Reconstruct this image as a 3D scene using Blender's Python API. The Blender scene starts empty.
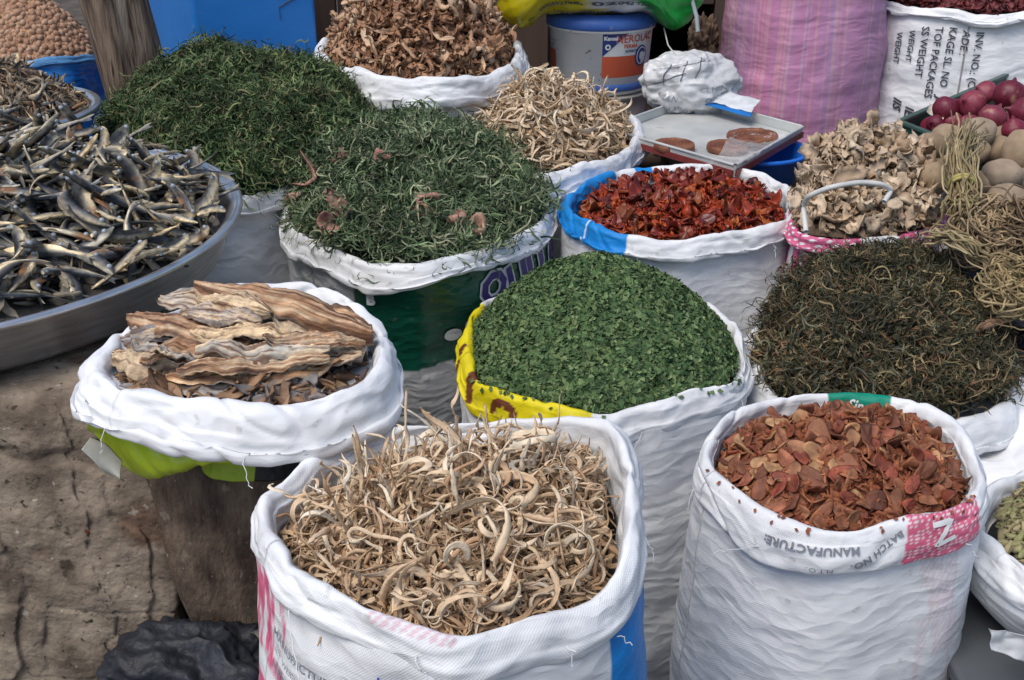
import bpy, bmesh, math, random
import numpy as np
from mathutils import Matrix, Vector

SC = bpy.context.scene
COL = SC.collection
rad = math.radians
rng = np.random.default_rng(7)
random.seed(7)

# ------------------------------------------------------------------ camera
H = 1.55
PITCH = rad(25.0)
FPX = 1100.0
sp, cp = math.sin(PITCH), math.cos(PITCH)
cam_d = bpy.data.cameras.new('camera')
cam_d.sensor_width = 36.0
cam_d.lens = FPX / 1024.0 * 36.0
cam_d.clip_start = 0.02
cam_d.clip_end = 600.0
cam = bpy.data.objects.new('camera', cam_d)
cam.location = (0, 0, H)
cam.rotation_euler = (math.pi / 2 - PITCH, 0, 0)
COL.objects.link(cam)
SC.camera = cam

# ------------------------------------------------------------------ light
SUN_EL, SUN_AZ = rad(60), rad(222)     # azimuth measured clockwise from +Y
world = bpy.data.worlds.new('World')
SC.world = world
world.use_nodes = True
wn = world.node_tree
bg = wn.nodes['Background']
sky = wn.nodes.new('ShaderNodeTexSky')
sky.sky_type = 'NISHITA'
sky.sun_disc = False
sky.sun_elevation = SUN_EL
sky.sun_rotation = SUN_AZ
sky.air_density = 1.0
sky.dust_density = 2.0
wn.links.new(sky.outputs[0], bg.inputs[0])
bg.inputs[1].default_value = 0.13
sd = bpy.data.lights.new('sun', 'SUN')
sd.energy = 1.95
sd.angle = rad(34)
sd.color = (1.0, 0.93, 0.84)
sun = bpy.data.objects.new('sun', sd)
dirv = Vector((math.sin(SUN_AZ) * math.cos(SUN_EL), math.cos(SUN_AZ) * math.cos(SUN_EL), math.sin(SUN_EL)))
sun.rotation_euler = dirv.to_track_quat('Z', 'Y').to_euler()
sun.location = (0, 0, 6)
COL.objects.link(sun)
SC.view_settings.view_transform = 'Standard'
SC.view_settings.look = 'None'
SC.view_settings.gamma = 1.0
SC.view_settings.exposure = 0.30
SC.view_settings.use_curve_mapping = False
SC.cycles.max_bounces = 6
SC.cycles.diffuse_bounces = 3

# ------------------------------------------------------------------ helpers
def W(px, py, z):
    """point of the place at height z seen at that spot of the photograph"""
    v = (py - 340.0) / FPX
    d = (H - z) / (sp + v * cp)
    return np.array([d * (px - 512.0) / FPX, d * (cp - v * sp), z])

def WY(px, py, y):
    """point of the place at distance y"""
    v = (py - 340.0) / FPX
    d = y / (cp - v * sp)
    return np.array([d * (px - 512.0) / FPX, y, H - d * (sp + v * cp)])

def depth_of(p):
    return p[1] * cp + (H - p[2]) * sp

def _h(ix, iy, iz, seed):
    n = (ix.astype(np.int64) * 374761393 + iy.astype(np.int64) * 668265263 + iz.astype(np.int64) * 2147483647 + seed * 1274126177) & 0xffffffff
    n = ((n ^ (n >> 13)) * 1274126177) & 0xffffffff
    n = (n ^ (n >> 16)) & 0xffffffff
    n = (n * 2246822519) & 0xffffffff
    n = n ^ (n >> 15)
    return (n & 0xffffff) / float(0xffffff)

def noise(x, y, z=0.0, seed=0):
    x, y, z = np.broadcast_arrays(np.asarray(x, float), np.asarray(y, float), np.asarray(z, float))
    ix, iy, iz = np.floor(x), np.floor(y), np.floor(z)
    fx, fy, fz = x - ix, y - iy, z - iz
    fx, fy, fz = [f * f * f * (f * (f * 6 - 15) + 10) for f in (fx, fy, fz)]
    ix, iy, iz = ix.astype(np.int64), iy.astype(np.int64), iz.astype(np.int64)
    r = 0
    for a in (0, 1):
        for b in (0, 1):
            for c in (0, 1):
                w = (fx if a else 1 - fx) * (fy if b else 1 - fy) * (fz if c else 1 - fz)
                r = r + w * _h(ix + a, iy + b, iz + c, seed)
    return r * 2 - 1

def fbm(x, y, z=0.0, seed=0, o=3):
    r, a = 0, 1.0
    for i in range(o):
        r = r + a * noise(np.asarray(x) * 2 ** i, np.asarray(y) * 2 ** i, np.asarray(z) * 2 ** i, seed + i * 17)
        a *= 0.5
    return r

def worley(x, y, z, seed=0):
    x, y, z = np.broadcast_arrays(np.asarray(x, float), np.asarray(y, float), np.asarray(z, float))
    ix, iy, iz = np.floor(x).astype(np.int64), np.floor(y).astype(np.int64), np.floor(z).astype(np.int64)
    best = np.full(x.shape, 9.0)
    for a in (-1, 0, 1):
        for b in (-1, 0, 1):
            for c in (-1, 0, 1):
                jx, jy, jz = ix + a, iy + b, iz + c
                d = (jx + _h(jx, jy, jz, seed) - x) ** 2 + (jy + _h(jx, jy, jz, seed + 1) - y) ** 2 + (jz + _h(jx, jy, jz, seed + 2) - z) ** 2
                best = np.minimum(best, d)
    return np.sqrt(best)

def mesh_from(V, F, name='mesh', smooth=True, col=None, uv=None):
    """F: int array (n,3|4) or a list of such arrays"""
    me = bpy.data.meshes.new(name)
    V = np.asarray(V, np.float32)
    if isinstance(F, np.ndarray):
        F = [F]
    F = [np.asarray(f, np.int32) for f in F if len(f)]
    loops = np.concatenate([f.ravel() for f in F])
    tot = np.concatenate([np.full(len(f), f.shape[1], np.int32) for f in F])
    st = np.concatenate([[0], np.cumsum(tot)[:-1]]).astype(np.int32)
    me.vertices.add(len(V)); me.vertices.foreach_set('co', V.ravel())
    me.loops.add(len(loops)); me.loops.foreach_set('vertex_index', loops)
    me.polygons.add(len(tot))
    me.polygons.foreach_set('loop_start', st)
    me.polygons.foreach_set('loop_total', tot)
    me.polygons.foreach_set('use_smooth', np.full(len(tot), smooth, bool))
    if col is not None:
        a = me.color_attributes.new('Col', 'FLOAT_COLOR', 'POINT')
        c = np.ones((len(V), 4), np.float32); c[:, :3] = col
        a.data.foreach_set('color', c.ravel())
    if uv is not None:
        l = me.uv_layers.new(name='UVMap')
        l.data.foreach_set('uv', np.asarray(uv, np.float32)[loops].ravel())
    me.update(calc_edges=True)
    me.validate()
    return me

def link(name, me, mat=None, parent=None):
    o = bpy.data.objects.new(name, me)
    COL.objects.link(o)
    if mat is not None:
        for m in (mat if isinstance(mat, (list, tuple)) else [mat]):
            me.materials.append(m)
    if parent is not None:
        o.parent = parent
    return o

def tag(o, label=None, cat=None, group=None, kind=None):
    if label: o['label'] = label
    if cat: o['category'] = cat
    if group: o['group'] = group
    if kind: o['kind'] = kind
    return o

def empty(name, loc, label, cat, group=None):
    o = bpy.data.objects.new(name, None)
    o.empty_display_size = 0.05
    COL.objects.link(o)
    o.location = tuple(loc)
    return tag(o, label, cat, group)

def part(name, me, mat, root):
    """mesh given in world coordinates, parented under root keeping its place"""
    o = link(name, me, mat)
    bpy.context.view_layer.update() if False else None
    me.transform(Matrix.Translation(-Vector(root.location)) if root.parent is None else Matrix.Translation(-Vector(root.location) - Vector(root.parent.location)))
    o.parent = root
    return o

def subpart(name, me, mat, parent_part):
    """under a part whose own origin sits at its thing's origin"""
    root = parent_part.parent
    me.transform(Matrix.Translation(-Vector(root.location)))
    o = link(name, me, mat)
    o.parent = parent_part
    return o

def grid_faces(nu, nv, wrap_u=True):
    iu = np.arange(nu if wrap_u else nu - 1)
    iv = np.arange(nv - 1)
    a, b = np.meshgrid(iu, iv, indexing='ij')
    a2 = (a + 1) % nu
    return np.stack([a * nv + b, a2 * nv + b, a2 * nv + b + 1, a * nv + b + 1], -1).reshape(-1, 4)[:, ::-1]

class MB:
    """collects simple solids into one mesh"""
    def __init__(s): s.V, s.Q, s.T, s.n = [], [], [], 0
    def add(s, V, F):
        V = np.asarray(V, float); F = np.asarray(F)
        s.V.append(V)
        (s.Q if F.shape[1] == 4 else s.T).append(F + s.n)
        s.n += len(V)
    def prism(s, bottom, top):
        """bottom, top: matching lists of points"""
        k = len(bottom); V = np.array(list(bottom) + list(top), float)
        f = np.array([[i, (i + 1) % k, k + (i + 1) % k, k + i] for i in range(k)])
        n0 = s.n
        s.V.append(V); s.Q.append(f + n0)
        cb, ct = V[:k].mean(0), V[k:].mean(0)
        s.V.append(np.array([cb, ct]))
        s.T.append(np.array([[n0 + (i + 1) % k, n0 + i, n0 + 2 * k] for i in range(k)]))
        s.T.append(np.array([[n0 + k + i, n0 + k + (i + 1) % k, n0 + 2 * k + 1] for i in range(k)]))
        s.n += 2 * k + 2
    def box(s, lo, hi):
        x0, y0, z0 = lo; x1, y1, z1 = hi
        s.prism([(x0, y0, z0), (x1, y0, z0), (x1, y1, z0), (x0, y1, z0)], [(x0, y0, z1), (x1, y0, z1), (x1, y1, z1), (x0, y1, z1)])
    def lathe(s, c, prof, n=64, ell=(1, 1)):
        a = np.linspace(0, 2 * np.pi, n, endpoint=False)
        P = np.array(prof, float)
        V = np.zeros((n, len(P), 3))
        V[..., 0] = c[0] + np.cos(a)[:, None] * P[None, :, 0] * ell[0]
        V[..., 1] = c[1] + np.sin(a)[:, None] * P[None, :, 0] * ell[1]
        V[..., 2] = c[2] + P[None, :, 1]
        s.add(V.reshape(-1, 3), grid_faces(n, len(P))[:, ::-1])
    def tube(s, pts, r, n=10, closed=False):
        P = np.array(pts, float); k = len(P)
        r = np.broadcast_to(np.asarray(r, float), (k,))
        T = np.gradient(P, axis=0)
        if closed:
            T = np.roll(P, -1, 0) - np.roll(P, 1, 0)
        T /= np.linalg.norm(T, axis=1)[:, None] + 1e-9
        up = np.array([0.13, 0.21, 1.0]); up /= np.linalg.norm(up)
        A = np.cross(T, up); nn = np.linalg.norm(A, axis=1)[:, None]
        A = np.where(nn < 0.1, np.cross(T, np.array([1.0, 0, 0])), A); A /= np.linalg.norm(A, axis=1)[:, None]
        B = np.cross(A, T)
        a = np.linspace(0, 2 * np.pi, n, endpoint=False)
        V = P[:, None, :] + r[:, None, None] * (np.cos(a)[None, :, None] * A[:, None, :] + np.sin(a)[None, :, None] * B[:, None, :])
        V = V.reshape(-1, 3)
        F = []
        for i in range(k if closed else k - 1):
            j = (i + 1) % k
            for q in range(n):
                F.append([i * n + q, i * n + (q + 1) % n, j * n + (q + 1) % n, j * n + q])
        s.add(V, np.array(F))
    def mesh(s, smooth=False, name='mesh', col=None):
        V = np.concatenate(s.V)
        F = []
        if s.Q: F.append(np.concatenate(s.Q))
        if s.T: F.append(np.concatenate(s.T))
        return mesh_from(V, F, name, smooth, col)

def bevel(o, w=0.004, seg=2):
    m = o.modifiers.new('bevel', 'BEVEL'); m.width = w; m.segments = seg; m.limit_method = 'ANGLE'; m.angle_limit = rad(35)
    return o

# ------------------------------------------------------------------ materials
def new_mat(name):
    m = bpy.data.materials.new(name); m.use_nodes = True
    nt = m.node_tree
    return m, nt, nt.nodes['Principled BSDF']

def nd(nt, typ, **kw):
    n = nt.nodes.new(typ)
    for k, v in kw.items():
        setattr(n, k, v)
    return n

def lnk(nt, a, b): nt.links.new(a, b)

def ramp_node(nt, cols, interp='LINEAR'):
    r = nd(nt, 'ShaderNodeValToRGB')
    r.color_ramp.interpolation = interp
    e = r.color_ramp.elements
    while len(e) > 1: e.remove(e[-1])
    for i, c in enumerate(cols):
        if i == 0:
            e[0].position = 0.0; q = e[0]
        else:
            q = e.new(i / (len(cols) - 1))
        q.color = (c[0], c[1], c[2], 1)
    return r

def mat_pieces(name, cols, rough=0.75, rand='island', mott=0.35, mscale=60, bump=0.3, bscale=180, spec=0.3, patch=None, stretch=None, usecol=False):
    """organic pieces: one tone per piece (island or object), mottled"""
    m, nt, b = new_mat(name)
    if rand == 'island':
        g = nd(nt, 'ShaderNodeNewGeometry'); src = g.outputs['Random Per Island']
    else:
        g = nd(nt, 'ShaderNodeObjectInfo'); src = g.outputs['Random']
    r = ramp_node(nt, cols)
    lnk(nt, src, r.inputs[0])
    tc = nd(nt, 'ShaderNodeTexCoord')
    vec = tc.outputs['Object']
    if stretch:
        mp = nd(nt, 'ShaderNodeMapping'); mp.inputs['Scale'].default_value = stretch
        lnk(nt, vec, mp.inputs[0]); vec = mp.outputs[0]
    n = nd(nt, 'ShaderNodeTexNoise'); n.inputs['Scale'].default_value = mscale; n.inputs['Detail'].default_value = 5
    lnk(nt, vec, n.inputs['Vector'])
    mr = nd(nt, 'ShaderNodeMapRange'); mr.inputs['From Min'].default_value = 0.3; mr.inputs['From Max'].default_value = 0.7
    mr.inputs['To Min'].default_value = 1 - mott; mr.inputs['To Max'].default_value = 1 + mott
    lnk(nt, n.outputs[0], mr.inputs[0])
    mx = nd(nt, 'ShaderNodeVectorMath', operation='SCALE')
    lnk(nt, r.outputs[0], mx.inputs[0]); lnk(nt, mr.outputs[0], mx.inputs['Scale'])
    out = mx.outputs[0]
    if usecol:
        at = nd(nt, 'ShaderNodeAttribute'); at.attribute_name = 'Col'
        mm = nd(nt, 'ShaderNodeVectorMath', operation='MULTIPLY')
        lnk(nt, out, mm.inputs[0]); lnk(nt, at.outputs['Color'], mm.inputs[1]); out = mm.outputs[0]
    if patch:
        pc, psc, pth = patch
        n2 = nd(nt, 'ShaderNodeTexNoise'); n2.inputs['Scale'].default_value = psc; n2.inputs['Detail'].default_value = 3
        oi = nd(nt, 'ShaderNodeObjectInfo')
        ad = nd(nt, 'ShaderNodeVectorMath', operation='ADD')
        cmb = nd(nt, 'ShaderNodeVectorMath', operation='SCALE'); cmb.inputs[0].default_value = (37, 11, 5)
        lnk(nt, oi.outputs['Random'], cmb.inputs['Scale'])
        lnk(nt, tc.outputs['Object'], ad.inputs[0]); lnk(nt, cmb.outputs[0], ad.inputs[1])
        lnk(nt, ad.outputs[0], n2.inputs['Vector'])
        m2 = nd(nt, 'ShaderNodeMapRange'); m2.inputs['From Min'].default_value = pth; m2.inputs['From Max'].default_value = pth + 0.1
        lnk(nt, n2.outputs[0], m2.inputs[0])
        mix = nd(nt, 'ShaderNodeMix', data_type='RGBA')
        lnk(nt, m2.outputs[0], mix.inputs['Factor'])
        lnk(nt, out, mix.inputs['A']); mix.inputs['B'].default_value = (*pc, 1)
        out = mix.outputs['Result']
    lnk(nt, out, b.inputs['Base Color'])
    b.inputs['Roughness'].default_value = rough
    b.inputs['Specular IOR Level'].default_value = spec
    if bump:
        n3 = nd(nt, 'ShaderNodeTexNoise'); n3.inputs['Scale'].default_value = bscale; n3.inputs['Detail'].default_value = 4
        lnk(nt, vec, n3.inputs['Vector'])
        bp = nd(nt, 'ShaderNodeBump'); bp.inputs['Strength'].default_value = bump; bp.inputs['Distance'].default_value = 0.002
        lnk(nt, n3.outputs[0], bp.inputs['Height']); lnk(nt, bp.outputs[0], b.inputs['Normal'])
    return m

def mat_surface(name, c1, c2, scale=8, rough=0.8, bump=0.4, bscale=40, metal=0.0, spots=None, spec=0.3, detail=8, stretch=None, dist=0.004, contrast=(0.35, 0.65)):
    """rough wall, wood, metal and the like: two tones mixed by noise, with worn spots"""
    m, nt, b = new_mat(name)
    tc = nd(nt, 'ShaderNodeTexCoord'); vec = tc.outputs['Object']
    if stretch:
        mp = nd(nt, 'ShaderNodeMapping'); mp.inputs['Scale'].default_value = stretch
        lnk(nt, vec, mp.inputs[0]); vec = mp.outputs[0]
    n = nd(nt, 'ShaderNodeTexNoise'); n.inputs['Scale'].default_value = scale; n.inputs['Detail'].default_value = detail
    lnk(nt, vec, n.inputs['Vector'])
    mr = nd(nt, 'ShaderNodeMapRange'); mr.inputs['From Min'].default_value = contrast[0]; mr.inputs['From Max'].default_value = contrast[1]
    lnk(nt, n.outputs[0], mr.inputs[0])
    mix = nd(nt, 'ShaderNodeMix', data_type='RGBA')
    mix.inputs['A'].default_value = (*c1, 1); mix.inputs['B'].default_value = (*c2, 1)
    lnk(nt, mr.outputs[0], mix.inputs['Factor'])
    out = mix.outputs['Result']
    for sc_, sth, scol in (spots or []):
        n2 = nd(nt, 'ShaderNodeTexNoise'); n2.inputs['Scale'].default_value = sc_; n2.inputs['Detail'].default_value = 6
        lnk(nt, vec, n2.inputs['Vector'])
        m2 = nd(nt, 'ShaderNodeMapRange'); m2.inputs['From Min'].default_value = sth; m2.inputs['From Max'].default_value = sth + 0.06
        lnk(nt, n2.outputs[0], m2.inputs[0])
        mx = nd(nt, 'ShaderNodeMix', data_type='RGBA')
        lnk(nt, m2.outputs[0], mx.inputs['Factor']); lnk(nt, out, mx.inputs['A']); mx.inputs['B'].default_value = (*scol, 1)
        out = mx.outputs['Result']
    lnk(nt, out, b.inputs['Base Color'])
    b.inputs['Roughness'].default_value = rough; b.inputs['Metallic'].default_value = metal
    b.inputs['Specular IOR Level'].default_value = spec
    if bump:
        n3 = nd(nt, 'ShaderNodeTexNoise'); n3.inputs['Scale'].default_value = bscale; n3.inputs['Detail'].default_value = 8
        lnk(nt, vec, n3.inputs['Vector'])
        bp = nd(nt, 'ShaderNodeBump'); bp.inputs['Strength'].default_value = bump; bp.inputs['Distance'].default_value = dist
        lnk(nt, n3.outputs[0], bp.inputs['Height']); lnk(nt, bp.outputs[0], b.inputs['Normal'])
    return m

def mat_woven(name, rough=0.5, weave=0.25, wr=0.35, dirt=0.12, spec=0.35, period=0.0032, worn=0.0):
    """woven plastic sack: pigment in the Col attribute, UV in metres"""
    m, nt, b = new_mat(name)
    at = nd(nt, 'ShaderNodeAttribute'); at.attribute_name = 'Col'
    uv = nd(nt, 'ShaderNodeUVMap')
    n = nd(nt, 'ShaderNodeTexNoise'); n.inputs['Scale'].default_value = 9; n.inputs['Detail'].default_value = 7; n.inputs['Roughness'].default_value = 0.65
    lnk(nt, uv.outputs[0], n.inputs['Vector'])
    mr = nd(nt, 'ShaderNodeMapRange'); mr.inputs['From Min'].default_value = 0.35; mr.inputs['From Max'].default_value = 0.75
    mr.inputs['To Min'].default_value = 1.0; mr.inputs['To Max'].default_value = 1 - dirt * 2
    lnk(nt, n.outputs[0], mr.inputs[0])
    sc_ = nd(nt, 'ShaderNodeVectorMath', operation='SCALE')
    lnk(nt, at.outputs['Color'], sc_.inputs[0]); lnk(nt, mr.outputs[0], sc_.inputs['Scale'])
    # grime specks
    n4 = nd(nt, 'ShaderNodeTexNoise'); n4.inputs['Scale'].default_value = 38; n4.inputs['Detail'].default_value = 5
    lnk(nt, uv.outputs[0], n4.inputs['Vector'])
    m4 = nd(nt, 'ShaderNodeMapRange'); m4.inputs['From Min'].default_value = 0.66; m4.inputs['From Max'].default_value = 0.76; m4.inputs['To Max'].default_value = 0.55
    lnk(nt, n4.outputs[0], m4.inputs[0])
    mg = nd(nt, 'ShaderNodeMix', data_type='RGBA'); mg.inputs['B'].default_value = (0.22, 0.19, 0.15, 1)
    lnk(nt, m4.outputs[0], mg.inputs['Factor']); lnk(nt, sc_.outputs[0], mg.inputs['A'])
    out = mg.outputs['Result']
    sep = nd(nt, 'ShaderNodeSeparateXYZ'); lnk(nt, uv.outputs[0], sep.inputs[0])
    hs = []
    for k, ax in enumerate(('X', 'Y')):
        mu = nd(nt, 'ShaderNodeMath', operation='MULTIPLY'); mu.inputs[1].default_value = 2 * math.pi / period
        lnk(nt, sep.outputs[ax], mu.inputs[0])
        s = nd(nt, 'ShaderNodeMath', operation='SINE'); lnk(nt, mu.outputs[0], s.inputs[0]); hs.append(s)
    ad = nd(nt, 'ShaderNodeMath', operation='MULTIPLY'); lnk(nt, hs[0].outputs[0], ad.inputs[0]); lnk(nt, hs[1].outputs[0], ad.inputs[1])
    if worn:
        # printed colour rubbed off along the weave
        wm = nd(nt, 'ShaderNodeMapRange'); wm.inputs['From Min'].default_value = 0.2; wm.inputs['From Max'].default_value = 0.9; wm.inputs['To Max'].default_value = worn
        lnk(nt, ad.outputs[0], wm.inputs[0])
        mw = nd(nt, 'ShaderNodeMix', data_type='RGBA'); mw.inputs['B'].default_value = (0.72, 0.72, 0.73, 1)
        lnk(nt, wm.outputs[0], mw.inputs['Factor']); lnk(nt, out, mw.inputs['A']); out = mw.outputs['Result']
    lnk(nt, out, b.inputs['Base Color'])
    b.inputs['Roughness'].default_value = rough
    b.inputs['Specular IOR Level'].default_value = spec
    b.inputs['Subsurface Weight'].default_value = 0.0
    mp = nd(nt, 'ShaderNodeMapping'); mp.inputs['Scale'].default_value = (9, 40, 1)
    lnk(nt, uv.outputs[0], mp.inputs[0])
    nw = nd(nt, 'ShaderNodeTexNoise'); nw.inputs['Scale'].default_value = 1.0; nw.inputs['Detail'].default_value = 4; nw.inputs['Distortion'].default_value = 0.6
    lnk(nt, mp.outputs[0], nw.inputs['Vector'])
    b1 = nd(nt, 'ShaderNodeBump'); b1.inputs['Strength'].default_value = wr; b1.inputs['Distance'].default_value = 0.006
    lnk(nt, nw.outputs[0], b1.inputs['Height'])
    dn_ = nd(nt, 'ShaderNodeTexNoise'); dn_.inputs['Scale'].default_value = 7; dn_.inputs['Detail'].default_value = 3
    lnk(nt, uv.outputs[0], dn_.inputs['Vector'])
    dm = nd(nt, 'ShaderNodeVectorMath', operation='SCALE'); dm.inputs['Scale'].default_value = 0.12; lnk(nt, dn_.outputs[1], dm.inputs[0])
    da = nd(nt, 'ShaderNodeVectorMath', operation='ADD'); lnk(nt, uv.outputs[0], da.inputs[0]); lnk(nt, dm.outputs[0], da.inputs[1])
    ms = nd(nt, 'ShaderNodeMapping'); ms.inputs['Scale'].default_value = (22, 55, 1); lnk(nt, da.outputs[0], ms.inputs[0])
    vo = nd(nt, 'ShaderNodeTexVoronoi'); vo.feature = 'F1'; vo.inputs['Scale'].default_value = 1.0; lnk(nt, ms.outputs[0], vo.inputs['Vector'])
    vm = nd(nt, 'ShaderNodeMapRange'); vm.inputs['From Max'].default_value = 0.9; vm.inputs['To Min'].default_value = 0; vm.inputs['To Max'].default_value = 1
    lnk(nt, vo.outputs['Distance'], vm.inputs[0])
    b3 = nd(nt, 'ShaderNodeBump'); b3.inputs['Strength'].default_value = min(1.0, wr * 1.6); b3.inputs['Distance'].default_value = 0.004
    lnk(nt, vm.outputs[0], b3.inputs['Height']); lnk(nt, b1.outputs[0], b3.inputs['Normal'])
    b2 = nd(nt, 'ShaderNodeBump'); b2.inputs['Strength'].default_value = weave; b2.inputs['Distance'].default_value = 0.0006
    lnk(nt, ad.outputs[0], b2.inputs['Height']); lnk(nt, b3.outputs[0], b2.inputs['Normal'])
    lnk(nt, b2.outputs[0], b.inputs['Normal'])
    return m

def mat_flat(name, c, rough=0.6, metal=0.0, spec=0.4):
    return mat_surface(name, c, tuple(x * 0.8 for x in c), scale=30, rough=rough, bump=0.1, metal=metal, spec=spec)

WHITE = np.array([0.80, 0.82, 0.84])
M_SACK = mat_woven('woven_white')
M_SACK_SOFT = mat_woven('woven_white_soft', weave=0.12, wr=0.25, dirt=0.08)
M_FILM = mat_woven('printed_film', rough=0.28, weave=0.05, wr=0.5, dirt=0.2, spec=0.55)
M_WORN = mat_woven('woven_print_worn', worn=0.75, period=0.0055)
M_INK = mat_flat('print_ink', (0.07, 0.08, 0.10), 0.7)
M_INKSOFT = mat_flat('print_ink_faded', (0.22, 0.24, 0.28), 0.7)
M_BLUEINK = mat_flat('blue_ink', (0.07, 0.12, 0.5), 0.6)
M_WHITEPRINT = mat_flat('white_print', (0.8, 0.82, 0.82), 0.5)

# ------------------------------------------------------------------ the sack
def closed_spline(P, n):
    P = np.asarray(P, float); k = len(P)
    D = 24; out = []
    for i in range(k):
        p0, p1, p2, p3 = P[(i - 1) % k], P[i], P[(i + 1) % k], P[(i + 2) % k]
        for t in np.linspace(0, 1, D, endpoint=False):
            out.append(0.5 * (2 * p1 + (p2 - p0) * t + (2 * p0 - 5 * p1 + 4 * p2 - p3) * t * t + (3 * p1 - p0 - 3 * p2 + p3) * t ** 3))
    out = np.array(out)
    seg = np.linalg.norm(np.roll(out, -1, 0) - out, axis=1)
    s = np.concatenate([[0], np.cumsum(seg)]); q = np.concatenate([out, out[:1]])
    t = np.linspace(0, s[-1], n, endpoint=False)
    return np.stack([np.interp(t, s, q[:, j]) for j in range(q.shape[1])], 1), s[-1]

def smooth_prof(P, n):
    P = np.array(P, float)
    for _ in range(3):
        Q = [P[0]]
        for a, b in zip(P[:-1], P[1:]):
            Q += [0.75 * a + 0.25 * b, 0.25 * a + 0.75 * b]
        Q.append(P[-1]); P = np.array(Q)
    seg = np.linalg.norm(np.diff(P, axis=0), axis=1); s = np.concatenate([[0], np.cumsum(seg)])
    t = np.linspace(0, s[-1], n)
    return np.stack([np.interp(t, s, P[:, 0]), np.interp(t, s, P[:, 1])], 1), s[-1]

class Surf:
    """a grid surface one can print on"""
    def __init__(s, G, Lu, Lv, wrap=True): s.G, s.Lu, s.Lv, s.wrap = G, Lu, Lv, wrap
    def at(s, uf, vf):
        G = s.G; nu, nv = G.shape[:2]
        x = (uf % 1.0) * nu if s.wrap else np.clip(uf, 0, 1) * (nu - 1.001)
        y = np.clip(vf, 0, 0.9999) * (nv - 1)
        i = np.floor(x).astype(int); j = np.floor(y).astype(int); fx = (x - i)[:, None]; fy = (y - j)[:, None]
        i2 = (i + 1) % nu; i = i % nu; j2 = np.minimum(j + 1, nv - 1)
        return (G[i, j] * (1 - fx) + G[i2, j] * fx) * (1 - fy) + (G[i, j2] * (1 - fx) + G[i2, j2] * fx) * fy
    def put(s, uf, vf, off):
        e = 0.004
        a = s.at(uf + e, vf) - s.at(uf - e, vf); b = s.at(uf, np.clip(vf + 0.02, 0, 1)) - s.at(uf, np.clip(vf - 0.02, 0, 1))
        n = np.cross(b, a); n /= np.linalg.norm(n, axis=1)[:, None] + 1e-9
        return s.at(uf, vf) + n * off

def text_flat(txt, size, rot=0.0, mirror=False, bold=0.0, spacing=1.0, shear=0.0):
    cu = bpy.data.curves.new('t', 'FONT'); cu.body = txt; cu.size = size; cu.resolution_u = 2
    cu.align_x = 'CENTER'; cu.align_y = 'CENTER'; cu.offset = bold; cu.space_character = spacing; cu.shear = shear
    o = bpy.data.objects.new('t', cu); COL.objects.link(o)
    dg = bpy.context.evaluated_depsgraph_get()
    me = bpy.data.meshes.new_from_object(o.evaluated_get(dg))
    bpy.data.objects.remove(o)
    bm = bmesh.new(); bm.from_mesh(me)
    bmesh.ops.triangulate(bm, faces=bm.faces[:])
    for _ in range(3):
        es = [e for e in bm.edges if e.calc_length() > max(size * 0.22, 0.004)]
        if es: bmesh.ops.subdivide_edges(bm, edges=es, cuts=1)
        bmesh.ops.triangulate(bm, faces=[f for f in bm.faces if len(f.verts) > 3])
    V = np.array([v.co[:] for v in bm.verts]); F = np.array([[v.index for v in f.verts] for f in bm.faces])
    bm.verts.index_update()
    F = np.array([[v.index for v in f.verts] for f in bm.faces])
    bm.free(); bpy.data.meshes.remove(me)
    if mirror: V[:, 0] *= -1
    c, s_ = math.cos(rot), math.sin(rot)
    return np.stack([V[:, 0] * c - V[:, 1] * s_, V[:, 0] * s_ + V[:, 1] * c], 1), F

def shape_flat(kind, w, h, rot=0.0, n=12, hole=0.0, a0=0, a1=2 * np.pi):
    """disc / ring / rect as a fine flat mesh"""
    if kind == 'rect':
        k = n
        x, y = np.meshgrid(np.linspace(-w / 2, w / 2, k), np.linspace(-h / 2, h / 2, k), indexing='ij')
        V = np.stack([x.ravel(), y.ravel()], 1); F = grid_faces(k, k, False)
    elif kind == 'tri':
        k = n
        x, y = np.meshgrid(np.linspace(0, 1, k), np.linspace(0, 1, k), indexing='ij')
        V = np.stack([-w / 2 + x.ravel() * w * (1 - y.ravel()) , h / 2 - y.ravel() * h], 1); F = grid_faces(k, k, False)
    else:
        na = 40; nr = 6
        full = (a1 - a0) > 6.2
        a = np.linspace(a0, a1, na, endpoint=not full); r = np.linspace(hole, 1, nr)
        V = np.stack([(np.cos(a)[:, None] * r * w / 2).ravel(), (np.sin(a)[:, None] * r * h / 2).ravel()], 1)
        F = grid_faces(na, nr, full)
    c, s_ = math.cos(rot), math.sin(rot)
    return np.stack([V[:, 0] * c - V[:, 1] * s_, V[:, 0] * s_ + V[:, 1] * c], 1), F

def stroke_flat(pts, w):
    P = np.array(pts, float); out = []
    for a, b in zip(P[:-1], P[1:]):
        for t in np.linspace(0, 1, 8, endpoint=False): out.append(a + (b - a) * t)
    out.append(P[-1]); P = np.array(out)
    T = np.gradient(P, axis=0); T /= np.linalg.norm(T, axis=1)[:, None] + 1e-9
    N = np.stack([-T[:, 1], T[:, 0]], 1)
    V = np.stack([P - N * w / 2, P, P + N * w / 2], 1).reshape(-1, 2)
    return V, grid_faces(len(P), 3, False)

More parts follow.
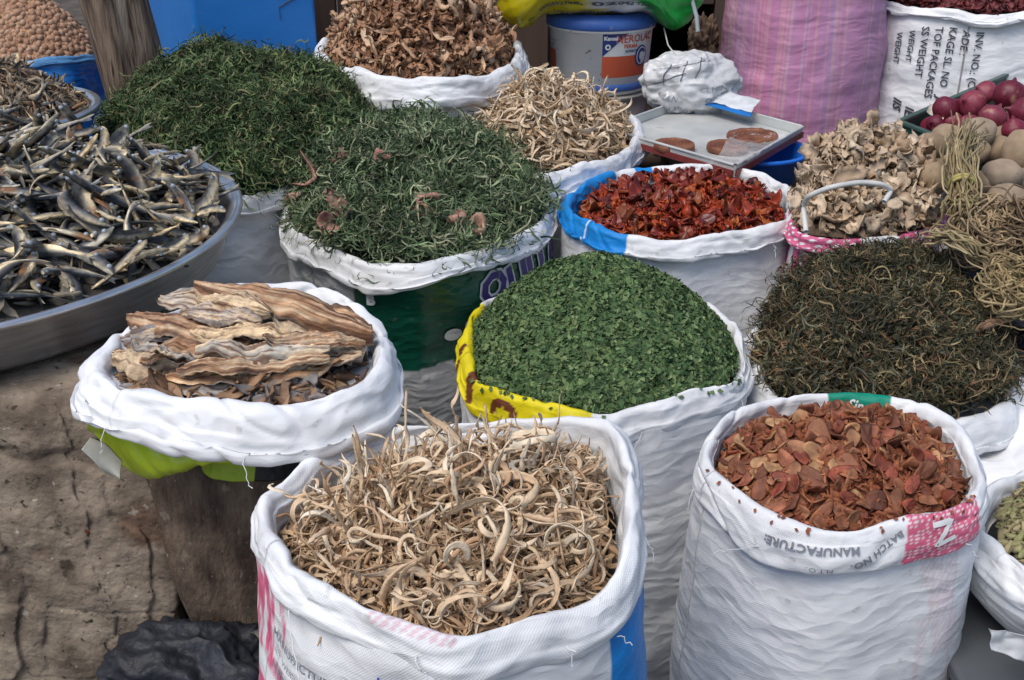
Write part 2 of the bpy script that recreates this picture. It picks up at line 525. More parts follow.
def decal(name, surf, flats, uf, vf, mat, root, off=0.0022, parent_part=None):
    """flats: list of (V2, F, du, dv) in metres, x runs to the viewer's right, y up, around the spot (uf, vf)"""
    Vs, Qs, Ts, n = [], [], [], 0
    for V2, F, du, dv in flats:
        u = uf + (V2[:, 0] + du) / surf.Lu; v = vf - (V2[:, 1] + dv) / surf.Lv
        P = surf.put(u, v, off); Vs.append(P)
        (Qs if F.shape[1] == 4 else Ts).append(F + n); n += len(P)
    F = []
    if Qs: F.append(np.concatenate(Qs))
    if Ts: F.append(np.concatenate(Ts))
    me = mesh_from(np.concatenate(Vs), F, name, True)
    return part(name, me, mat, root)

class Sack:
    def __init__(s, name, label, crest_px, z, dz=None, r=0.022, hem=0.055, inner=0.09, base=(0, 0), bscale=0.92, zb=0.0,
                 bulge=0.015, seed=1, mat=None, cuffmat=None, cuffcol=None, bodycol=None, wob=0.010, wrin=0.006, cuff_lump=0.006, group='open sacks of dried goods', tuck=0.6, cat='sack', bodypow=1.0):
        mat = mat or M_SACK; cuffmat = cuffmat or mat
        P = np.array([W(px, py, z) for px, py in crest_px])
        if dz is not None: P[:, 2] += np.array(dz)
        A = 0.5 * np.sum(P[:, 0] * np.roll(P[:, 1], -1) - np.roll(P[:, 0], -1) * P[:, 1])
        if A < 0: P = P[::-1]
        NU = 360
        C, L = closed_spline(P, NU)
        s.C, s.L = C, L
        T = np.roll(C, -3, 0) - np.roll(C, 3, 0); T[:, 2] = 0; T /= np.linalg.norm(T, axis=1)[:, None]
        N = np.stack([T[:, 1], -T[:, 0], np.zeros(NU)], 1)
        for _ in range(6):
            N = N + np.roll(N, 1, 0) + np.roll(N, -1, 0); N /= np.linalg.norm(N, axis=1)[:, None]
        s.N = N
        C = C - N * (r * 0.45); s.C = C
        cen = C.mean(0); s.cen = cen
        a = np.linspace(0, 2 * np.pi, NU, endpoint=False)
        R0 = L / (2 * np.pi)
        ca, sa = np.cos(a) * R0, np.sin(a) * R0
        # slow waviness of the rim itself
        C = C + N * (wob * 0.6 * fbm(ca * 9, sa * 9, seed, seed, 2))[:, None]
        C[:, 2] += wob * 0.8 * fbm(ca * 11, sa * 11, seed + 5, seed + 3, 2)
        # ---- cuff
        prof, Lc = smooth_prof([(-r * 0.75, -inner), (-r * 0.6, -r * 2.2), (-r * 0.5, -r * 0.5), (-r * .1, r * 0.10), (r * 0.35, r * .05), (r * 0.75, -r * 0.6), (r * 1.05, -r * 1.9), (r * 1.18, -hem * 0.62), (r * 1.15, -hem * .93), (r * 1.0, -hem), (r * tuck, -hem * 0.97)], 56)
        NT = len(prof); t = np.linspace(0, 1, NT)
        rv = 1 + 0.28 * fbm(ca * 8, sa * 8, 3.3, seed + 9, 2)       # roll thickness changes
        hv = 1 + 0.30 * fbm(ca * 6, sa * 6, 7.7, seed + 19, 2)
        o = prof[None, :, 0] * rv[:, None]
        zz = np.where(prof[None, :, 1] < -r * 1.0, prof[None, :, 1] * hv[:, None], prof[None, :, 1] * (0.5 + 0.5 * rv[:, None]))
        G = C[:, None, :] + N[:, None, :] * o[..., None]
        G[..., 2] += zz
        # folds: long creases running along the roll, a few slanting pinches
        wu = (np.arange(NU) / NU * L)[:, None]; wt = (t * Lc)[None, :]
        X = ca[:, None] * np.ones_like(wt); Y = sa[:, None] * np.ones_like(wt)
        slant = wt * 7
        wrp = 0.35 * fbm(X * 9, Y * 9, wt * 9, seed + 29, 2)
        n1 = fbm(X * 9 + slant, Y * 9 - slant, wt * 14 + wrp, seed + 31, 2)
        n2 = 1 - np.abs(fbm(X * 7 - slant, Y * 7 + slant, wt * 42 + wrp * 2, seed + 41, 2)) * 2.4
        n3 = 1 - np.abs(fbm(X * 20 - slant, Y * 20 + slant, wt * 60 + wrp * 3, seed + 43, 2)) * 2.2
        pinch = 1 - np.abs(fbm(X * 10 + wt * 9, Y * 10 - wt * 9, wt * 4, seed + 47, 1)) * 7
        wor = worley(X * 16 + slant * .6, Y * 16 - slant * .6, wt * 24 + wrp, seed + 91) + .5 * worley(X * 34 - slant, Y * 34 + slant, wt * 50 + wrp, seed + 95)
        d = cuff_lump * 0.95 * (wor - .75) + cuff_lump * 0.55 * n1 + cuff_lump * 0.22 * n2 + cuff_lump * 0.12 * n3 - cuff_lump * 0.7 * np.clip(pinch, 0, 1)
        dn = np.gradient(prof, axis=0); nrm = np.stack([dn[:, 1], -dn[:, 0]], 1); nrm /= np.linalg.norm(nrm, axis=1)[:, None]; nrm = -nrm
        G = G + N[:, None, :] * (d * nrm[None, :, 0])[..., None]
        G[..., 2] += d * nrm[None, :, 1]
        s.cuff = Surf(G, L, Lc)
        s.r, s.Lc, s.Hb = r, Lc, float(cen[2] - zb)
        s.tc = float(np.argmin(np.abs(prof[:, 0]) + (prof[:, 1] < -r)) ) / (NT - 1)
        uvc = np.stack([np.broadcast_to(wu, (NU, NT)).ravel(), np.broadcast_to(-wt, (NU, NT)).ravel()], 1)
        root_loc = (cen[0] + base[0], cen[1] + base[1], zb)
        s.root = empty(name, root_loc, label, cat, group)
        uf = (np.arange(NU) / NU)[:, None] * np.ones((1, NT)); vf = t[None, :] * np.ones((NU, 1))
        col = np.tile(WHITE, (NU, NT, 1))
        if cuffcol: col = cuffcol(s, uf, vf, col)
        me = mesh_from(G.reshape(-1, 3), grid_faces(NU, NT), 'rolled_cuff', True, col.reshape(-1, 3), uvc)
        s.cuff_o = part('rolled_cuff', me, cuffmat, s.root)
        # ---- body
        NB = 110
        v = np.linspace(0, 1, NB)
        Hb = cen[2] - zb
        th = np.arctan2(C[:, 1] - cen[1], C[:, 0] - cen[0])
        # base outline: same outline scaled and rounded
        rr = np.linalg.norm((C - cen)[:, :2], axis=1); rm = rr.mean()
        rb = (0.5 * rr + 0.5 * rm) * bscale
        B = np.stack([cen[0] + base[0] + np.cos(th) * rb, cen[1] + base[1] + np.sin(th) * rb], 1)
        w = (v ** bodypow)[None, :]
        top = C[:, None, :2] + N[:, None, :2] * (r * 0.15)
        XY = top * (1 - w[..., None]) + B[:, None, :] * w[..., None]
        z0 = C[:, 2] - r * 0.8
        Z = z0[:, None] * (1 - v) + zb * v[None, :]
        bul = bulge * np.sin(np.pi * np.clip(v, 0, 1) ** 0.8)[None, :] + 0.012 * np.exp(-(v / 0.08) ** 2)[None, :] * 0
        endr = np.clip((1 - v) / 0.07, 0, 1); endo = -(1 - np.sqrt(1 - (1 - endr) ** 2)) * 0.06
        Lb = Hb
        wv = (v * Lb)[None, :]
        Xb = ca[:, None] * np.ones_like(wv); Yb = sa[:, None] * np.ones_like(wv)
        warp = 0.02 * fbm(Xb * 5, Yb * 5, wv * 4, seed + 3, 2)
        sag = 0.03 * fbm(Xb * 4, Yb * 4, 1.0, seed + 77, 1)
        f1 = 1 - np.abs(fbm(Xb * 3.5, Yb * 3.5, (wv + warp + sag) * 38, seed + 51, 2)) * 2.2     # horizontal creases
        f2 = 1 - np.abs(fbm(Xb * 7, Yb * 7, (wv + warp * 1.4) * 75, seed + 61, 2)) * 2.0
        f3 = fbm(Xb * 5, Yb * 5, wv * 6, seed + 71, 3)
        env = 0.55 + 0.45 * noise(Xb * 6, Yb * 6, wv * 5, seed + 81)
        wo = worley(Xb * 9 + wv * 3, Yb * 9, (wv + warp + sag) * 14, seed + 93) + .45 * worley(Xb * 19, Yb * 19, (wv + warp) * 30, seed + 97)
        db = wrin * (0.12 * f1 + 0.13 * f2) * env + wrin * .42 * (wo - .75) + wob * 0.8 * f3
        off = bul + endo[None, :] + db * np.clip(v / 0.03, 0.2, 1)[None, :]
        Gb = np.zeros((NU, NB, 3)); Gb[..., :2] = XY + N[:, None, :2] * off[..., None]; Gb[..., 2] = Z
        s.body = Surf(Gb, L, Lb)
        uvb = np.stack([np.broadcast_to(wu, (NU, NB)).ravel(), np.broadcast_to(-wv, (NU, NB)).ravel()], 1)
        col = np.tile(WHITE, (NU, NB, 1))
        ufb = (np.arange(NU) / NU)[:, None] * np.ones((1, NB)); vfb = v[None, :] * np.ones((NU, 1))
        if bodycol: col = bodycol(s, ufb, vfb, col)
        me = mesh_from(Gb.reshape(-1, 3), grid_faces(NU, NB), 'sack_body', True, col.reshape(-1, 3), uvb)
        s.body_o = part('sack_body', me, mat, s.root)
    def uf(s, px, py):
        C = s.C; dep = C[:, 1] * cp + (H - C[:, 2]) * sp
        x = 512 + FPX * C[:, 0] / dep; y = 340 + FPX * ((H - C[:, 2]) * cp - C[:, 1] * sp) / dep
        return float(np.argmin((x - px) ** 2 + (y - py) ** 2)) / len(C)

def inside_u(uf, a, b):
    """mask of uf between a and b going with the outline, wrapping"""
    return ((uf - a) % 1.0) <= ((b - a) % 1.0)

# ------------------------------------------------------------------ heaps
class Heap:
    def __init__(s, C, N, inset=0.03, drop=0.03, peak=0.12, power=1.7, shift=(0, 0), lump=0.008, lscale=14, seed=1, smax=1.0):
        s.B = C - N * inset; s.B = s.B.copy(); s.B[:, 2] -= drop
        for _ in range(4): s.B = (s.B + np.roll(s.B, 1, 0) + np.roll(s.B, -1, 0)) / 3
        s.c = s.B.mean(0) + np.array([shift[0], shift[1], 0]); s.peak, s.power, s.lump, s.lscale, s.seed, s.smax = peak, power, lump, lscale, seed, smax
        s.zc = s.B[:, 2].mean()
    def pos(s, uf, sf):
        n = len(s.B); x = (uf % 1.0) * n; i = np.floor(x).astype(int) % n; f = (x - np.floor(x))[:, None]
        Bp = s.B[i] * (1 - f) + s.B[(i + 1) % n] * f
        P = s.c + (Bp - s.c) * sf[:, None]
        k = np.clip(sf, 0, 2)
        P[:, 2] = s.zc * (1 - k ** 2) + Bp[:, 2] * k ** 2 + s.peak * (1 - k ** s.power)
        P[:, 2] += s.lump * fbm(P[:, 0] * s.lscale, P[:, 1] * s.lscale, 0.5, s.seed, 3)
        return P
    def normal(s, uf, sf):
        e = 0.02
        sa = np.clip(sf - e, 0.02, 9); sb = sa + 2 * e
        a = s.pos(uf, sb) - s.pos(uf, sa)
        b = s.pos(uf + 0.01, np.maximum(sf, 0.05)) - s.pos(uf - 0.01, np.maximum(sf, 0.05))
        n = np.cross(a, b); n /= np.linalg.norm(n, axis=1)[:, None] + 1e-12
        n[n[:, 2] < 0] *= -1
        return n
    def base(s, nu=160, ns=40, sink=0.006):
        u = np.repeat(np.arange(nu) / nu, ns); f = np.tile(np.linspace(0.0, s.smax, ns), nu)
        P = s.pos(u, f); P[:, 2] -= sink
        return P, grid_faces(nu, ns)
    def sample(s, n, smin=0.0, smax=None, k=4, face=True):
        """n spots spread evenly over the heap, those turned to the viewer's side"""
        smax = smax or s.smax
        u = rng.random(n * k); f = np.sqrt(rng.random(n * k) * (smax ** 2 - smin ** 2) + smin ** 2)
        P = s.pos(u, f); Nn = s.normal(u, f)
        area = 1 / np.clip(Nn[:, 2], 0.25, 1)
        keep = rng.random(len(u)) < area / area.max()
        if face:
            vd = P - np.array([0, 0, H]); vd /= np.linalg.norm(vd, axis=1)[:, None]
            keep &= np.sum(vd * Nn, 1) < 0.15
        idx = np.where(keep)[0]
        return u[idx], f[idx], P[idx], Nn[idx]
    def even(s, n, **kw):
        u, f, P, Nn = s.sample(n, k=14, **kw)
        lo, hi = 0.0, 0.5
        best = np.arange(len(P))[:n]
        for _ in range(12):
            d = (lo + hi) / 2; sel = []
            cell = {}
            for i in range(len(P)):
                key = tuple(np.floor(P[i] / d).astype(int)); ok = True
                for dx in (-1, 0, 1):
                    for dy in (-1, 0, 1):
                        for dz in (-1, 0, 1):
                            for j in cell.get((key[0] + dx, key[1] + dy, key[2] + dz), ()):
                                if np.sum((P[i] - P[j]) ** 2) < d * d: ok = False; break
                            if not ok: break
                        if not ok: break
                    if not ok: break
                if ok:
                    sel.append(i); cell.setdefault(key, []).append(i)
                    if len(sel) >= n: break
            if len(sel) >= n: lo = d; best = np.array(sel)
            else: hi = d
        return P[best], Nn[best]

def frames(Nn, tilt=0.3, heading=None):
    n = len(Nn)
    Z = Nn + rng.normal(0, tilt, (n, 3)); Z /= np.linalg.norm(Z, axis=1)[:, None]
    A = rng.normal(0, 1, (n, 3)) if heading is None else heading + rng.normal(0, 0.35, (n, 3))
    X = A - np.sum(A * Z, 1)[:, None] * Z; X /= np.linalg.norm(X, axis=1)[:, None] + 1e-9
    Y = np.cross(Z, X)
    return np.stack([X, Y, Z], 2)       # columns

def merge(templates, P, R, S):
    """one mesh out of many placed templates"""
    n = len(P); which = rng.integers(0, len(templates), n)
    Vs, Fs, off = [], [], 0
    for k, (V, F) in enumerate(templates):
        m = np.where(which == k)[0]
        if not len(m): continue
        X = np.einsum('nij,vj->nvi', R[m], V) * np.asarray(S)[m][:, None, None] + P[m][:, None, :]
        Vs.append(X.reshape(-1, 3))
        f = F[None] + (np.arange(len(m)) * len(V))[:, None, None]
        Fs.append(f.reshape(-1, F.shape[1]) + off); off += len(m) * len(V)
    return np.concatenate(Vs), Fs

def join(*vf):
    Vs, Fs, o = [], [], 0
    for V, F in vf:
        F = F if isinstance(F, list) else [F]
        Vs.append(V); Fs += [f + o for f in F]; o += len(V)
    return np.concatenate(Vs), Fs

def stuff(name, heap, templates, n, mat, label, cat, group=None, tilt=0.35, size=(0.8, 1.2), lift=(0, 0.01), smax=None, sink=0.006, basemat=None, heading=None):
    u, f, P, Nn = heap.sample(n, smax=smax, k=3)
    P, Nn = P[:n], Nn[:n]
    P = P + Nn * rng.uniform(lift[0], lift[1], len(P))[:, None]
    R = frames(Nn, tilt)
    V1, F1 = merge(templates, P, R, rng.uniform(*size, len(P)))
    bV, bF = heap.base(sink=sink)
    V, F = join((V1, F1), (bV, bF))
    me = mesh_from(V, F, name, True)
    nb = len(bF); tot = len(me.polygons)
    idx = np.zeros(tot, np.int32); idx[tot - nb:] = 1
    me.materials.append(mat); me.materials.append(basemat or mat)
    me.polygons.foreach_set('material_index', idx)
    o = link(name, me)
    return tag(o, label, cat, group, 'stuff')

def M4(P, R, s):
    m = Matrix(np.asarray(R * s).tolist()).to_4x4()
    m.translation = Vector(P)
    return m

def copy_tree(o, parent=None):
    c = o.copy(); COL.objects.link(c); c.parent = parent
    for ch in o.children:
        copy_tree(ch, c)
    return c

def regions(P):
    """where in its heap each piece lies, in words"""
    d = P[:, 1] * cp + (H - P[:, 2]) * sp
    x = P[:, 0] / d; y = ((H - P[:, 2]) * cp - P[:, 1] * sp) / d
    rx = np.argsort(np.argsort(x)) / max(1, len(P)); 
    cols = ['at the far left', 'left of the middle', 'in the middle', 'right of the middle', 'at the far right']
    rows = ['near the back', 'behind the centre line', 'before the centre line', 'near the front']
    fx = (x - x.min()) / (x.max() - x.min() + 1e-9); fy = (y - y.min()) / (y.max() - y.min() + 1e-9)
    return [cols[min(4, int(a * 5))] + ' ' + rows[min(3, int(b * 4))] for a, b in zip(fx, fy)]

def confine(V0, P, R, S, C, inset):
    """slide a piece inwards until it stays inside the sack's mouth"""
    cen = C.mean(0); th = np.arctan2(C[:, 1] - cen[1], C[:, 0] - cen[0]); rr = np.linalg.norm((C - cen)[:, :2], axis=1) - inset
    o = np.argsort(th); th, rr, zz = th[o], rr[o], C[o, 2]
    for _ in range(5):
        X = (V0 @ R.T) * S + P
        a = np.arctan2(X[:, 1] - cen[1], X[:, 0] - cen[0]); r = np.linalg.norm((X - cen)[:, :2], axis=1)
        rb = np.interp(a, th, rr, period=2 * np.pi); zb = np.interp(a, th, zz, period=2 * np.pi)
        over = np.where(X[:, 2] < zb + .014, r - rb, (r - rb) - .03)
        k = int(np.argmax(over))
        if over[k] <= 0: break
        P = P - np.array([math.cos(a[k]), math.sin(a[k]), -.15]) * min(over[k], .03)
    return P

def individuals(name, protos, P, R, S, labels, cat, group, mouth=None, inset=0.02):
    reg = regions(np.asarray(P))
    """protos: unplaced objects (each may carry children); the first use moves the original"""
    used = set(); out = []; vcache = {}
    for i in range(len(P)):
        k = int(rng.integers(0, len(protos)))
        if i < len(protos): k = i
        pr = protos[k]
        if k not in used: o = pr; used.add(k)
        else: o = copy_tree(pr)
        Pi = P[i]
        if mouth is not None:
            src = pr if pr.type == 'MESH' else pr.children[0]
            if id(pr) not in vcache:
                buf = np.zeros(len(src.data.vertices) * 3); src.data.vertices.foreach_get('co', buf); vcache[id(pr)] = buf.reshape(-1, 3)
            Pi = confine(vcache[id(pr)], np.asarray(P[i], float), R[i], float(S[i]), mouth, inset)
        o.matrix_world = M4(Pi, R[i], float(S[i]))
        tag(o, labels(i, P[i]) if callable(labels) else labels + ', ' + reg[i], cat, group)
        out.append(o)
    for k, pr in enumerate(protos):
        if k not in used:
            for ch in list(pr.children): bpy.data.objects.remove(ch)
            bpy.data.objects.remove(pr)
    return out

# ------------------------------------------------------------------ piece shapes
def path_curl(L, n, curl, wander, seed):
    g = np.random.default_rng(seed)
    t = np.linspace(0, 1, n)
    k1 = curl * g.uniform(-1, 1) + 1.5 * wander * np.interp(t, np.linspace(0, 1, 9), g.normal(0, 1, 9))
    k2 = curl * 0.35 * g.uniform(-1, 1) + wander * 0.7 * np.interp(t, np.linspace(0, 1, 7), g.normal(0, 1, 7))
    a = np.cumsum(k1) / n; b = np.cumsum(k2) / n
    a -= a[n // 2]; b -= b[n // 2]
    D = np.stack([np.cos(a) * np.cos(b), np.sin(a) * np.cos(b), np.sin(b)], 1) * L / n
    P = np.cumsum(D, 0); P -= P.mean(0)
    return P, D / np.linalg.norm(D, axis=1)[:, None]

def ribbon(L, w, th, n=14, curl=3, wander=2, twist=1.0, cup=0.3, seed=0, taper=0.5, ragged=0.15, open_=False, blunt=0.45):
    g = np.random.default_rng(seed + 999)
    P, T = path_curl(L, n, curl, wander, seed)
    up = np.array([0, 0, 1.0])
    A = np.cross(up, T); A /= np.linalg.norm(A, axis=1)[:, None] + 1e-9
    Bn = np.cross(T, A)
    tw = np.linspace(0, twist * g.uniform(-2, 2), n) + g.uniform(-0.6, 0.6) + np.interp(np.linspace(0, 1, n), np.linspace(0, 1, 4), g.normal(0, twist * 0.6, 4))
    S = A * np.cos(tw)[:, None] + Bn * np.sin(tw)[:, None]; U = -A * np.sin(tw)[:, None] + Bn * np.cos(tw)[:, None]
    t = np.linspace(0, 1, n)
    wv = w * (1 - taper * np.abs(2 * t - 1) ** 3) * (1 + ragged * g.normal(0, 1, n))
    wv[0] *= blunt; wv[-1] *= blunt
    if open_:
        x = np.array([-0.5, 0, 0.5]); zc = np.array([cup, 0, cup])
        V = P[:, None] + S[:, None] * (x[None, :, None] * wv[:, None, None]) + U[:, None] * (zc[None, :, None] * wv[:, None, None] * 0.5)
        return V.reshape(-1, 3), grid_faces(n, 3, False)
    x = np.array([-0.5, -0.2, 0.25, 0.5, 0.25, -0.2]); zt = np.array([0, 0.5, 0.5, 0, -0.5, -0.5]); zc = cup * (np.abs(x) * 2) ** 2
    V = P[:, None] + S[:, None] * (x[None, :, None] * wv[:, None, None]) + U[:, None] * (zt[None, :, None] * th + zc[None, :, None] * wv[:, None, None] * 0.5)
    V = V.reshape(-1, 3); F = []
    for i in range(n - 1):
        for q in range(6):
            F.append([i * 6 + q, i * 6 + (q + 1) % 6, (i + 1) * 6 + (q + 1) % 6, (i + 1) * 6 + q])
    F.append([0, 1, 4, 5]); F.append([1, 2, 3, 4]); e = (n - 1) * 6
    F.append([e + 5, e + 4, e + 1, e]); F.append([e + 4, e + 3, e + 2, e + 1])
    return V, np.array(F)

def chip(a, b, th, cup=0.4, ruffle=0.1, seed=0, na=14, nr=4, rag=0.15, fold=0.0):
    """a curled slice: closed disc with thickness"""
    g = np.random.default_rng(seed + 5)
    ang = np.linspace(0, 2 * np.pi, na, endpoint=False)
    edge = 1 + rag * .8 * sum(g.normal() / (q_ ** .6) * np.cos(q_ * ang + g.uniform(0, 6.28)) for q_ in (1, 2, 3, 4))
    edge = np.clip(edge, .55, 1.5)
    def surf(r, sgn):
        x = np.cos(ang) * r * edge * a; y = np.sin(ang) * r * edge * b
        ph = g0
        k = cup / max(a, b)
        z = k * (x * math.cos(ph) + y * math.sin(ph)) ** 2 - k * 0.3 * (y * math.cos(ph) - x * math.sin(ph)) ** 2
        z = z + ruffle * a * (r ** 2) * np.sin(ang * kk + g1) + ruffle * 0.5 * a * r * np.sin(ang * (kk + 2) + g2)
        if fold: z = z + fold * np.abs(x)
        return np.stack([x, y, z + sgn * th * 0.5 * math.sqrt(max(0.0, 1 - r ** 4))], 1)
    g0, g1, g2 = g.uniform(0, 6.28, 3); kk = int(g.integers(2, 5))
    rs = list(np.linspace(0.12, 1, nr))
    rings = [surf(r, 1) for r in rs] + [surf(r, -1) for r in rs[-2::-1]]
    V = np.stack(rings, 1).reshape(-1, 3); m = len(rings)
    F = [grid_faces(na, m)]
    c1 = surf(0, 1).mean(0); c2 = surf(0, -1).mean(0)
    nV = len(V); V = np.concatenate([V, [c1], [c2]])
    T = [[i * m, ((i + 1) % na) * m, nV] for i in range(na)] + [[((i + 1) % na) * m + m - 1, i * m + m - 1, nV + 1] for i in range(na)]
    return V, F + [np.array(T)]

def quad_only(VF):
    V, F = VF
    if isinstance(F, list):
        q = [f for f in F if f.shape[1] == 4]; t = [np.concatenate([f, f[:, 2:3]], 1) for f in F if f.shape[1] == 3]
    return V, F

def blob(rx, ry, rz, seed=0, nu=18, nv=12, lump=0.08, sc=2.0):
    a = np.linspace(0, 2 * np.pi, nu, endpoint=False); p = np.linspace(-np.pi / 2, np.pi / 2, nv)
    A, Pp = np.meshgrid(a, p, indexing='ij')
    X, Y, Z = np.cos(A) * np.cos(Pp), np.sin(A) * np.cos(Pp), np.sin(Pp)
    d = 1 + lump * fbm(X * sc, Y * sc, Z * sc + seed * 3.1, seed, 2)
    V = np.stack([X * rx * d, Y * ry * d, Z * rz * d], -1).reshape(-1, 3)
    return V, grid_faces(nu, nv)[:, ::-1]

def protos(name, shapes, mats):
    out = []
    for V, F in shapes:
        me = mesh_from(V, F, name, True)
        out.append(link(name, me, mats))
    return out

print('helpers ready')

# ================================================================== ground and background
M_GROUND = mat_surface('dirt_ground', (0.055, 0.045, 0.036), (0.11, 0.09, 0.07), scale=6, bump=0.6, bscale=30, rough=0.95)
gx = np.concatenate([[-300, -60, -12], np.linspace(-3, 3, 61), [12, 60, 300]]); gy = np.concatenate([[-300, -60, -10, -2], np.linspace(0, 5.5, 56), [12, 60, 400]])
GX, GY = np.meshgrid(gx, gy, indexing='ij')
GZ = 0.012 * fbm(GX * 3, GY * 3, 0, 5, 3)
ground = link('ground', mesh_from(np.stack([GX, GY, GZ], -1).reshape(-1, 3), grid_faces(len(gx), len(gy), False)[:, ::-1]), M_GROUND)
tag(ground, kind='structure')

M_DARKWOOD = mat_surface('old_dark_wood', (0.035, 0.024, 0.018), (0.09, 0.06, 0.045), scale=5, stretch=(1, 1, 0.15), bump=0.6, bscale=30, rough=0.8)
# dark board leaning behind the rear sack
r_ = empty('wooden_partition', (-0.3, 4.0, 0), 'dark brown weathered boards behind the sack of curled brown chips', 'wood panel')
x = -0.95; i = 0
while x < 0.05:
    w_ = 0.155 + 0.03 * math.sin(i * 2.1)
    m = MB(); m.box((x, 4.0, 0.02), (x + w_ - 0.006, 4.03, 1.75 + 0.04 * math.sin(i * 5))); me = m.mesh(); bevel(part('board', me, M_DARKWOOD, r_), 0.004); x += w_; i += 1
m = MB(); m.box((-0.95, 3.975, 1.35), (0.02, 3.998, 1.43)); part('batten', m.mesh(), M_DARKWOOD, r_)
m = MB(); m.box((-0.95, 3.975, 0.5), (0.02, 3.998, 0.58)); part('batten', m.mesh(), M_DARKWOOD, r_)
# dark cupboard carcass further right
r_ = empty('wooden_shelf_unit', (0.75, 4.3, 0), 'dark wooden stall rack in the shadows behind the paint bucket', 'shelf')
M_SHELF = mat_surface('stall_wood', (0.05, 0.035, 0.028), (0.12, 0.085, 0.065), scale=4, stretch=(1, 1, 0.2), bump=0.5, bscale=25)
m = MB(); m.box((0.06, 4.6, 0), (2.6, 4.64, 2.0)); part('back_panel', m.mesh(), mat_surface('stall_back', (0.012, 0.010, 0.009), (0.025, 0.02, 0.018), scale=3), r_)
for px_ in (0.08, 0.72, 1.9):
    m = MB(); m.box((px_, 4.02, 0), (px_ + 0.07, 4.59, 2.0)); bevel(part('upright', m.mesh(), M_SHELF, r_))
for z_ in (0.55, 0.98, 1.45):
    for a_, b_ in ((0.155, 0.715), (0.795, 1.895)):
        m = MB(); m.box((a_, 4.03, z_), (b_, 4.58, z_ + 0.03)); bevel(part('shelf_board', m.mesh(), M_SHELF, r_))

# wooden post
M_POST = mat_surface('weathered_post', (0.055, 0.038, 0.027), (0.26, 0.19, 0.14), scale=7, stretch=(8, 8, 0.9), bump=1.0, bscale=12, rough=0.9, spots=[(1.6, 0.60, (0.30, 0.25, 0.20)), (5, .64, (.04, .03, .022))], dist=0.01)
def post_mesh():
    n, k = 28, 70
    a = np.linspace(0, 2 * np.pi, n, endpoint=False); z = np.linspace(0, 1.45, k)
    A, Z = np.meshgrid(a, z, indexing='ij')
    sq = 1 / (np.abs(np.cos(A)) ** 5 + np.abs(np.sin(A)) ** 5) ** 0.2
    R = 0.078 * sq * (1 + 0.05 * fbm(np.cos(A) * 6, np.sin(A) * 6, Z * 3, 3, 3)) + 0.006 * fbm(np.cos(A) * 14, np.sin(A) * 14, Z * 1.2, 9, 2)
    lean = -0.065 * (Z - 0.8) / 0.5
    X = -0.98 + R * np.cos(A + 0.5) + lean; Y = 2.93 + R * np.sin(A + 0.5)
    m = MB(); m.add(np.stack([X, Y, Z], -1).reshape(-1, 3), grid_faces(n, k)[:, ::-1])
    cap = np.stack([X[:, -1], Y[:, -1], Z[:, -1]], 1); c = cap.mean(0)
    m.V.append(np.concatenate([cap, [c]])); m.T.append(np.array([[i, (i + 1) % n, n] for i in range(n)]) + m.n); m.n += n + 1
    return m.mesh(True)
tag(link('wooden_post', post_mesh(), M_POST), 'rough weathered wooden post leaning between the blue bag and the blue box', 'post')

# blue painted box
M_BLUEBOX = mat_surface('blue_paint', (0.012, 0.155, 0.50), (0.018, 0.19, 0.56), scale=4, bump=0.25, bscale=30, rough=0.4, spots=[(9, 0.70, (0.02, 0.09, 0.25)), (3, .62, (.03, .20, .50)), (45, .69, (.10, .20, .38))], spec=0.5)
r_ = empty('blue_box', (-1.0, 3.6, 0), 'bright blue painted metal box behind the dark green herb heap', 'box')
c0 = np.array([-0.935, 3.32]); d1 = np.array([0.345, 0.10]); d2 = np.array([-0.27, 0.42])
m = MB(); q = [c0, c0 + d1, c0 + d1 + d2, c0 + d2]
m.prism([(*p, 0.0) for p in q], [(*p, 1.32) for p in q]); bevel(part('box_body', m.mesh(), M_BLUEBOX, r_), 0.012, 3)
m = MB(); e1 = d1 / np.linalg.norm(d1); e2 = d2 / np.linalg.norm(d2)
q = [c0 - e1 * .012 - e2 * .012, c0 + d1 + e1 * .012 - e2 * .012, c0 + d1 + d2 + (e1 + e2) * .012, c0 + d2 - e1 * .012 + e2 * .012]
m.prism([(*p, 1.323) for p in q], [(*p, 1.37) for p in q]); bevel(part('lid', m.mesh(), M_BLUEBOX, r_), 0.01, 3)
nrm2 = np.array([d1[1], -d1[0]]); nrm2 /= np.linalg.norm(nrm2)
def on_box(f, z): p = c0 + d1 * f + nrm2 * 0.002; return (p[0], p[1], z)
for pts in ([on_box(.70, 1.03), on_box(.70, 1.065), on_box(.86, 1.095)], [on_box(.45, 1.16), on_box(.55, 1.10)], [on_box(.55, 1.20), on_box(.78, 1.18)]):
    m = MB(); m.tube(pts, 0.0016, 6); part('scratch_mark', m.mesh(), M_INK, r_)

# ================================================================== the sacks
def tint(col, mask, c, rub=0.0, uf=None, vf=None):
    m = mask.astype(float)[..., None]
    if rub:
        nn = fbm(uf * 160, vf * 50, 0.3, 5, 2)[..., None]
        m = m * np.clip(1 - rub * np.clip(nn + 0.1, 0, 1) * 2, 0, 1)
    return col * (1 - m) + np.array(c) * m

YEL = (0.78, 0.66, 0.01); BLU = (0.01, 0.25, 0.68); PINK = (0.72, 0.13, 0.26); GRN = (0.0, 0.22, 0.13)

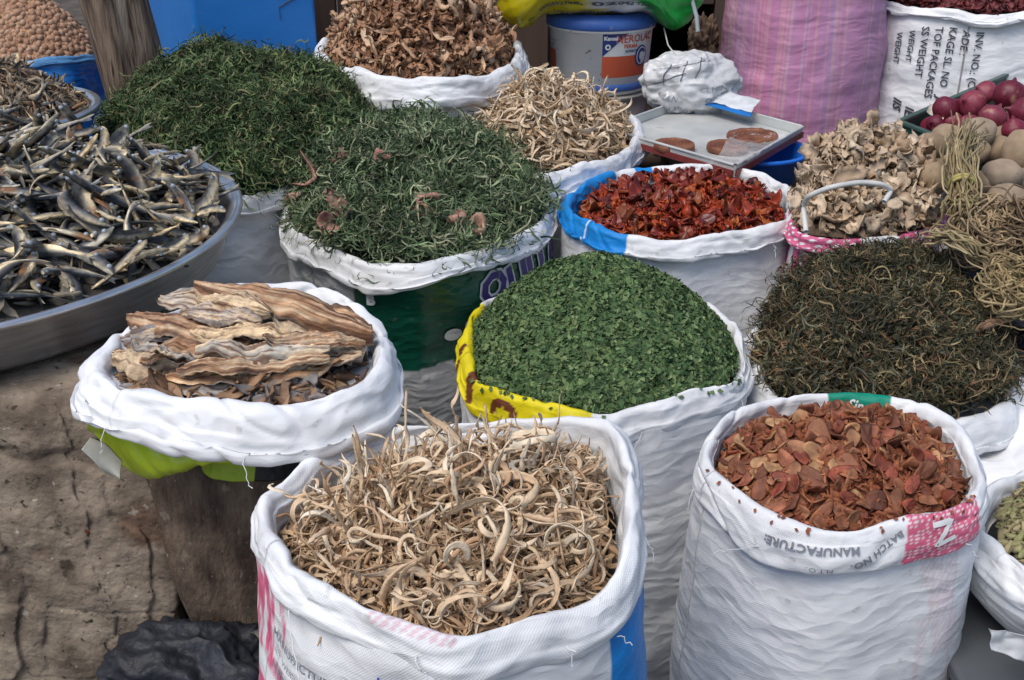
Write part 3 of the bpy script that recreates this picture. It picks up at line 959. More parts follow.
# --- front sack of curly strips
def front_cuff(s, uf, vf, col):
    a, b = s.uf(370, 625), s.uf(455, 640)
    pat = 0.5 + 0.5 * np.sin(uf * s.L * 1000 / 1.4 + vf * 60)
    col = tint(col, inside_u(uf, a, b) & (vf > .60) & (vf < .74) & (pat > .35), (0.72, 0.55, 0.60))
    return col
def front_body(s, uf, vf, col):
    a, b = s.uf(258, 500), s.uf(282, 575)
    edge = 0.006 * fbm(uf * 30, vf * 12, 0, 3, 2)
    m = inside_u(uf + edge, a - .03, b)
    rag = noise(uf * 60, vf * 30, 0, 8) < 0.55
    col = tint(col, m & ((vf < .13) | (vf > .16)) & rag, PINK, 0.5, uf, vf)
    a, b = s.uf(632, 572), s.uf(636, 500)
    col = tint(col, inside_u(uf + 0.010 * np.sin(vf * 9 + 1), a - .02, b + .12) & (vf > -0.02), BLU)
    return col
front = Sack('grain_sack', 'largest open white woven sack in front, full of curly beige dried strips', [(256, 505), (275, 482), (312, 456), (375, 432), (450, 422), (540, 421), (600, 430), (624, 455), (636, 500), (630, 560), (600, 588), (560, 606), (510, 622), (455, 637), (400, 627), (345, 609), (300, 587), (268, 552)], 0.93,
             dz=[0, 0, 0, 0, .004, .006, .015, .02, .01, .0, -.008, -.008, -.004, -.006, 0, 0, 0, 0], r=0.014, hem=0.040, inner=0.085, bscale=0.95, base=(0.01, 0.0), bulge=0.030, seed=3, cuffcol=front_cuff, bodycol=front_body, wob=0.010, cuff_lump=0.006, tuck=0.8)
# --- leafy flake sack
def leafy_cuff(s, uf, vf, col):
    a, b = s.uf(480, 303), s.uf(590, 412)
    m = inside_u(uf, a, b) & (vf > .12)
    col = tint(col, m, YEL)
    br = (0.16, 0.045, 0.018)
    d = 0.004
    for (x, y, t, w_, hh) in ((465, 350, .62, .010, .10), (462, 358, .82, .006, .12), (470, 378, .55, .009, .28)):
        u0 = s.uf(x, y) + (vf - t) * 0.03
        q = ((uf - u0 + .5) % 1 - .5) / w_; k = (vf - t) / hh
        col = tint(col, m & (q * q + k * k < 1), br)
    u0 = s.uf(507, 392)
    q = ((uf - u0 + .5) % 1 - .5) * s.L; k = (vf - .80) * s.Lc
    rr_ = np.sqrt((q / 1.25) ** 2 + k ** 2)
    col = tint(col, m & (rr_ < .022) & (rr_ > .012) & (vf < .80) , br)
    return col
leafy = Sack('grain_sack', 'tall open white sack with yellow cuff, heaped with fine green leaf flakes', [(462, 330), (478, 305), (520, 287), (580, 278), (640, 277), (700, 296), (738, 328), (748, 362), (735, 384), (700, 396), (650, 406), (600, 414), (555, 408), (510, 397), (478, 382), (462, 357)], 0.75,
             r=0.016, hem=0.046, inner=0.06, bscale=0.86, base=(0.0, 0.0), bulge=0.02, seed=11, cuffcol=leafy_cuff, wob=0.010, wrin=0.009, cuff_lump=0.006)
# --- brown slices sack
def brown_cuff(s, uf, vf, col):
    a, b = s.uf(903, 525), s.uf(972, 500)
    m = inside_u(uf + (vf - .7) * .015, a, b) & (vf > .42) & (vf < .93)
    pat = np.sin(uf * s.L * 2 * np.pi / .004) * np.sin(vf * s.Lc * 2 * np.pi / .004 + np.sin(uf * 400) * 2)
    col = tint(col, m & (pat < .55), (0.70, 0.14, 0.24))
    a, b = s.uf(890, 397), s.uf(828, 391)
    return tint(col, inside_u(uf, a, b) & (vf > .25) & (vf < .98), (0.0, 0.26, 0.17))
def brown_body(s, uf, vf, col):
    a, b = s.uf(925, 522), s.uf(965, 508)
    pat = np.sin(uf * s.L * 2 * np.pi / .005) * np.sin(vf * s.Hb * 2 * np.pi / .005)
    return tint(col, inside_u(uf - vf * .03, a, b) & (pat > -.2) & (noise(uf * 80, vf * 14, 0, 4) > -.2), (0.76, 0.66, 0.69))
brown = Sack('grain_sack', 'open white sack with pink print on its cuff, full of reddish brown dried slices', [(702, 455), (708, 432), (730, 411), (770, 399), (830, 392), (890, 396), (940, 410), (970, 438), (985, 472), (978, 500), (945, 515), (905, 524), (860, 532), (815, 530), (770, 515), (735, 494), (710, 475)], 0.80,
             r=0.014, hem=0.056, inner=0.05, bscale=0.98, base=(0.0, 0.03), bulge=0.022, seed=21, cuffcol=brown_cuff, bodycol=brown_body, wob=0.006, wrin=0.008, cuff_lump=0.0045)
# --- red chilli sack
def chili_cuff(s, uf, vf, col):
    a, b = s.uf(612, 168), s.uf(588, 226)
    m = inside_u(uf, a, b)
    m2 = inside_u(uf, s.uf(590, 228), s.uf(628, 238))
    m3 = inside_u(uf, s.uf(652, 165), s.uf(636, 167))
    return tint(col, (m | m2 | m3) & (vf > .1), BLU)
chili = Sack('grain_sack', 'open white sack with blue patches on its rolled rim, full of dried red pieces', [(566, 205), (576, 186), (610, 172), (655, 166), (710, 165), (760, 172), (792, 190), (797, 210), (775, 226), (730, 234), (680, 238), (630, 236), (590, 226)], 0.85,
             r=0.020, hem=0.038, inner=0.06, bscale=0.95, bulge=0.015, seed=31, cuffcol=chili_cuff, wob=0.008, wrin=0.010, cuff_lump=0.006)
# --- second herb bag: green printed film
def herb2_body(s, uf, vf, col):
    x = uf * s.L
    lower = 0.40 + 0.05 * np.sin(x * 14 + 1) + 0.02 * np.sin(x * 31)
    g = np.clip(0.5 + 0.8 * fbm(uf * 9, vf * 5, 0, 6, 2), 0, 1)[..., None]
    green = np.array([0.005, 0.075, 0.045]) * (1 - g) + np.array([0.012, 0.17, 0.10]) * g
    m = (vf < lower)[..., None].astype(float)
    m2 = ((vf > .12))[..., None]
    out = col * .82 * (1 - m) + green * m
    a, b = s.uf(300, 235), s.uf(352, 262)
    return tint(out, inside_u(uf, a - .12, b), WHITE * .86)
herb2 = Sack('printed_bag', 'dark green printed bag with white cuff, holding green herbs with pinkish mushrooms', [(288, 222), (282, 195), (300, 165), (350, 150), (420, 143), (490, 152), (535, 175), (548, 200), (545, 222), (515, 240), (475, 256), (430, 266), (390, 266), (345, 256), (310, 240)], 0.83,
             r=0.019, hem=0.042, inner=0.06, bscale=0.85, bulge=0.012, seed=41, mat=M_FILM, cuffmat=M_SACK_SOFT, bodycol=herb2_body, wob=0.008, wrin=0.005, zb=0.25)
herb1 = Sack('grain_sack', 'open white sack behind the fish basin, buried under a big heap of dark green herbs', [(106, 132), (132, 112), (200, 97), (300, 95), (365, 108), (380, 130), (362, 158), (320, 178), (270, 192), (215, 203), (160, 198), (118, 168)], 0.87,
             r=0.022, hem=0.045, inner=0.06, bscale=0.93, bulge=0.015, seed=51, wob=0.012, wrin=0.010)
def beige_cuff(s, uf, vf, col): return col
beige = Sack('grain_sack', 'open white sack heaped with pale beige dried strips, beside the metal tray', [(455, 132), (480, 108), (545, 97), (605, 102), (636, 118), (638, 138), (618, 156), (580, 168), (530, 176), (485, 172), (460, 155)], 0.87,
             r=0.023, hem=0.055, inner=0.06, bscale=0.92, bulge=0.015, seed=61, wob=0.010, wrin=0.008)
chips = Sack('grain_sack', 'rearmost open white sack full of curled brown dried peel chips', [(318, 52), (330, 32), (390, 18), (460, 17), (508, 28), (522, 48), (514, 64), (480, 75), (440, 80), (395, 78), (350, 69), (326, 62)], 1.00,
             r=0.026, hem=0.075, inner=0.06, bscale=0.9, bulge=0.02, seed=71, wob=0.010, wrin=0.012)
# --- pale curls in pink rimmed sack
def curls_cuff(s, uf, vf, col):
    x = uf * s.L; y = vf * s.Lc
    pat = np.sin(x * 2 * np.pi / .03 + y * 60) * np.sin(y * 2 * np.pi / .018 + x * 40)
    front_ = inside_u(uf, s.uf(862, 246), s.uf(895, 243))
    col = tint(col, (~front_) & (pat < .45), (0.66, 0.13, 0.27))
    return col
def curls_body(s, uf, vf, col):
    st = (np.sin(uf * s.L * 2 * np.pi / .09) > .3)
    return tint(col * .95, st, (0.66, 0.13, 0.27))
curls = Sack('grain_sack', 'white sack with pink patterned rim, heaped with ruffled pale dried pieces', [(792, 226), (796, 198), (825, 175), (870, 166), (915, 173), (943, 195), (944, 220), (918, 234), (875, 241), (830, 240), (802, 236)], 0.85,
             r=0.014, hem=0.03, inner=0.04, bscale=0.95, bulge=0.012, seed=81, cuffcol=curls_cuff, bodycol=curls_body, wob=0.006, group='open sacks of dried goods')
darkh = Sack('grain_sack', 'sagging open white sack buried under a big dark olive heap of dried leaves', [(760, 388), (750, 350), (765, 312), (815, 285), (880, 275), (945, 283), (985, 310), (1014, 350), (1018, 392), (985, 414), (930, 422), (860, 426), (800, 415)], 0.70,
             r=0.024, hem=0.055, inner=0.05, bscale=0.95, bulge=0.02, seed=91, wob=0.014, wrin=0.009)
pods = Sack('pod_bag', 'low white plastic bag of pale green dried pods on the grey container', [(976, 520), (985, 488), (1025, 462), (1100, 452), (1175, 465), (1215, 510), (1190, 565), (1110, 590), (1040, 582), (995, 555)], 0.70,
            r=0.022, hem=0.07, inner=0.05, bscale=0.85, bulge=0.03, zb=0.565, seed=101, wob=0.01, wrin=0.006, mat=M_SACK_SOFT, cat='bag', group='small open bags')
# --- split fish sack on the dusty block
def fish_body(s, uf, vf, col):
    return tint(tint(col, vf > .22, (0.36, 0.50, 0.03)), inside_u(uf, s.uf(225, 408), s.uf(385, 370)) & (vf > .22), (0.015, 0.016, 0.018))
fishsack = Sack('grain_sack', 'low white sack with broad smooth rolled rim, holding split dried fish', [(88, 378), (98, 350), (140, 322), (200, 298), (275, 287), (335, 290), (372, 312), (388, 350), (378, 380), (335, 400), (275, 408), (215, 406), (160, 402), (115, 396)], 0.99,
                r=0.026, hem=0.056, inner=0.06, bscale=0.45, bulge=-0.045, bodypow=.55, zb=0.83, seed=111, bodycol=fish_body, mat=M_SACK_SOFT, wob=0.008, wrin=0.004, cuff_lump=0.006, tuck=0.3)

# --- pink woven sack and the printed white sack at the back, peanut bag
def pinkw_body(s, uf, vf, col):
    x = uf * s.L
    g = np.random.default_rng(3)
    cols = [(0.56, 0.22, 0.35), (0.50, 0.24, 0.44), (0.64, 0.36, 0.40), (0.60, 0.20, 0.36), (0.44, 0.26, 0.50), (0.62, 0.44, 0.44), (0.55, 0.24, 0.42)]
    k = np.floor(x / 0.0052).astype(int); r1 = _h(k, k * 0, k * 0, 3)
    out = np.zeros_like(col)
    for i, c in enumerate(cols):
        m = (np.floor(r1 * len(cols)).astype(int) % len(cols)) == i
        out[m] = c
    k2 = np.floor(vf * s.Hb / 0.006).astype(int); r2 = _h(k2, k2 * 0, k2 * 0, 8)
    zone = np.clip(0.5 + 0.9 * noise(x * 9, 0, 0, 5), 0, 1)[..., None]
    out = out * .45 + .55 * (np.array([.58, .20, .36]) * zone + np.array([.47, .27, .44]) * (1 - zone))
    return out * (0.84 + 0.32 * r2)[..., None]
def octo(px0, px1, py, y, z, ry=None, n=12):
    a = WY(px0, py, y); b = WY(px1, py, y); cx = (a[0] + b[0]) / 2; rx = (b[0] - a[0]) / 2; ry = ry or rx
    return cx, rx, ry
class WorldSack(Sack): pass
def world_outline(cx, cy, rx, ry, z, n=14):
    """outline points turned back into the spots Sack() takes"""
    out = []
    for i in range(n):
        a = 2 * math.pi * i / n
        p = np.array([cx + rx * math.cos(a), cy + ry * math.sin(a), z]); d = depth_of(p)
        out.append((512 + FPX * p[0] / d, 340 + FPX * ((H - z) * cp - p[1] * sp) / d))
    return out
pinks = Sack('grain_sack', 'tall full pink and mauve striped woven sack behind the metal tray', world_outline(0.88, 3.42, 0.235, 0.2, 1.30), 1.30, r=0.03, hem=0.05, inner=0.03, bscale=1.0, bulge=0.03, seed=121, bodycol=pinkw_body, cuffcol=pinkw_body if False else None, mat=M_SACK_SOFT, wob=0.012, wrin=0.005, cat='sack', group='tall full sacks at the back')
inv = Sack('grain_sack', 'tall white cotton sack printed with black shipping words, behind the onions', world_outline(1.43, 3.42, 0.315, 0.24, 1.075), 1.075, r=0.018, hem=0.022, inner=0.04, bscale=1.02, bulge=0.02, seed=131, mat=M_SACK_SOFT, wob=0.010, wrin=0.010, group='tall full sacks at the back')
def pea_body(s, uf, vf, col):
    g = fbm(uf * 14, vf * 16, 0, 12, 3)[..., None]
    return np.array([0.006, 0.10, 0.42]) + np.clip(g, 0, 1) * np.array([0.02, 0.17, 0.36])
peab = Sack('peanut_bag', 'shiny blue plastic bag heaped with light brown nuts beside the wooden post', world_outline(-1.365, 3.12, 0.225, 0.17, 0.985), 0.985, r=0.010, hem=0.02, inner=0.03, bscale=0.98, bulge=0.02, seed=141, mat=M_FILM, bodycol=pea_body, cuffcol=lambda s, u, v, c: c * 0 + np.array([0.10, 0.28, 0.55]), wob=0.008, wrin=0.008, cat='bag', group='small open bags')
tag(peab.root, group='small open bags')

# ------------------------------------------------------------------ prints on the sacks
def word(txt, size, du=0, dv=0, rot=0.0, **k):
    V, F = text_flat(txt, size, rot, **k); return (V, F, du, dv)
# brown slice sack: turned-over print on the cuff
uu = brown.uf(815, 530)
decal('printed_words', brown.cuff, [word('MANUFACTURE:', 0.0135, 0, 0, math.pi, bold=0.0004, spacing=1.05)], uu, 0.66, M_INKSOFT, brown.root)
decal('printed_words', brown.cuff, [word('M.T.O.:', 0.009, 0, 0, math.pi)], brown.uf(822, 531), 0.86, M_INKSOFT, brown.root)
decal('printed_words', brown.cuff, [word('BATCH NO.', 0.0135, 0, 0, math.pi + 0.45, bold=0.0004, spacing=1.05)], brown.uf(876, 529), 0.71, M_INKSOFT, brown.root)
u7 = brown.uf(940, 516)
decal('printed_stroke', brown.cuff, [(*stroke_flat([(-.016, .012), (.012, .014), (-.012, -.014), (.016, -.008)], 0.0062), 0, 0)], u7, 0.66, M_WHITEPRINT, brown.root, off=0.002)
decal('printed_words', brown.cuff, [word('Since', 0.021, 0, 0, math.pi, shear=0.3, bold=0.0005)], brown.uf(862, 393), 0.30, M_WHITEPRINT, brown.root)
# front sack side print
uf0 = front.uf(300, 592)
decal('printed_words', front.body, [word('MANUFACTURE', 0.013, 0, 0, -0.15, bold=0.0003), word('NET WEIGHT WHEN PACKED', 0.010, 0.018, -0.022, -0.15), word('NET WEIGHT', 0.015, -.002, -0.038, -0.15, bold=0.0004), word('5 0  K G', 0.015, 0.0, -0.062, -0.15)], uf0, 0.078, M_INKSOFT, front.root, off=0.004)
for sk in ([(-.008, .024), (-.010, .0), (-.007, -.026)], [(.006, .023), (.004, .002), (.007, -.026)], [(.03, .0), (.026, -.014), (.021, -.03)], [(-.045, -.018), (-.03, -.012), (-.02, -.022)], [(.13, .004), (.142, -.006), (.15, -.03)]):
    decal('pen_stroke', front.body, [(*stroke_flat(sk, 0.0022), 0, 0)], front.uf(395, 626), 0.072, M_BLUEINK, front.root, off=0.004)
# green bag lettering
M_PURPLE = mat_flat('purple_print', (0.045, 0.03, 0.21), 0.35)
M_REDPRINT = mat_flat('red_print', (0.45, 0.02, 0.03), 0.35)
for k, (px_, py_, ch, vv) in enumerate([(492, 250, 'O', .125), (514, 240, 'U', .120), (532, 230, 'U', .112), (546, 216, 'O', .105)]):
    u_ = herb2.uf(px_, py_)
    decal('letter_halo', herb2.body, [word(ch, 0.088, 0, 0, 0.25, bold=0.0085)], u_, vv, M_WHITEPRINT, herb2.root, off=0.003)
    decal('printed_letter', herb2.body, [word(ch, 0.088, 0, 0, 0.25, bold=0.0035)], u_, vv, M_PURPLE, herb2.root, off=0.0045)
ub = herb2.uf(462, 258)
for w_, h_, dx, dy in ((.040, .026, -.03, 0), (.035, .035, .015, .010), (.022, .02, .02, -.028), (.07, .04, .03, -.055), (.014, .012, -.09, -.085)):
    decal('white_spot', herb2.body, [(*shape_flat('disc', w_, h_), dx, dy)], ub, 0.25, M_WHITEPRINT, herb2.root, off=0.003)
decal('red_badge', herb2.body, [(*shape_flat('rect', .026, .036), 0.022, 0.012)], ub, 0.25, M_REDPRINT, herb2.root, off=0.0045)
decal('printed_letter', herb2.body, [word('P', 0.024, 0.022, 0.012)], ub, 0.25, M_WHITEPRINT, herb2.root, off=0.006)
decal('printed_letter', herb2.body, [word('B', 0.03, 0, 0, 0, bold=.002)], herb2.uf(372, 262), 0.10, M_WHITEPRINT, herb2.root, off=0.004)
# shipping words on the back sack, reading downwards
M_STENCIL = mat_flat('stencil_ink', (0.05, 0.055, 0.07), 0.8)
fl = []
for k, t in enumerate(['INV. NO.: (C', 'ADE :', 'KAGE SL. NO', 'TOF PACKAGES', 'SS WEIGHT', 'WEIGHT', 'WEIGHT']):
    V, F = text_flat(t, 0.029 if k < 5 else 0.024, 0, bold=0.0004, spacing=1.0)
    w_ = V[:, 0].max() - V[:, 0].min()
    V = np.stack([V[:, 1], -(V[:, 0] - V[:, 0].min())], 1)      # turned to read downwards
    fl.append((V, F, 0.105 - k * 0.037, -0.0 - 0.012 * max(0, k - 4)))
ui = inv.uf(945, 10)
decal('stencilled_words', inv.body, fl, ui, 0.03, M_STENCIL, inv.root, off=0.004)
st = []
gg = np.random.default_rng(4)
for k, (dx, dy, t) in enumerate([(.055, -.155, 'I'), (.03, -.18, 'JACI'), (.03, -.25, 'IJI'), (-.015, -.235, '150'), (-.05, -.20, 'IEI'), (-.09, -.18, 'IIS'), (-.085, -.265, '3'), (-.05, -.275, '2'), (.075, -.21, '1')]):
    V, F = text_flat(t, 0.036, -math.pi / 2, bold=0.001, shear=0.3); st.append((V, F, dx, dy - .05))
decal('brush_writing', inv.body, st, ui, 0.03, M_STENCIL, inv.root, off=0.004)
m = MB()
pts = [tuple(inv.body.put(np.array([inv.uf(972, 10)]), np.array([t]), 0.002)[0]) for t in np.linspace(0.02, 0.5, 40)]
m.tube(pts, 0.0022, 6); part('seam', m.mesh(True), mat_flat('seam_thread', (0.36, 0.34, 0.32)), inv.root)

# ================================================================== goods in the sacks
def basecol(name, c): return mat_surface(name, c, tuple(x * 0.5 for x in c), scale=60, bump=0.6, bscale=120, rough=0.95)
def merged_shapes(shapes):
    out = []
    for V, F in shapes:
        if isinstance(F, list):
            F = np.concatenate([f if f.shape[1] == 4 else np.concatenate([f, f[:, 2:3]], 1) for f in F if f.shape[1] == 4])
        out.append((V, F))
    return out

# ---- front: curly strips
M_STRIP = mat_pieces('dried_strip', [(0.72, 0.56, 0.38), (0.56, 0.38, 0.23), (0.78, 0.67, 0.50), (0.42, 0.25, 0.14), (0.72, 0.55, 0.36), (0.80, 0.73, 0.60), (0.66, 0.47, 0.30), (0.78, 0.65, 0.47)], rand='object', mott=0.22, mscale=70, bump=0.5, bscale=250, rough=0.62)
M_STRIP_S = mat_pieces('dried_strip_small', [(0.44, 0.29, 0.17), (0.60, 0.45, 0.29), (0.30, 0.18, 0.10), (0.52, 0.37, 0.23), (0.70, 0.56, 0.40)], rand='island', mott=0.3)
hp = Heap(front.C, front.N, inset=0.030, drop=0.050, peak=0.066, power=1.6, shift=(-0.012, 0.0), lump=0.007, lscale=16, seed=2)
tm = [ribbon(rng.uniform(.07, .15), rng.uniform(.0028, .0055), .0008, 20, rng.uniform(2, 9), rng.uniform(4, 9), 1.2, 0.5, 100 + i, blunt=.7) for i in range(16)]
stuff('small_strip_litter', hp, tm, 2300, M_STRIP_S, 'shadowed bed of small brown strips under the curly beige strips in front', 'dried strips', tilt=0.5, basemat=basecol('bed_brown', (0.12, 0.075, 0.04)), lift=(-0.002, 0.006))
sh = [ribbon(rng.uniform(.12, .24), rng.choice([.0032, .004, .0045, .005, .006, .008]), .0009, 54, rng.uniform(0, 5), rng.uniform(7, 17), rng.uniform(1.2, 3.5), rng.uniform(.05, .5), 200 + i, ragged=0.12, taper=.5, blunt=.5) for i in range(60)]
P, Nn = hp.even(298)
P = P + Nn * rng.uniform(0.004, 0.020, len(P))[:, None]
individuals('curly_strip', protos('curly_strip', sh, M_STRIP), P, frames(Nn, 0.36), rng.uniform(.7, 1.35, len(P)), 'curly beige strip in the front sack', 'dried strip', 'curly strips in the front sack', front.C, .026)

# ---- leafy flakes
M_FLAKE = mat_pieces('green_flake', [(0.060, 0.125, 0.045), (0.032, 0.072, 0.028), (0.11, 0.185, 0.070), (0.018, 0.042, 0.017), (0.20, 0.27, 0.12), (0.070, 0.135, 0.050), (0.15, 0.20, 0.075)], rand='island', mott=0.15, bump=0.0, rough=0.8)
hp = Heap(leafy.C, leafy.N, inset=0.012, drop=0.010, peak=0.128, power=2.1, shift=(-0.005, 0.02), lump=0.010, lscale=14, seed=4)
tm = []
for i in range(12):
    g = np.random.default_rng(i); n = 6; a = np.linspace(0, 2 * np.pi, n, endpoint=False)
    rr_ = g.uniform(.6, 1.1, n) * .0055
    V = np.concatenate([np.stack([np.cos(a) * rr_ * 1.3, np.sin(a) * rr_ * .8, g.uniform(-1, 1, n) * .002], 1), [[0, 0, g.uniform(-.001, .001)]]])
    tm.append((V, np.array([[0, 1, 2, 6], [2, 3, 4, 6], [4, 5, 0, 6]])))
tm += [ribbon(.022, .0012, .001, 4, 2, 1, 0, 0, 900 + i, open_=True) for i in range(2)]
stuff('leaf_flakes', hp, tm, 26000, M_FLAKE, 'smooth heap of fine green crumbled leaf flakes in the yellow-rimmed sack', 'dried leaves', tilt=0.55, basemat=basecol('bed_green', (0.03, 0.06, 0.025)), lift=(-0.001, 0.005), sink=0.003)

# ---- brown slices
M_SLICE = mat_pieces('brown_slice', [(0.24, 0.085, 0.042), (0.33, 0.15, 0.075), (0.14, 0.045, 0.024), (0.26, 0.062, 0.036), (0.44, 0.25, 0.12), (0.19, 0.065, 0.034), (0.29, 0.11, 0.052), (0.10, 0.034, 0.02)], rand='object', mott=0.5, mscale=45, bump=0.9, bscale=160, rough=0.6, spec=0.35)
M_SLICE_S = mat_pieces('brown_slice_small', [(0.20, 0.06, 0.03), (0.30, 0.11, 0.05), (0.14, 0.04, 0.02)], rand='island', mott=0.35)
hp = Heap(brown.C, brown.N, inset=0.022, drop=0.030, peak=0.050, power=2.2, shift=(0, 0.01), lump=0.009, lscale=16, seed=6)
small = merged_shapes([chip(rng.uniform(.009, .017), rng.uniform(.006, .010), .002, 0.7, .2, 300 + i, na=10, nr=4) for i in range(12)])
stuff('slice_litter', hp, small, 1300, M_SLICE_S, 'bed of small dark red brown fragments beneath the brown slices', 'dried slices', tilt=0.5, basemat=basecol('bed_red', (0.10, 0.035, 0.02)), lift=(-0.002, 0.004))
sh = [chip(rng.uniform(.014, .024), rng.uniform(.008, .014), .0036, rng.uniform(.12, .62), rng.uniform(.04, .13), 320 + i, na=22, nr=7, rag=.09) for i in range(44)]
P, Nn = hp.even(296)
P = P + Nn * rng.uniform(0.003, 0.013, len(P))[:, None]
S_ = rng.uniform(.7, 1.12, len(P)); S_[-3:] *= 1.25
individuals('dried_slice', protos('dried_slice', sh, M_SLICE), P, frames(Nn, 0.46), S_, 'reddish brown slice in the pink-printed sack', 'dried slice', 'reddish brown dried slices', brown.C, .016)

# ---- red pieces
M_RED = mat_pieces('red_piece', [(0.17, 0.016, 0.008), (0.30, 0.040, 0.011), (0.09, 0.008, 0.006), (0.20, 0.022, 0.009), (0.035, 0.006, 0.006), (0.38, 0.10, 0.025), (0.13, 0.015, 0.009)], rand='object', mott=0.4, mscale=60, bump=0.6, bscale=120, rough=0.38, spec=0.5)
M_RED_S = mat_pieces('red_piece_small', [(0.30, 0.03, 0.012), (0.42, 0.08, 0.02), (0.14, 0.012, 0.008)], rand='island', rough=0.5)
hp = Heap(chili.C, chili.N, inset=0.028, drop=0.030, peak=0.040, power=2.0, shift=(0, 0.01), lump=0.012, lscale=15, seed=8)
small = merged_shapes([chip(rng.uniform(.009, .015), rng.uniform(.006, .010), .0015, .9, .35, 400 + i, na=8, nr=3, rag=.3) for i in range(8)])
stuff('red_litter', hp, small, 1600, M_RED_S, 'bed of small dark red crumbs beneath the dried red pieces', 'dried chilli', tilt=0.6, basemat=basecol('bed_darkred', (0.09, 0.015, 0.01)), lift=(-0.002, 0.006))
sh = [chip(rng.uniform(.016, .030), rng.uniform(.010, .017), .0025, rng.uniform(.3, 1.0), rng.uniform(.12, .30), 420 + i, na=24, nr=7, rag=.16) for i in range(30)]
sh += [ribbon(rng.uniform(.04, .07), rng.uniform(.012, .02), .002, 20, rng.uniform(1, 6), rng.uniform(3, 9), 1.5, 1.2, 450 + i, ragged=.2, taper=.5) for i in range(14)]
P, Nn = hp.even(230)
P = P + Nn * rng.uniform(0.002, 0.016, len(P))[:, None]
individuals('red_chilli_piece', protos('red_chilli_piece', sh, M_RED), P, frames(Nn, 0.42), rng.uniform(.75, 1.2, len(P)), 'crumpled red piece in the blue-patched sack', 'dried chilli', 'dried red pieces', chili.C, .02)

# ---- beige strips
M_BEIGE = mat_pieces('beige_strip', [(0.66, 0.52, 0.37), (0.50, 0.36, 0.23), (0.74, 0.63, 0.48), (0.58, 0.43, 0.28), (0.70, 0.57, 0.41)], rand='object', mott=0.2, mscale=50, bump=0.4, rough=0.7)
M_BEIGE_S = mat_pieces('beige_strip_small', [(0.42, 0.30, 0.18), (0.32, 0.21, 0.12), (0.54, 0.42, 0.27)], rand='island')
hp = Heap(beige.C, beige.N, inset=0.030, drop=0.015, peak=0.115, power=1.5, shift=(-0.01, 0.02), lump=0.008, lscale=14, seed=10)
tm = [ribbon(rng.uniform(.07, .12), rng.uniform(.006, .010), .0015, 10, 4, 3, 1.2, 0.5, 500 + i) for i in range(10)]
stuff('small_strip_litter', hp, tm, 1700, M_BEIGE_S, 'bed of thin brownish strips under the pale beige strips near the tray', 'dried strips', tilt=0.5, basemat=basecol('bed_beige', (0.16, 0.11, 0.065)), lift=(-0.002, 0.008))
sh = [ribbon(rng.uniform(.14, .28), rng.uniform(.006, .011), .0012, 40, rng.uniform(0, 5), rng.uniform(4, 11), rng.uniform(1, 3), rng.uniform(.2, .9), 520 + i, ragged=.08, taper=.25, blunt=.75) for i in range(26)]
P, Nn = hp.even(240)
P = P + Nn * rng.uniform(0.005, 0.026, len(P))[:, None]
individuals('beige_strip', protos('beige_strip', sh, M_BEIGE), P, frames(Nn, 0.35), rng.uniform(.7, 1.1, len(P)), 'pale dried strip beside the metal tray', 'dried strip', 'pale beige strips', beige.C, .018)

# ---- brown chips at the back
M_CHIP = mat_pieces('peel_chip', [(0.46, 0.29, 0.18), (0.34, 0.18, 0.10), (0.58, 0.41, 0.27), (0.42, 0.25, 0.15), (0.24, 0.12, 0.07), (0.64, 0.49, 0.34)], rand='object', mott=0.25, mscale=40, bump=0.5, rough=0.7)
M_CHIP_S = mat_pieces('peel_chip_small', [(0.26, 0.13, 0.07), (0.36, 0.2, 0.11), (0.17, 0.08, 0.045)], rand='island')
hp = Heap(chips.C, chips.N, inset=0.022, drop=0.012, peak=0.20, power=1.6, shift=(0, 0.0), lump=0.014, lscale=10, seed=12)
tm = [ribbon(rng.uniform(.04, .08), rng.uniform(.010, .018), .002, 8, 4, 3, 1.2, 0.7, 600 + i) for i in range(10)]
stuff('chip_litter', hp, tm, 1300, M_CHIP_S, 'bed of small dark fragments under the curled brown peel chips', 'dried peel', tilt=0.5, basemat=basecol('bed_chip', (0.12, 0.06, 0.035)), lift=(-0.002, 0.008))
sh = [ribbon(rng.uniform(.07, .15), rng.uniform(.012, .024), .0016, 30, rng.uniform(0, 5), rng.uniform(3, 9), rng.uniform(.8, 3.0), rng.uniform(.5, 1.6), 620 + i, ragged=.18, taper=.6, blunt=.5) for i in range(36)]
P, Nn = hp.even(285)
P = P + Nn * rng.uniform(0.006, 0.030, len(P))[:, None]
individuals('peel_chip', protos('peel_chip', sh, M_CHIP), P, frames(Nn, 0.5), rng.uniform(.7, 1.15, len(P)), 'brown peel chip in the rearmost sack', 'peel chip', 'curled brown peel chips', chips.C, .02)

# ---- pale ruffled curls
M_CURL = mat_pieces('pale_curl', [(0.54, 0.42, 0.30), (0.40, 0.28, 0.18), (0.62, 0.51, 0.38), (0.48, 0.35, 0.24)], rand='object', mott=0.25, mscale=45, bump=0.5, rough=0.75)
hp = Heap(curls.C, curls.N, inset=0.006, drop=-0.006, peak=0.125, power=2.0, shift=(-0.030, 0.025), lump=0.012, lscale=12, seed=14)
hp2 = hp
tm = [ribbon(rng.uniform(.03, .06), rng.uniform(.010, .016), .002, 8, 6, 3, 1.2, 0.7, 700 + i) for i in range(8)]
stuff('curl_litter', hp, tm, 900, mat_pieces('curl_small', [(0.30, 0.21, 0.14), (0.40, 0.3, 0.2), (0.2, 0.13, 0.08)], rand='island'), 'bed of small brownish bits beneath the ruffled pale pieces', 'dried pieces', tilt=0.5, basemat=basecol('bed_curl', (0.13, 0.09, 0.06)), lift=(-0.002, 0.006))
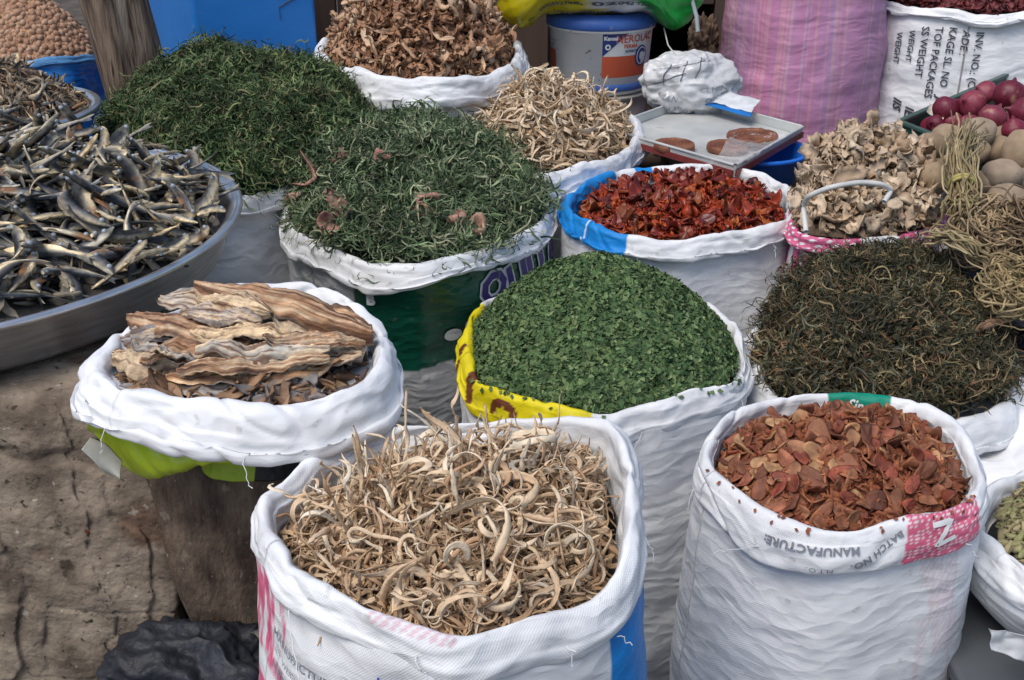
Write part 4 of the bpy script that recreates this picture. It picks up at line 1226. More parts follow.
sh = [ribbon(rng.uniform(.08, .15), rng.uniform(.018, .032), .0030, 40, rng.uniform(4, 12), rng.uniform(8, 16), rng.uniform(.5, 1.6), rng.uniform(.5, 1.1), 720 + i, ragged=.16, taper=.3, blunt=.6) for i in range(26)]
sh += [chip(.024, .018, .003, 1.0, .42, 760 + i, na=20, nr=5, rag=.2) for i in range(8)]
P, Nn = hp.even(165)
P = P + Nn * rng.uniform(0.004, 0.018, len(P))[:, None]
individuals('ruffled_curl', protos('ruffled_curl', sh, M_CURL), P, frames(Nn, 0.6), rng.uniform(.7, 1.15, len(P)), 'ruffled pale dried piece in the pink-rimmed sack', 'dried curl', 'ruffled pale pieces', curls.C, -.005)

# ---- herb heaps: tangles nobody could count
def herb(name, hp, n, cols, label, wid, L, extra=None, bed=(0.02, 0.03, 0.015), seed=0, leafw=2.6, tilt=0.5, lift=(-0.006, 0.024), cat='herbs', lfn=12):
    m = mat_pieces(name + '_leaf', cols, rand='island', mott=0.55, mscale=13, bump=0.0, rough=0.7)
    tm = [ribbon(rng.uniform(.6, 1.35) * L, wid * rng.uniform(.5, 1.2), .001, 14, rng.uniform(0, 7), rng.uniform(2, 7), .8, .5, seed + i, open_=True, taper=.6) for i in range(30)]
    tm += [ribbon(L * .3, wid * leafw * rng.uniform(.7, 1.2), .001, 6, 2.5, 3, .8, .9, seed + 50 + i, open_=True, taper=.95) for i in range(lfn)]
    if extra: tm += extra
    # tufts: strands that lie together, so that the heap clumps
    for q in range(22):
        g = np.random.default_rng(seed + 300 + q); Vs, Fs, o = [], [], 0
        for k in range(12):
            V, F = ribbon(g.uniform(.5, 1.15) * L, wid * g.uniform(.5, 1.1), .001, 13, g.uniform(0, 6), g.uniform(3, 9), 1.0, .5, seed + 400 + q * 2 + (k % 3), open_=True, taper=.7)
            a = g.normal(0, .6); c, s_ = math.cos(a), math.sin(a)
            V = V @ np.array([[c, s_, 0], [-s_, c, 0], [0, 0, 1]]) + g.normal(0, 1, 3) * np.array([L * .18, L * .16, .007])
            Vs.append(V); Fs.append(F + o); o += len(V)
        tm.append((np.concatenate(Vs), np.concatenate(Fs)))
    return stuff(name, hp, tm, n, m, label, cat, tilt=tilt, basemat=basecol(name + '_bed', bed), lift=lift, sink=0.004)

hp = Heap(herb1.C, herb1.N, inset=-0.004, drop=-0.006, peak=0.165, power=2.0, shift=(0.01, 0.0), lump=0.030, lscale=7, seed=16)
herb('herb_tangle', hp, 5200, [(0.06, 0.11, 0.04), (0.03, 0.065, 0.024), (0.11, 0.17, 0.06), (0.018, 0.04, 0.016), (0.16, 0.20, 0.08), (0.065, 0.11, 0.045), (0.20, 0.18, 0.09), (0.035, 0.07, 0.028)], 'big tangled heap of dark green dried herbs in front of the blue box', 0.0042, 0.085, seed=1000)
hp = Heap(herb2.C, herb2.N, inset=0.016, drop=-0.002, peak=0.092, power=1.9, shift=(0.0, 0.02), lump=0.026, lscale=8, seed=18)
herb('herb_tangle', hp, 4300, [(0.065, 0.11, 0.05), (0.035, 0.07, 0.032), (0.14, 0.20, 0.09), (0.02, 0.04, 0.02), (0.24, 0.30, 0.17), (0.08, 0.13, 0.06), (0.36, 0.36, 0.23), (0.045, 0.085, 0.036)], 'heap of green needle-leaved dried herbs in the green printed bag', 0.0042, 0.105, seed=1100, lfn=6)
h2heap = hp
hp = Heap(darkh.C, darkh.N, inset=0.020, drop=-0.004, peak=0.125, power=2.2, shift=(0.0, 0.05), lump=0.026, lscale=8, seed=20)
lf = [chip(rng.uniform(.009, .015), rng.uniform(.005, .008), .0006, 1.0, .35, 1250 + i, na=9, nr=3, rag=.3) for i in range(6)]
lf = merged_shapes(lf)
herb('herb_tangle', hp, 6200, [(0.05, 0.052, 0.027), (0.03, 0.035, 0.02), (0.09, 0.085, 0.04), (0.014, 0.017, 0.011), (0.28, 0.22, 0.11), (0.09, 0.11, 0.08), (0.18, 0.10, 0.05), (0.04, 0.045, 0.026), (0.02, 0.022, 0.014)], 'dark olive heap of dried crumpled leaves and thin stems at the right', 0.0028, 0.085, extra=lf * 7, seed=1200, leafw=3.5, bed=(0.02, 0.018, 0.01))

# pinkish mushrooms among the herbs of the green bag
M_MUSH = mat_pieces('pink_mushroom', [(0.30, 0.16, 0.12), (0.38, 0.22, 0.16), (0.26, 0.11, 0.10), (0.42, 0.27, 0.18)], rand='object', mott=0.5, bump=0.6, rough=0.65)
def mushroom_cup(seed):
    g = np.random.default_rng(seed)
    n, k = 20, 12
    a = np.linspace(0, 2 * np.pi, n, endpoint=False)
    prof, _ = smooth_prof([(0.001, -.016), (.012, -.014), (.020, .0), (.019, .010), (.014, .013), (.010, .006), (.004, -.002), (.0005, -.004)], k)
    A, R = np.meshgrid(a, prof[:, 0], indexing='ij'); _, Z = np.meshgrid(a, prof[:, 1], indexing='ij')
    w_ = 1 + .16 * np.sin(A * 3 + g.uniform(0, 6)) + .12 * fbm(np.cos(A) * 2, np.sin(A) * 2, Z * 60, seed, 2)
    return np.stack([R * w_ * np.cos(A), R * w_ * np.sin(A) * .85, Z + .003 * np.sin(A * 2)], -1).reshape(-1, 3), grid_faces(n, k)[:, ::-1]
spots = [(283, 183), (321, 188), (345, 172), (302, 205), (340, 213), (335, 232), (386, 172), (430, 210), (422, 223), (470, 238), (452, 228), (347, 224)]
mp_ = protos('dried_mushroom', [mushroom_cup(0), chip(.021, .016, .008, 1.3, .30, 41, na=26, nr=8, rag=.15), chip(.018, .017, .009, 1.0, .38, 42, na=26, nr=8, rag=.12), chip(.022, .014, .007, 1.5, .25, 43, na=26, nr=8, rag=.2), mushroom_cup(4), chip(.019, .018, .010, .8, .40, 45, na=26, nr=8, rag=.15)], M_MUSH)
uu_ = rng.random(20000); ss_ = np.sqrt(rng.random(20000)); PP = h2heap.pos(uu_, ss_); NN = h2heap.normal(uu_, ss_)
dd = depth_of(PP.T) if False else PP[:, 1] * cp + (H - PP[:, 2]) * sp
sx = 512 + FPX * PP[:, 0] / dd; sy = 340 + FPX * ((H - PP[:, 2]) * cp - PP[:, 1] * sp) / dd
ii = [int(np.argmin((sx - a) ** 2 + (sy - b) ** 2)) for a, b in spots]
P = PP[ii] + NN[ii] * 0.024
nm = ['leftmost pinkish dried mushroom on the edge of the needle herbs', 'round open-topped pinkish dried mushroom on the left of the needle herbs', 'pinkish dried mushroom just above the round open-topped one', 'pinkish mushroom low on the left flank of the needle herb heap', 'brownish pink mushroom in the middle of the left mushroom cluster', 'lowest pinkish mushroom of the cluster above the white cuff', 'flat brownish mushroom near the top of the needle herb heap', 'pale tan mushroom right of the centre of the needle herbs', 'small pinkish mushroom just below the pale tan one', 'dark pink mushroom beside the lower right edge of the needle herbs', 'small brown mushroom left of the dark pink one at the lower right', 'crinkled tan mushroom at the right of the lower left cluster']
individuals('dried_mushroom', mp_, P, frames(NN[ii], 0.5), [1.25, 1.55, 1.2, 1.0, 1.45, 1.2, 1.2, 1.25, 1.0, 1.3, .95, 1.2], lambda i, p: nm[i], 'mushroom', 'pinkish mushrooms on the needle herbs')

# ================================================================== basin and fish
M_STEEL = mat_surface('worn_steel', (0.72, 0.73, 0.74), (0.52, 0.53, 0.55), scale=5, stretch=(3, 3, 30), rough=0.30, metal=0.9, bump=0.08, bscale=20, spots=[(25, 0.70, (0.25, 0.24, 0.22))])
bc = W(-65, 222, 1.0); BR = 0.462
bc = np.array([-0.92, 1.62, 0.99]); BR = 0.480; BZ = bc[2] - 1.0
r_ = empty('steel_basin', (bc[0], bc[1], 0.915 + BZ), 'wide shallow steel basin full of dried fish, on the plastered pillar', 'basin')
m = MB(); m.lathe((bc[0], bc[1], BZ), [(0.0, .925), (BR - .055, .925), (BR - .035, .927), (BR - .026, .935), (BR - .008, .992), (BR, .999), (BR + .006, 1.003), (BR + .005, 1.007), (BR - .004, 1.006), (BR - .014, .996), (BR - .032, .938), (BR - .05, .931), (0.0, .930)], 128)
part('basin_shell', m.mesh(True), M_STEEL, r_)
m = MB(); a = np.linspace(0, 2 * np.pi, 160, endpoint=False); m.tube(np.stack([bc[0] + (BR + .006) * np.cos(a), bc[1] + (BR + .006) * np.sin(a), 0 * a + 1.004 + BZ], 1), .0055, 10, True)
part('rolled_rim', m.mesh(True), M_STEEL, r_)

def fish_shape(seed, L=0.145, hgt=0.026, th=0.014, bend=1.5):
    g = np.random.default_rng(seed)
    n, k = 26, 12
    t = np.linspace(0, 1, n)
    # outline: snout, gill, belly, tail root, forked fin
    hh = np.interp(t, [0, .03, .10, .2, .38, .6, .78, .84, .92, 1.0], [.16, .42, .74, .90, 1.0, .80, .36, .28, .45, .62]) * hgt * .5
    ww = np.interp(t, [0, .03, .10, .2, .38, .6, .78, .84, .92, 1.0], [.25, .6, .95, .85, .6, .45, .22, .10, .05, .05]) * th * .5
    hh *= 1 + .08 * g.normal(0, 1, n) * (t > .25)
    a = np.linspace(0, 2 * np.pi, k, endpoint=False)
    c1 = bend * g.uniform(-1, 1); c2 = bend * .5 * g.uniform(-1, 1)
    ang = c1 * (t - .4) * 1.3 + .5 * g.normal() * (t - .4) ** 2 * 3; ang2 = c2 * (t - .4)
    D = np.stack([np.cos(ang) * np.cos(ang2), np.sin(ang2), np.sin(ang)], 1) * L / n
    P = np.cumsum(D, 0); P -= P[n // 2]
    T = D / np.linalg.norm(D, axis=1)[:, None]
    Yv = np.tile([0, 1.0, 0], (n, 1)); Zv = np.cross(T, Yv); Zv /= np.linalg.norm(Zv, axis=1)[:, None]; Yv = np.cross(Zv, T)
    twist = g.normal() * .9 * t
    Y2 = Yv * np.cos(twist)[:, None] + Zv * np.sin(twist)[:, None]; Z2 = Zv * np.cos(twist)[:, None] - Yv * np.sin(twist)[:, None]
    ridge = 1 + .30 * np.sin(a * 5 + g.uniform(0, 6))[None, :] * (t > .22)[:, None] * (t < .9)[:, None] + .10 * fbm(np.outer(t * 14, np.ones(k)), np.outer(np.ones(n), np.cos(a) * 2), np.outer(np.ones(n), np.sin(a) * 2), seed, 2)
    V = P[:, None] + Y2[:, None] * (np.cos(a)[None, :, None] * (ww[:, None] * ridge)[..., None]) + Z2[:, None] * (np.sin(a)[None, :, None] * (hh[:, None] * ridge)[..., None])
    # notch in the tail
    V[-1, :, :] += T[-1] * (np.abs(np.sin(a))[:, None] - .5) * .008
    s_ = np.sin(a)[None, :] * np.ones((n, 1))
    back = np.array([0.04, 0.045, 0.055]); side = np.array([0.19, 0.195, 0.20]); belly = np.array([0.60, 0.53, 0.39])
    w1 = np.clip((s_ - .0) / .4, 0, 1)[..., None]; w2 = np.clip((-s_ - .2) / .35, 0, 1)[..., None]
    col = side * (1 - w1) * (1 - w2) + back * w1 + belly * w2
    col *= (0.35 + 1.1 * np.clip(noise(np.outer(t * 9, np.ones(k)), np.outer(np.ones(n), a * 1.5), 0, seed) * .5 + .5, 0, 1))[..., None]
    fin = (t > .84)[:, None, None]; col = np.where(fin, col * .55 + .08, col)
    head = (t < .17)[:, None, None]; col = np.where(head, col * .8 + np.array([.10, .09, .06]) * .6, col)
    LAY = np.array([[1, 0, 0], [0, 0, -1], [0, 1, 0]], float).T
    V = V @ LAY
    me = mesh_from(V.reshape(-1, 3), [np.array([[i * k + q, i * k + (q + 1) % k, (i + 1) * k + (q + 1) % k, (i + 1) * k + q] for i in range(n - 1) for q in range(k)])], 'fish_body', True, col.reshape(-1, 3))
    # eyes
    ei = 2
    eyes = []
    for sg in (-1, 1):
        c = P[ei] + Y2[ei] * sg * ww[ei] * .92 + Z2[ei] * hh[ei] * .25
        V2, F2 = blob(.0034, .0034, .0034, nu=10, nv=6, lump=0); eyes.append(((V2 + c) @ LAY, F2))
    fins = ribbon(.03, .012, .0008, 6, .5, .5, .2, .1, seed); fv = fins[0] @ np.array([[.6, 0, 0], [0, .2, 1], [0, 1, .2]]) + P[n // 3] + Z2[n // 3] * -hh[n // 3]; fv = fv @ LAY
    return me, eyes, (fv, fins[1])
M_FISH = mat_pieces('dried_fish', [(1.05, 1.0, .88), (.6, .62, .66), (1.4, 1.28, 1.02), (.42, .42, .45), (.95, .9, .8), (1.2, .98, .66), (.8, .83, .88), (.5, .46, .38)], rand='object', mott=0.6, mscale=70, bump=1.0, bscale=120, rough=0.55, spec=0.4, usecol=True, patch=((0.26, 0.12, 0.045), 20, 0.62))
M_EYE = mat_flat('fish_eye', (0.34, 0.38, 0.42), 0.3)
M_FIN = mat_flat('fish_fin', (0.30, 0.25, 0.17), 0.6)
def fish_protos(n, **k):
    out = []
    for i in range(n):
        me, eyes, fin = fish_shape(2000 + i * 7 + int(k.get('L', .145) * 1000), **k)
        o = bpy.data.objects.new('dried_fish', None); COL.objects.link(o); o.empty_display_size = .02
        link('body', me, M_FISH, o)
        for e in eyes: link('eye', mesh_from(e[0], e[1], 'eye', True), M_EYE, o)
        link('fin', mesh_from(fin[0], fin[1], 'fin', True), M_FIN, o)
        out.append(o)
    return out
nB = 160; aB = np.linspace(0, 2 * np.pi, nB, endpoint=False)
CB = np.stack([bc[0] + BR * np.cos(aB), bc[1] + BR * np.sin(aB), 0 * aB + 1.0 + BZ], 1); NB_ = np.stack([np.cos(aB), np.sin(aB), 0 * aB], 1)
hp = Heap(CB, NB_, inset=0.034, drop=0.008, peak=0.105, power=1.8, shift=(-0.02, 0.0), lump=0.020, lscale=8, seed=22)
M_FBITS = mat_pieces('fish_bits', [(0.10, 0.09, 0.08), (0.20, 0.17, 0.12), (0.06, 0.06, 0.065), (0.28, 0.24, 0.18)], rand='island', mott=.3)
tm = [ribbon(rng.uniform(.05, .09), rng.uniform(.008, .016), .003, 8, 2, 2, .8, .5, 1500 + i) for i in range(8)]
stuff('fish_scraps', hp, tm, 1400, M_FBITS, 'dark bed of broken fish scraps underneath the dried fish in the basin', 'fish scraps', tilt=.4, basemat=basecol('bed_fish', (0.05, 0.045, 0.04)), lift=(-.004, .006))
u, f, P, Nn = hp.sample(9000, k=3)
vis = np.array([(512 + FPX * p[0] / depth_of(p)) > -40 for p in P]); P, Nn = P[vis], Nn[vis]
sel = []; dmin = 0.024
for i in range(len(P)):
    if all(np.sum((P[i] - P[j]) ** 2) > dmin * dmin for j in sel): sel.append(i)
    if len(sel) >= 290: break
P, Nn = P[sel], Nn[sel]; P = P + Nn * rng.uniform(.004, .026, len(P))[:, None]
def fish_label(i, p):
    return 'X'
individuals('dried_fish', fish_protos(24, L=.150, hgt=.0190, th=.0085, bend=2.5), P, frames(Nn, 0.34), rng.uniform(.75, 1.3, len(P)), 'grey dried fish in the wide basin', 'dried fish', 'dried fish in the wide basin', CB, .018)
print('fish in basin', len(P))

# smaller pan behind
pc = np.array([-1.13, 2.30, 1.005]); PR = .235
r_ = empty('steel_pan', (pc[0], pc[1], 0.94), 'smaller steel pan of straw-like small fish behind the wide basin', 'pan')
m = MB(); m.lathe((pc[0], pc[1], 0), [(0.0, .94), (.17, .94), (.20, .95), (PR - .01, 1.0), (PR, 1.006), (PR + .012, 1.010), (PR + .013, 1.005), (PR + .018, 1.008), (PR + .016, 1.015), (PR - .004, 1.012), (PR - .018, 1.0), (.195, .955), (0.0, .945)], 96)
part('pan_shell', m.mesh(True), M_STEEL, r_)
r_ = empty('wooden_stool', (pc[0], pc[1], 0), 'rough wooden stool carrying the smaller pan', 'stool')
m = MB(); m.box((pc[0] - .19, pc[1] - .15, .90), (pc[0] + .17, pc[1] + .15, .938)); bevel(part('seat', m.mesh(), M_DARKWOOD, r_))
for sx_ in (-.17, .12):
    for sy_ in (-.13, .09):
        m = MB(); m.box((pc[0] + sx_, pc[1] + sy_, 0), (pc[0] + sx_ + .035, pc[1] + sy_ + .035, .898)); part('leg', m.mesh(), M_DARKWOOD, r_)
CB2 = np.stack([pc[0] + PR * np.cos(aB), pc[1] + PR * np.sin(aB), 0 * aB + 1.008], 1)
hp = Heap(CB2, NB_, inset=0.02, drop=0.006, peak=0.085, power=1.8, lump=0.012, lscale=12, seed=24)
tm = [ribbon(rng.uniform(.05, .09), rng.uniform(.004, .009), .003, 8, 3, 3, .8, .5, 1600 + i) for i in range(10)]
stuff('straw_and_small_fish', hp, tm, 1700, mat_pieces('straw', [(0.26, 0.20, 0.13), (0.14, 0.11, 0.08), (0.42, 0.34, 0.23), (0.09, 0.08, 0.07), (0.30, 0.17, 0.09)], rand='island', mott=.3), 'brown straw-like scraps heaped in the smaller rear pan', 'fish scraps', tilt=.5, basemat=basecol('bed_pan', (0.07, 0.05, 0.035)), lift=(-.004, .016))
u, f, P, Nn = hp.sample(800, k=3)
sel = []
for i in range(len(P)):
    if (512 + FPX * P[i][0] / depth_of(P[i])) > -20 and all(np.sum((P[i] - P[j]) ** 2) > .038 ** 2 for j in sel): sel.append(i)
    if len(sel) >= 45: break
P, Nn = P[sel], Nn[sel]
individuals('small_dried_fish', fish_protos(6, L=.085, hgt=.018, th=.009, bend=1.6), P + Nn * .014, frames(Nn, .5), rng.uniform(.8, 1.2, len(P)), 'small fish in the rear pan', 'dried fish', 'small fish in the rear pan', CB2, .012)

# ---- split fish slabs in the low sack
M_SLAB = mat_pieces('split_fish', [(1, 1, 1), (1.15, 1.1, 1.0), (.85, .85, .9), (1.05, .95, .85)], rand='object', mott=.4, mscale=40, bump=0.9, bscale=90, rough=.6, spec=.35, usecol=True, stretch=(1, 2.5, 2.5))
def slab(px0, py0, px1, py1, z0, z1, wid, bend, seed, tone, roll=0.0):
    """a long ragged split fish between two spots, with thickness, curled across"""
    g = np.random.default_rng(seed)
    A, B = W(px0, py0, z0), W(px1, py1, z1)
    n, k = 80, 25
    t = np.linspace(0, 1, n); x = np.linspace(-1, 1, k)
    ax = B - A; L = np.linalg.norm(ax); T = ax / L
    S = np.cross(np.array([0, 0, 1.0]), T); S /= np.linalg.norm(S); U = np.cross(T, S)
    S, U = S * math.cos(roll) + U * math.sin(roll), U * math.cos(roll) - S * math.sin(roll)
    wl = wid * np.interp(t, [0, .06, .3, .7, .93, 1], [.25, .6, 1, .95, .6, .2]) 
    e1 = 1 + .26 * fbm(t * 6, 0, 1, seed, 3); e2 = 1 + .26 * fbm(t * 6, 0, 5, seed + 1, 3)
    w_ = np.where(x[None, :] < 0, (wl * e1)[:, None], (wl * e2)[:, None]) * .5
    h = bend * np.sin(np.pi * t)[:, None] * L * .3 + .006 * fbm(t * 5, 0, 2, seed + 3, 2)[:, None]
    cur = -.38 * wid * (np.abs(x)[None, :] ** 2) * (.6 + .7 * noise(t * 4, 0, 7, seed))[:, None]
    wave = .0011 * np.sin(x[None, :] * 16 + .8 * noise(t * 2, 0, 3, seed + 2)[:, None]) + .0014 * fbm(np.outer(t * 30, np.ones(k)), np.outer(np.ones(n), x * 5), 0, seed + 15, 2) + .0012 * fbm(np.outer(t * 12, np.ones(k)), np.outer(np.ones(n), x * 2), 0, seed + 5, 3)
    top = A + T * (t * L)[:, None, None] + S * (x[None, :, None] * w_[..., None]) + U * (h + cur + wave)[..., None]
    th = .0045 * (1 - .75 * np.abs(x) ** 3)[None, :] * (.7 + .5 * noise(np.outer(t * 8, np.ones(k)), np.outer(np.ones(n), x * 3), 3, seed + 9))
    bot = top - U * th[..., None]
    V = np.concatenate([top.reshape(-1, 3), bot.reshape(-1, 3)]); m_ = n * k
    F = [grid_faces(n, k, False), grid_faces(n, k, False)[:, ::-1] + m_]
    ed = [i * k for i in range(n)] + [(n - 1) * k + j for j in range(1, k)] + [i * k + k - 1 for i in range(n - 2, -1, -1)] + [j for j in range(k - 2, 0, -1)]
    F.append(np.array([[ed[i], ed[(i + 1) % len(ed)], ed[(i + 1) % len(ed)] + m_, ed[i] + m_] for i in range(len(ed))]))
    flesh = np.array([0.42, 0.24, 0.125]); pale = np.array([0.58, 0.45, 0.30]); skin = np.array([0.36, 0.36, 0.35]); dark = np.array([0.14, 0.07, 0.04])
    q = (fbm(np.outer(t * 2.2, np.ones(k)), np.outer(np.ones(n), x * 6.0), 0, seed + 11, 4) * 1.7 + .2 * noise(np.outer(t * 1.2, np.ones(k)), np.outer(np.ones(n), x * 14), 0, seed + 12))[..., None]
    base = {'flesh': flesh, 'pale': pale, 'skin': skin}[tone]
    ctop = base * (1 - np.clip(q, 0, 1)) + pale * np.clip(q, 0, 1); ctop = ctop * (1 - np.clip(-q - .1, 0, 1)) + dark * np.clip(-q - .1, 0, 1)
    edge_ = np.clip((np.abs(x)[None, :] - .80) / .15, 0, 1)[..., None] * (noise(t * 6, 0, 4, seed + 6)[:, None, None] > -.2)
    ctop = ctop * (1 - edge_ * .75) + np.array([.10, .085, .075]) * edge_ * .75
    cbot = skin * .8 * (1 - np.clip(q, 0, 1)) + dark * np.clip(q, 0, 1)
    col = np.concatenate([ctop.reshape(-1, 3), cbot.reshape(-1, 3)])
    c = V.mean(0)
    return mesh_from(V - c, F, 'split_fish', True, col), c
zt = 1.0
slabs = [
 ('long split dried fish arching along the back edge of the pile', 195, 284, 372, 330, 1.035, 1.01, .050, .22, 'flesh', .5),
 ('dark skinned split fish behind the middle of the pile', 160, 300, 300, 318, 1.005, 1.01, .055, .10, 'skin', .2),
 ('brown split fish with a pale ragged end at the right rear', 235, 308, 372, 322, 1.01, 1.0, .055, .12, 'flesh', .1),
 ('pale split fish curling up at the right edge', 275, 318, 366, 352, 1.012, .99, .070, .12, 'pale', -.25),
 ('grey silver split fish across the middle of the pile', 195, 345, 330, 345, 1.015, 1.012, .030, .05, 'skin', .1),
 ('ragged tan split fish at the left of the pile', 128, 318, 250, 340, 1.0, 1.01, .050, .12, 'flesh', .3),
 ('grey split fish poking left over the basin side', 118, 338, 215, 322, .985, 1.01, .040, .15, 'skin', .4),
 ('torn pale piece at the left edge of the split fish pile', 112, 352, 190, 352, .985, 1.0, .050, .12, 'pale', .2),
 ('long orange brown slab along the front of the pile', 165, 372, 352, 362, .985, .985, .042, .03, 'flesh', -.3),
 ('dark grey skinned slab lowest at the front', 165, 382, 300, 380, .972, .975, .040, .03, 'skin', -.2),
 ('long pale slab with ochre edge in the front right', 215, 362, 362, 356, .998, .990, .036, .06, 'pale', .2),
 ('brown split fish under the silver one at the left centre', 140, 356, 260, 350, .992, 1.005, .050, .08, 'flesh', .1),
 ('bluish grey fillet near the top centre', 178, 308, 262, 322, 1.025, 1.025, .030, .12, 'skin', .5),
 ('thin dark brown strip of fish lying over the right side', 262, 338, 366, 340, 1.022, 1.008, .026, .10, 'flesh', .5),
 ('narrow reddish brown strip between the silver slab and the front slab', 175, 366, 330, 357, 1.0, 1.002, .024, .05, 'flesh', .4),
 ('small curled grey tail piece at the left centre', 132, 344, 200, 358, 1.012, 1.0, .026, .2, 'skin', -.4),
 ('pale ribbed piece in the middle behind the silver slab', 190, 330, 290, 333, 1.02, 1.02, .030, .10, 'pale', .3),
 ('short pale flap standing at the top left', 198, 300, 270, 312, 1.028, 1.03, .034, .3, 'pale', .7),
]
for i, (lb, a, b, c, d, z0, z1, w_, bd, tone, rl) in enumerate(slabs):
    me, c0_ = slab(a, b, c, d, z0 + .004, z1 + .004, w_ * 1.0, bd, 3000 + i * 13, tone, rl)
    o = link('split_dried_fish', me, M_SLAB); o.location = c0_
    tag(o, lb, 'dried fish', 'split dried fish in the low white sack')
hp = Heap(fishsack.C, fishsack.N, inset=0.014, drop=0.034, peak=0.024, power=2, lump=.005, seed=26)
tm = [ribbon(rng.uniform(.04, .09), rng.uniform(.010, .02), .003, 8, 2, 2, .8, .5, 1700 + i) for i in range(8)]
stuff('split_fish_scraps', hp, tm, 460, mat_pieces('slab_bits', [(0.22, 0.12, 0.07), (0.34, 0.22, 0.13), (0.12, 0.07, 0.05), (0.24, 0.23, 0.22)], rand='island', mott=.35), 'dark brown scraps underneath the split dried fish', 'fish scraps', tilt=.35, basemat=basecol('bed_slab', (0.07, 0.04, 0.025)), lift=(-.002, .006))

# ================================================================== left side: pillar, block, bags
def project(p):
    d = depth_of(p); return 512 + FPX * p[0] / d, 340 + FPX * ((H - p[2]) * cp - p[1] * sp) / d

M_PLASTER = mat_surface('old_plaster', (0.13, 0.10, 0.075), (0.33, 0.27, 0.205), scale=14, bump=0.75, bscale=70, rough=0.95, dist=0.007,
                        spots=[(6, 0.61, (0.15, 0.095, 0.065)), (34, 0.66, (0.34, 0.30, 0.25)), (26, 0.64, (0.06, 0.045, 0.033)), (90, 0.64, (0.06, 0.045, 0.035)), (130, 0.68, (0.45, 0.40, 0.34))], contrast=(0.36, 0.64))
def rough_block(x0, x1, y0, y1, z0, z1, seed, amp=0.012, ztaper=0.0):
    """front, right and top faces as one rugged skin, closed all round"""
    n, k = 4 * 240, 340
    pts = []
    per = []
    for a, b in (((x0, y0), (x1, y0)), ((x1, y0), (x1, y1)), ((x1, y1), (x0, y1)), ((x0, y1), (x0, y0))):
        for t in np.linspace(0, 1, 240, endpoint=False): per.append((a[0] + (b[0] - a[0]) * t, a[1] + (b[1] - a[1]) * t))
    per = np.array(per)
    for _ in range(3): per = (per + np.roll(per, 1, 0) + np.roll(per, -1, 0)) / 3
    c = per.mean(0); dirn = per - c; dirn /= np.linalg.norm(dirn, axis=1)[:, None]
    z = np.linspace(z0, z1, k)
    X = per[:, None, 0] + 0 * z; Y = per[:, None, 1] + 0 * z; Z = z[None, :] + 0 * X
    d = amp * fbm(X * 7, Y * 7, Z * 7, seed, 5) + amp * 1.1 * np.clip(np.abs(fbm(X * 5, Y * 5, Z * 4, seed + 4, 3)) * -6 + 1, 0, 1) * -1
    # mortar-like joint and ledges
    d += -amp * .9 * np.exp(-((Z - (z0 + (z1 - z0) * .43) - .02 * fbm(X * 5, Y * 5, 0, seed, 2)) / .008) ** 2)
    d += amp * .8 * np.clip(fbm(X * 3, Y * 3, Z * 3, seed + 7, 2) * 5, -1, 1)
    wig = .035 * fbm(Z * 11, 0, 0, seed + 21, 3)
    for xc, wd, dp in ((x1 - .085, .0018, .006), (x1 - .30, .0016, .0035), (x1 - .205, .0012, .002)):
        d += -dp * np.exp(-((X - xc - wig * (1 + xc)) / wd) ** 2) * (Y < y0 + .1)
    for zc_, dp in ((z0 + (z1 - z0) * .80, .002), (z0 + (z1 - z0) * .64, .0045), (z0 + (z1 - z0) * .52, .003)):
        d += -dp * np.exp(-((Z - zc_ - .018 * fbm(X * 7, zc_ * 9, 0, seed + 31, 3)) / .0022) ** 2) * (noise(X * 6, zc_ * 20, 0, seed + 5) > -.35)
    # a patch where the plaster has come away
    pt = np.clip(((X - (x1 - .33)) / .14) ** 2 + ((Z - (z1 - .28)) / .10) ** 2 + .5 * fbm(X * 16, Z * 16, 0, seed + 41, 3), 0, 9)
    d += -.006 * (pt < 1) * (Y < y0 + .1)
    top = np.clip((z - (z1 - .03)) / .03, 0, 1) ** 2 * .02
    X = X + dirn[:, None, 0] * (d - top); Y = Y + dirn[:, None, 1] * (d - top)
    m = MB(); V = np.stack([X, Y, Z], -1)
    m.add(V.reshape(-1, 3), grid_faces(n, k)[:, ::-1])
    cap = V[:, -1]; cc = cap.mean(0); m.V.append(np.concatenate([cap, [cc]])); m.T.append(np.array([[i, (i + 1) % n, n] for i in range(n)]) + m.n); m.n += n + 1
    return m.mesh(True)
pil = link('plastered_pillar', rough_block(-1.35, -0.462, 1.20, 1.50, 0, .906, 5), M_PLASTER)
tag(pil, 'rough brown plastered masonry pillar under the steel basin', 'pillar')
m = MB(); V, F = blob(.007, .004, .009, nu=12, nv=8, lump=.1); c = WY(87, 530, 1.203); m.add(V + np.array([c[0], 1.203, c[2]]), F)
o = link('rust_plug', m.mesh(True), mat_flat('rust', (0.13, 0.04, 0.02), .9)); tag(o, 'small rusty brown plug in the face of the plastered pillar', 'plug')

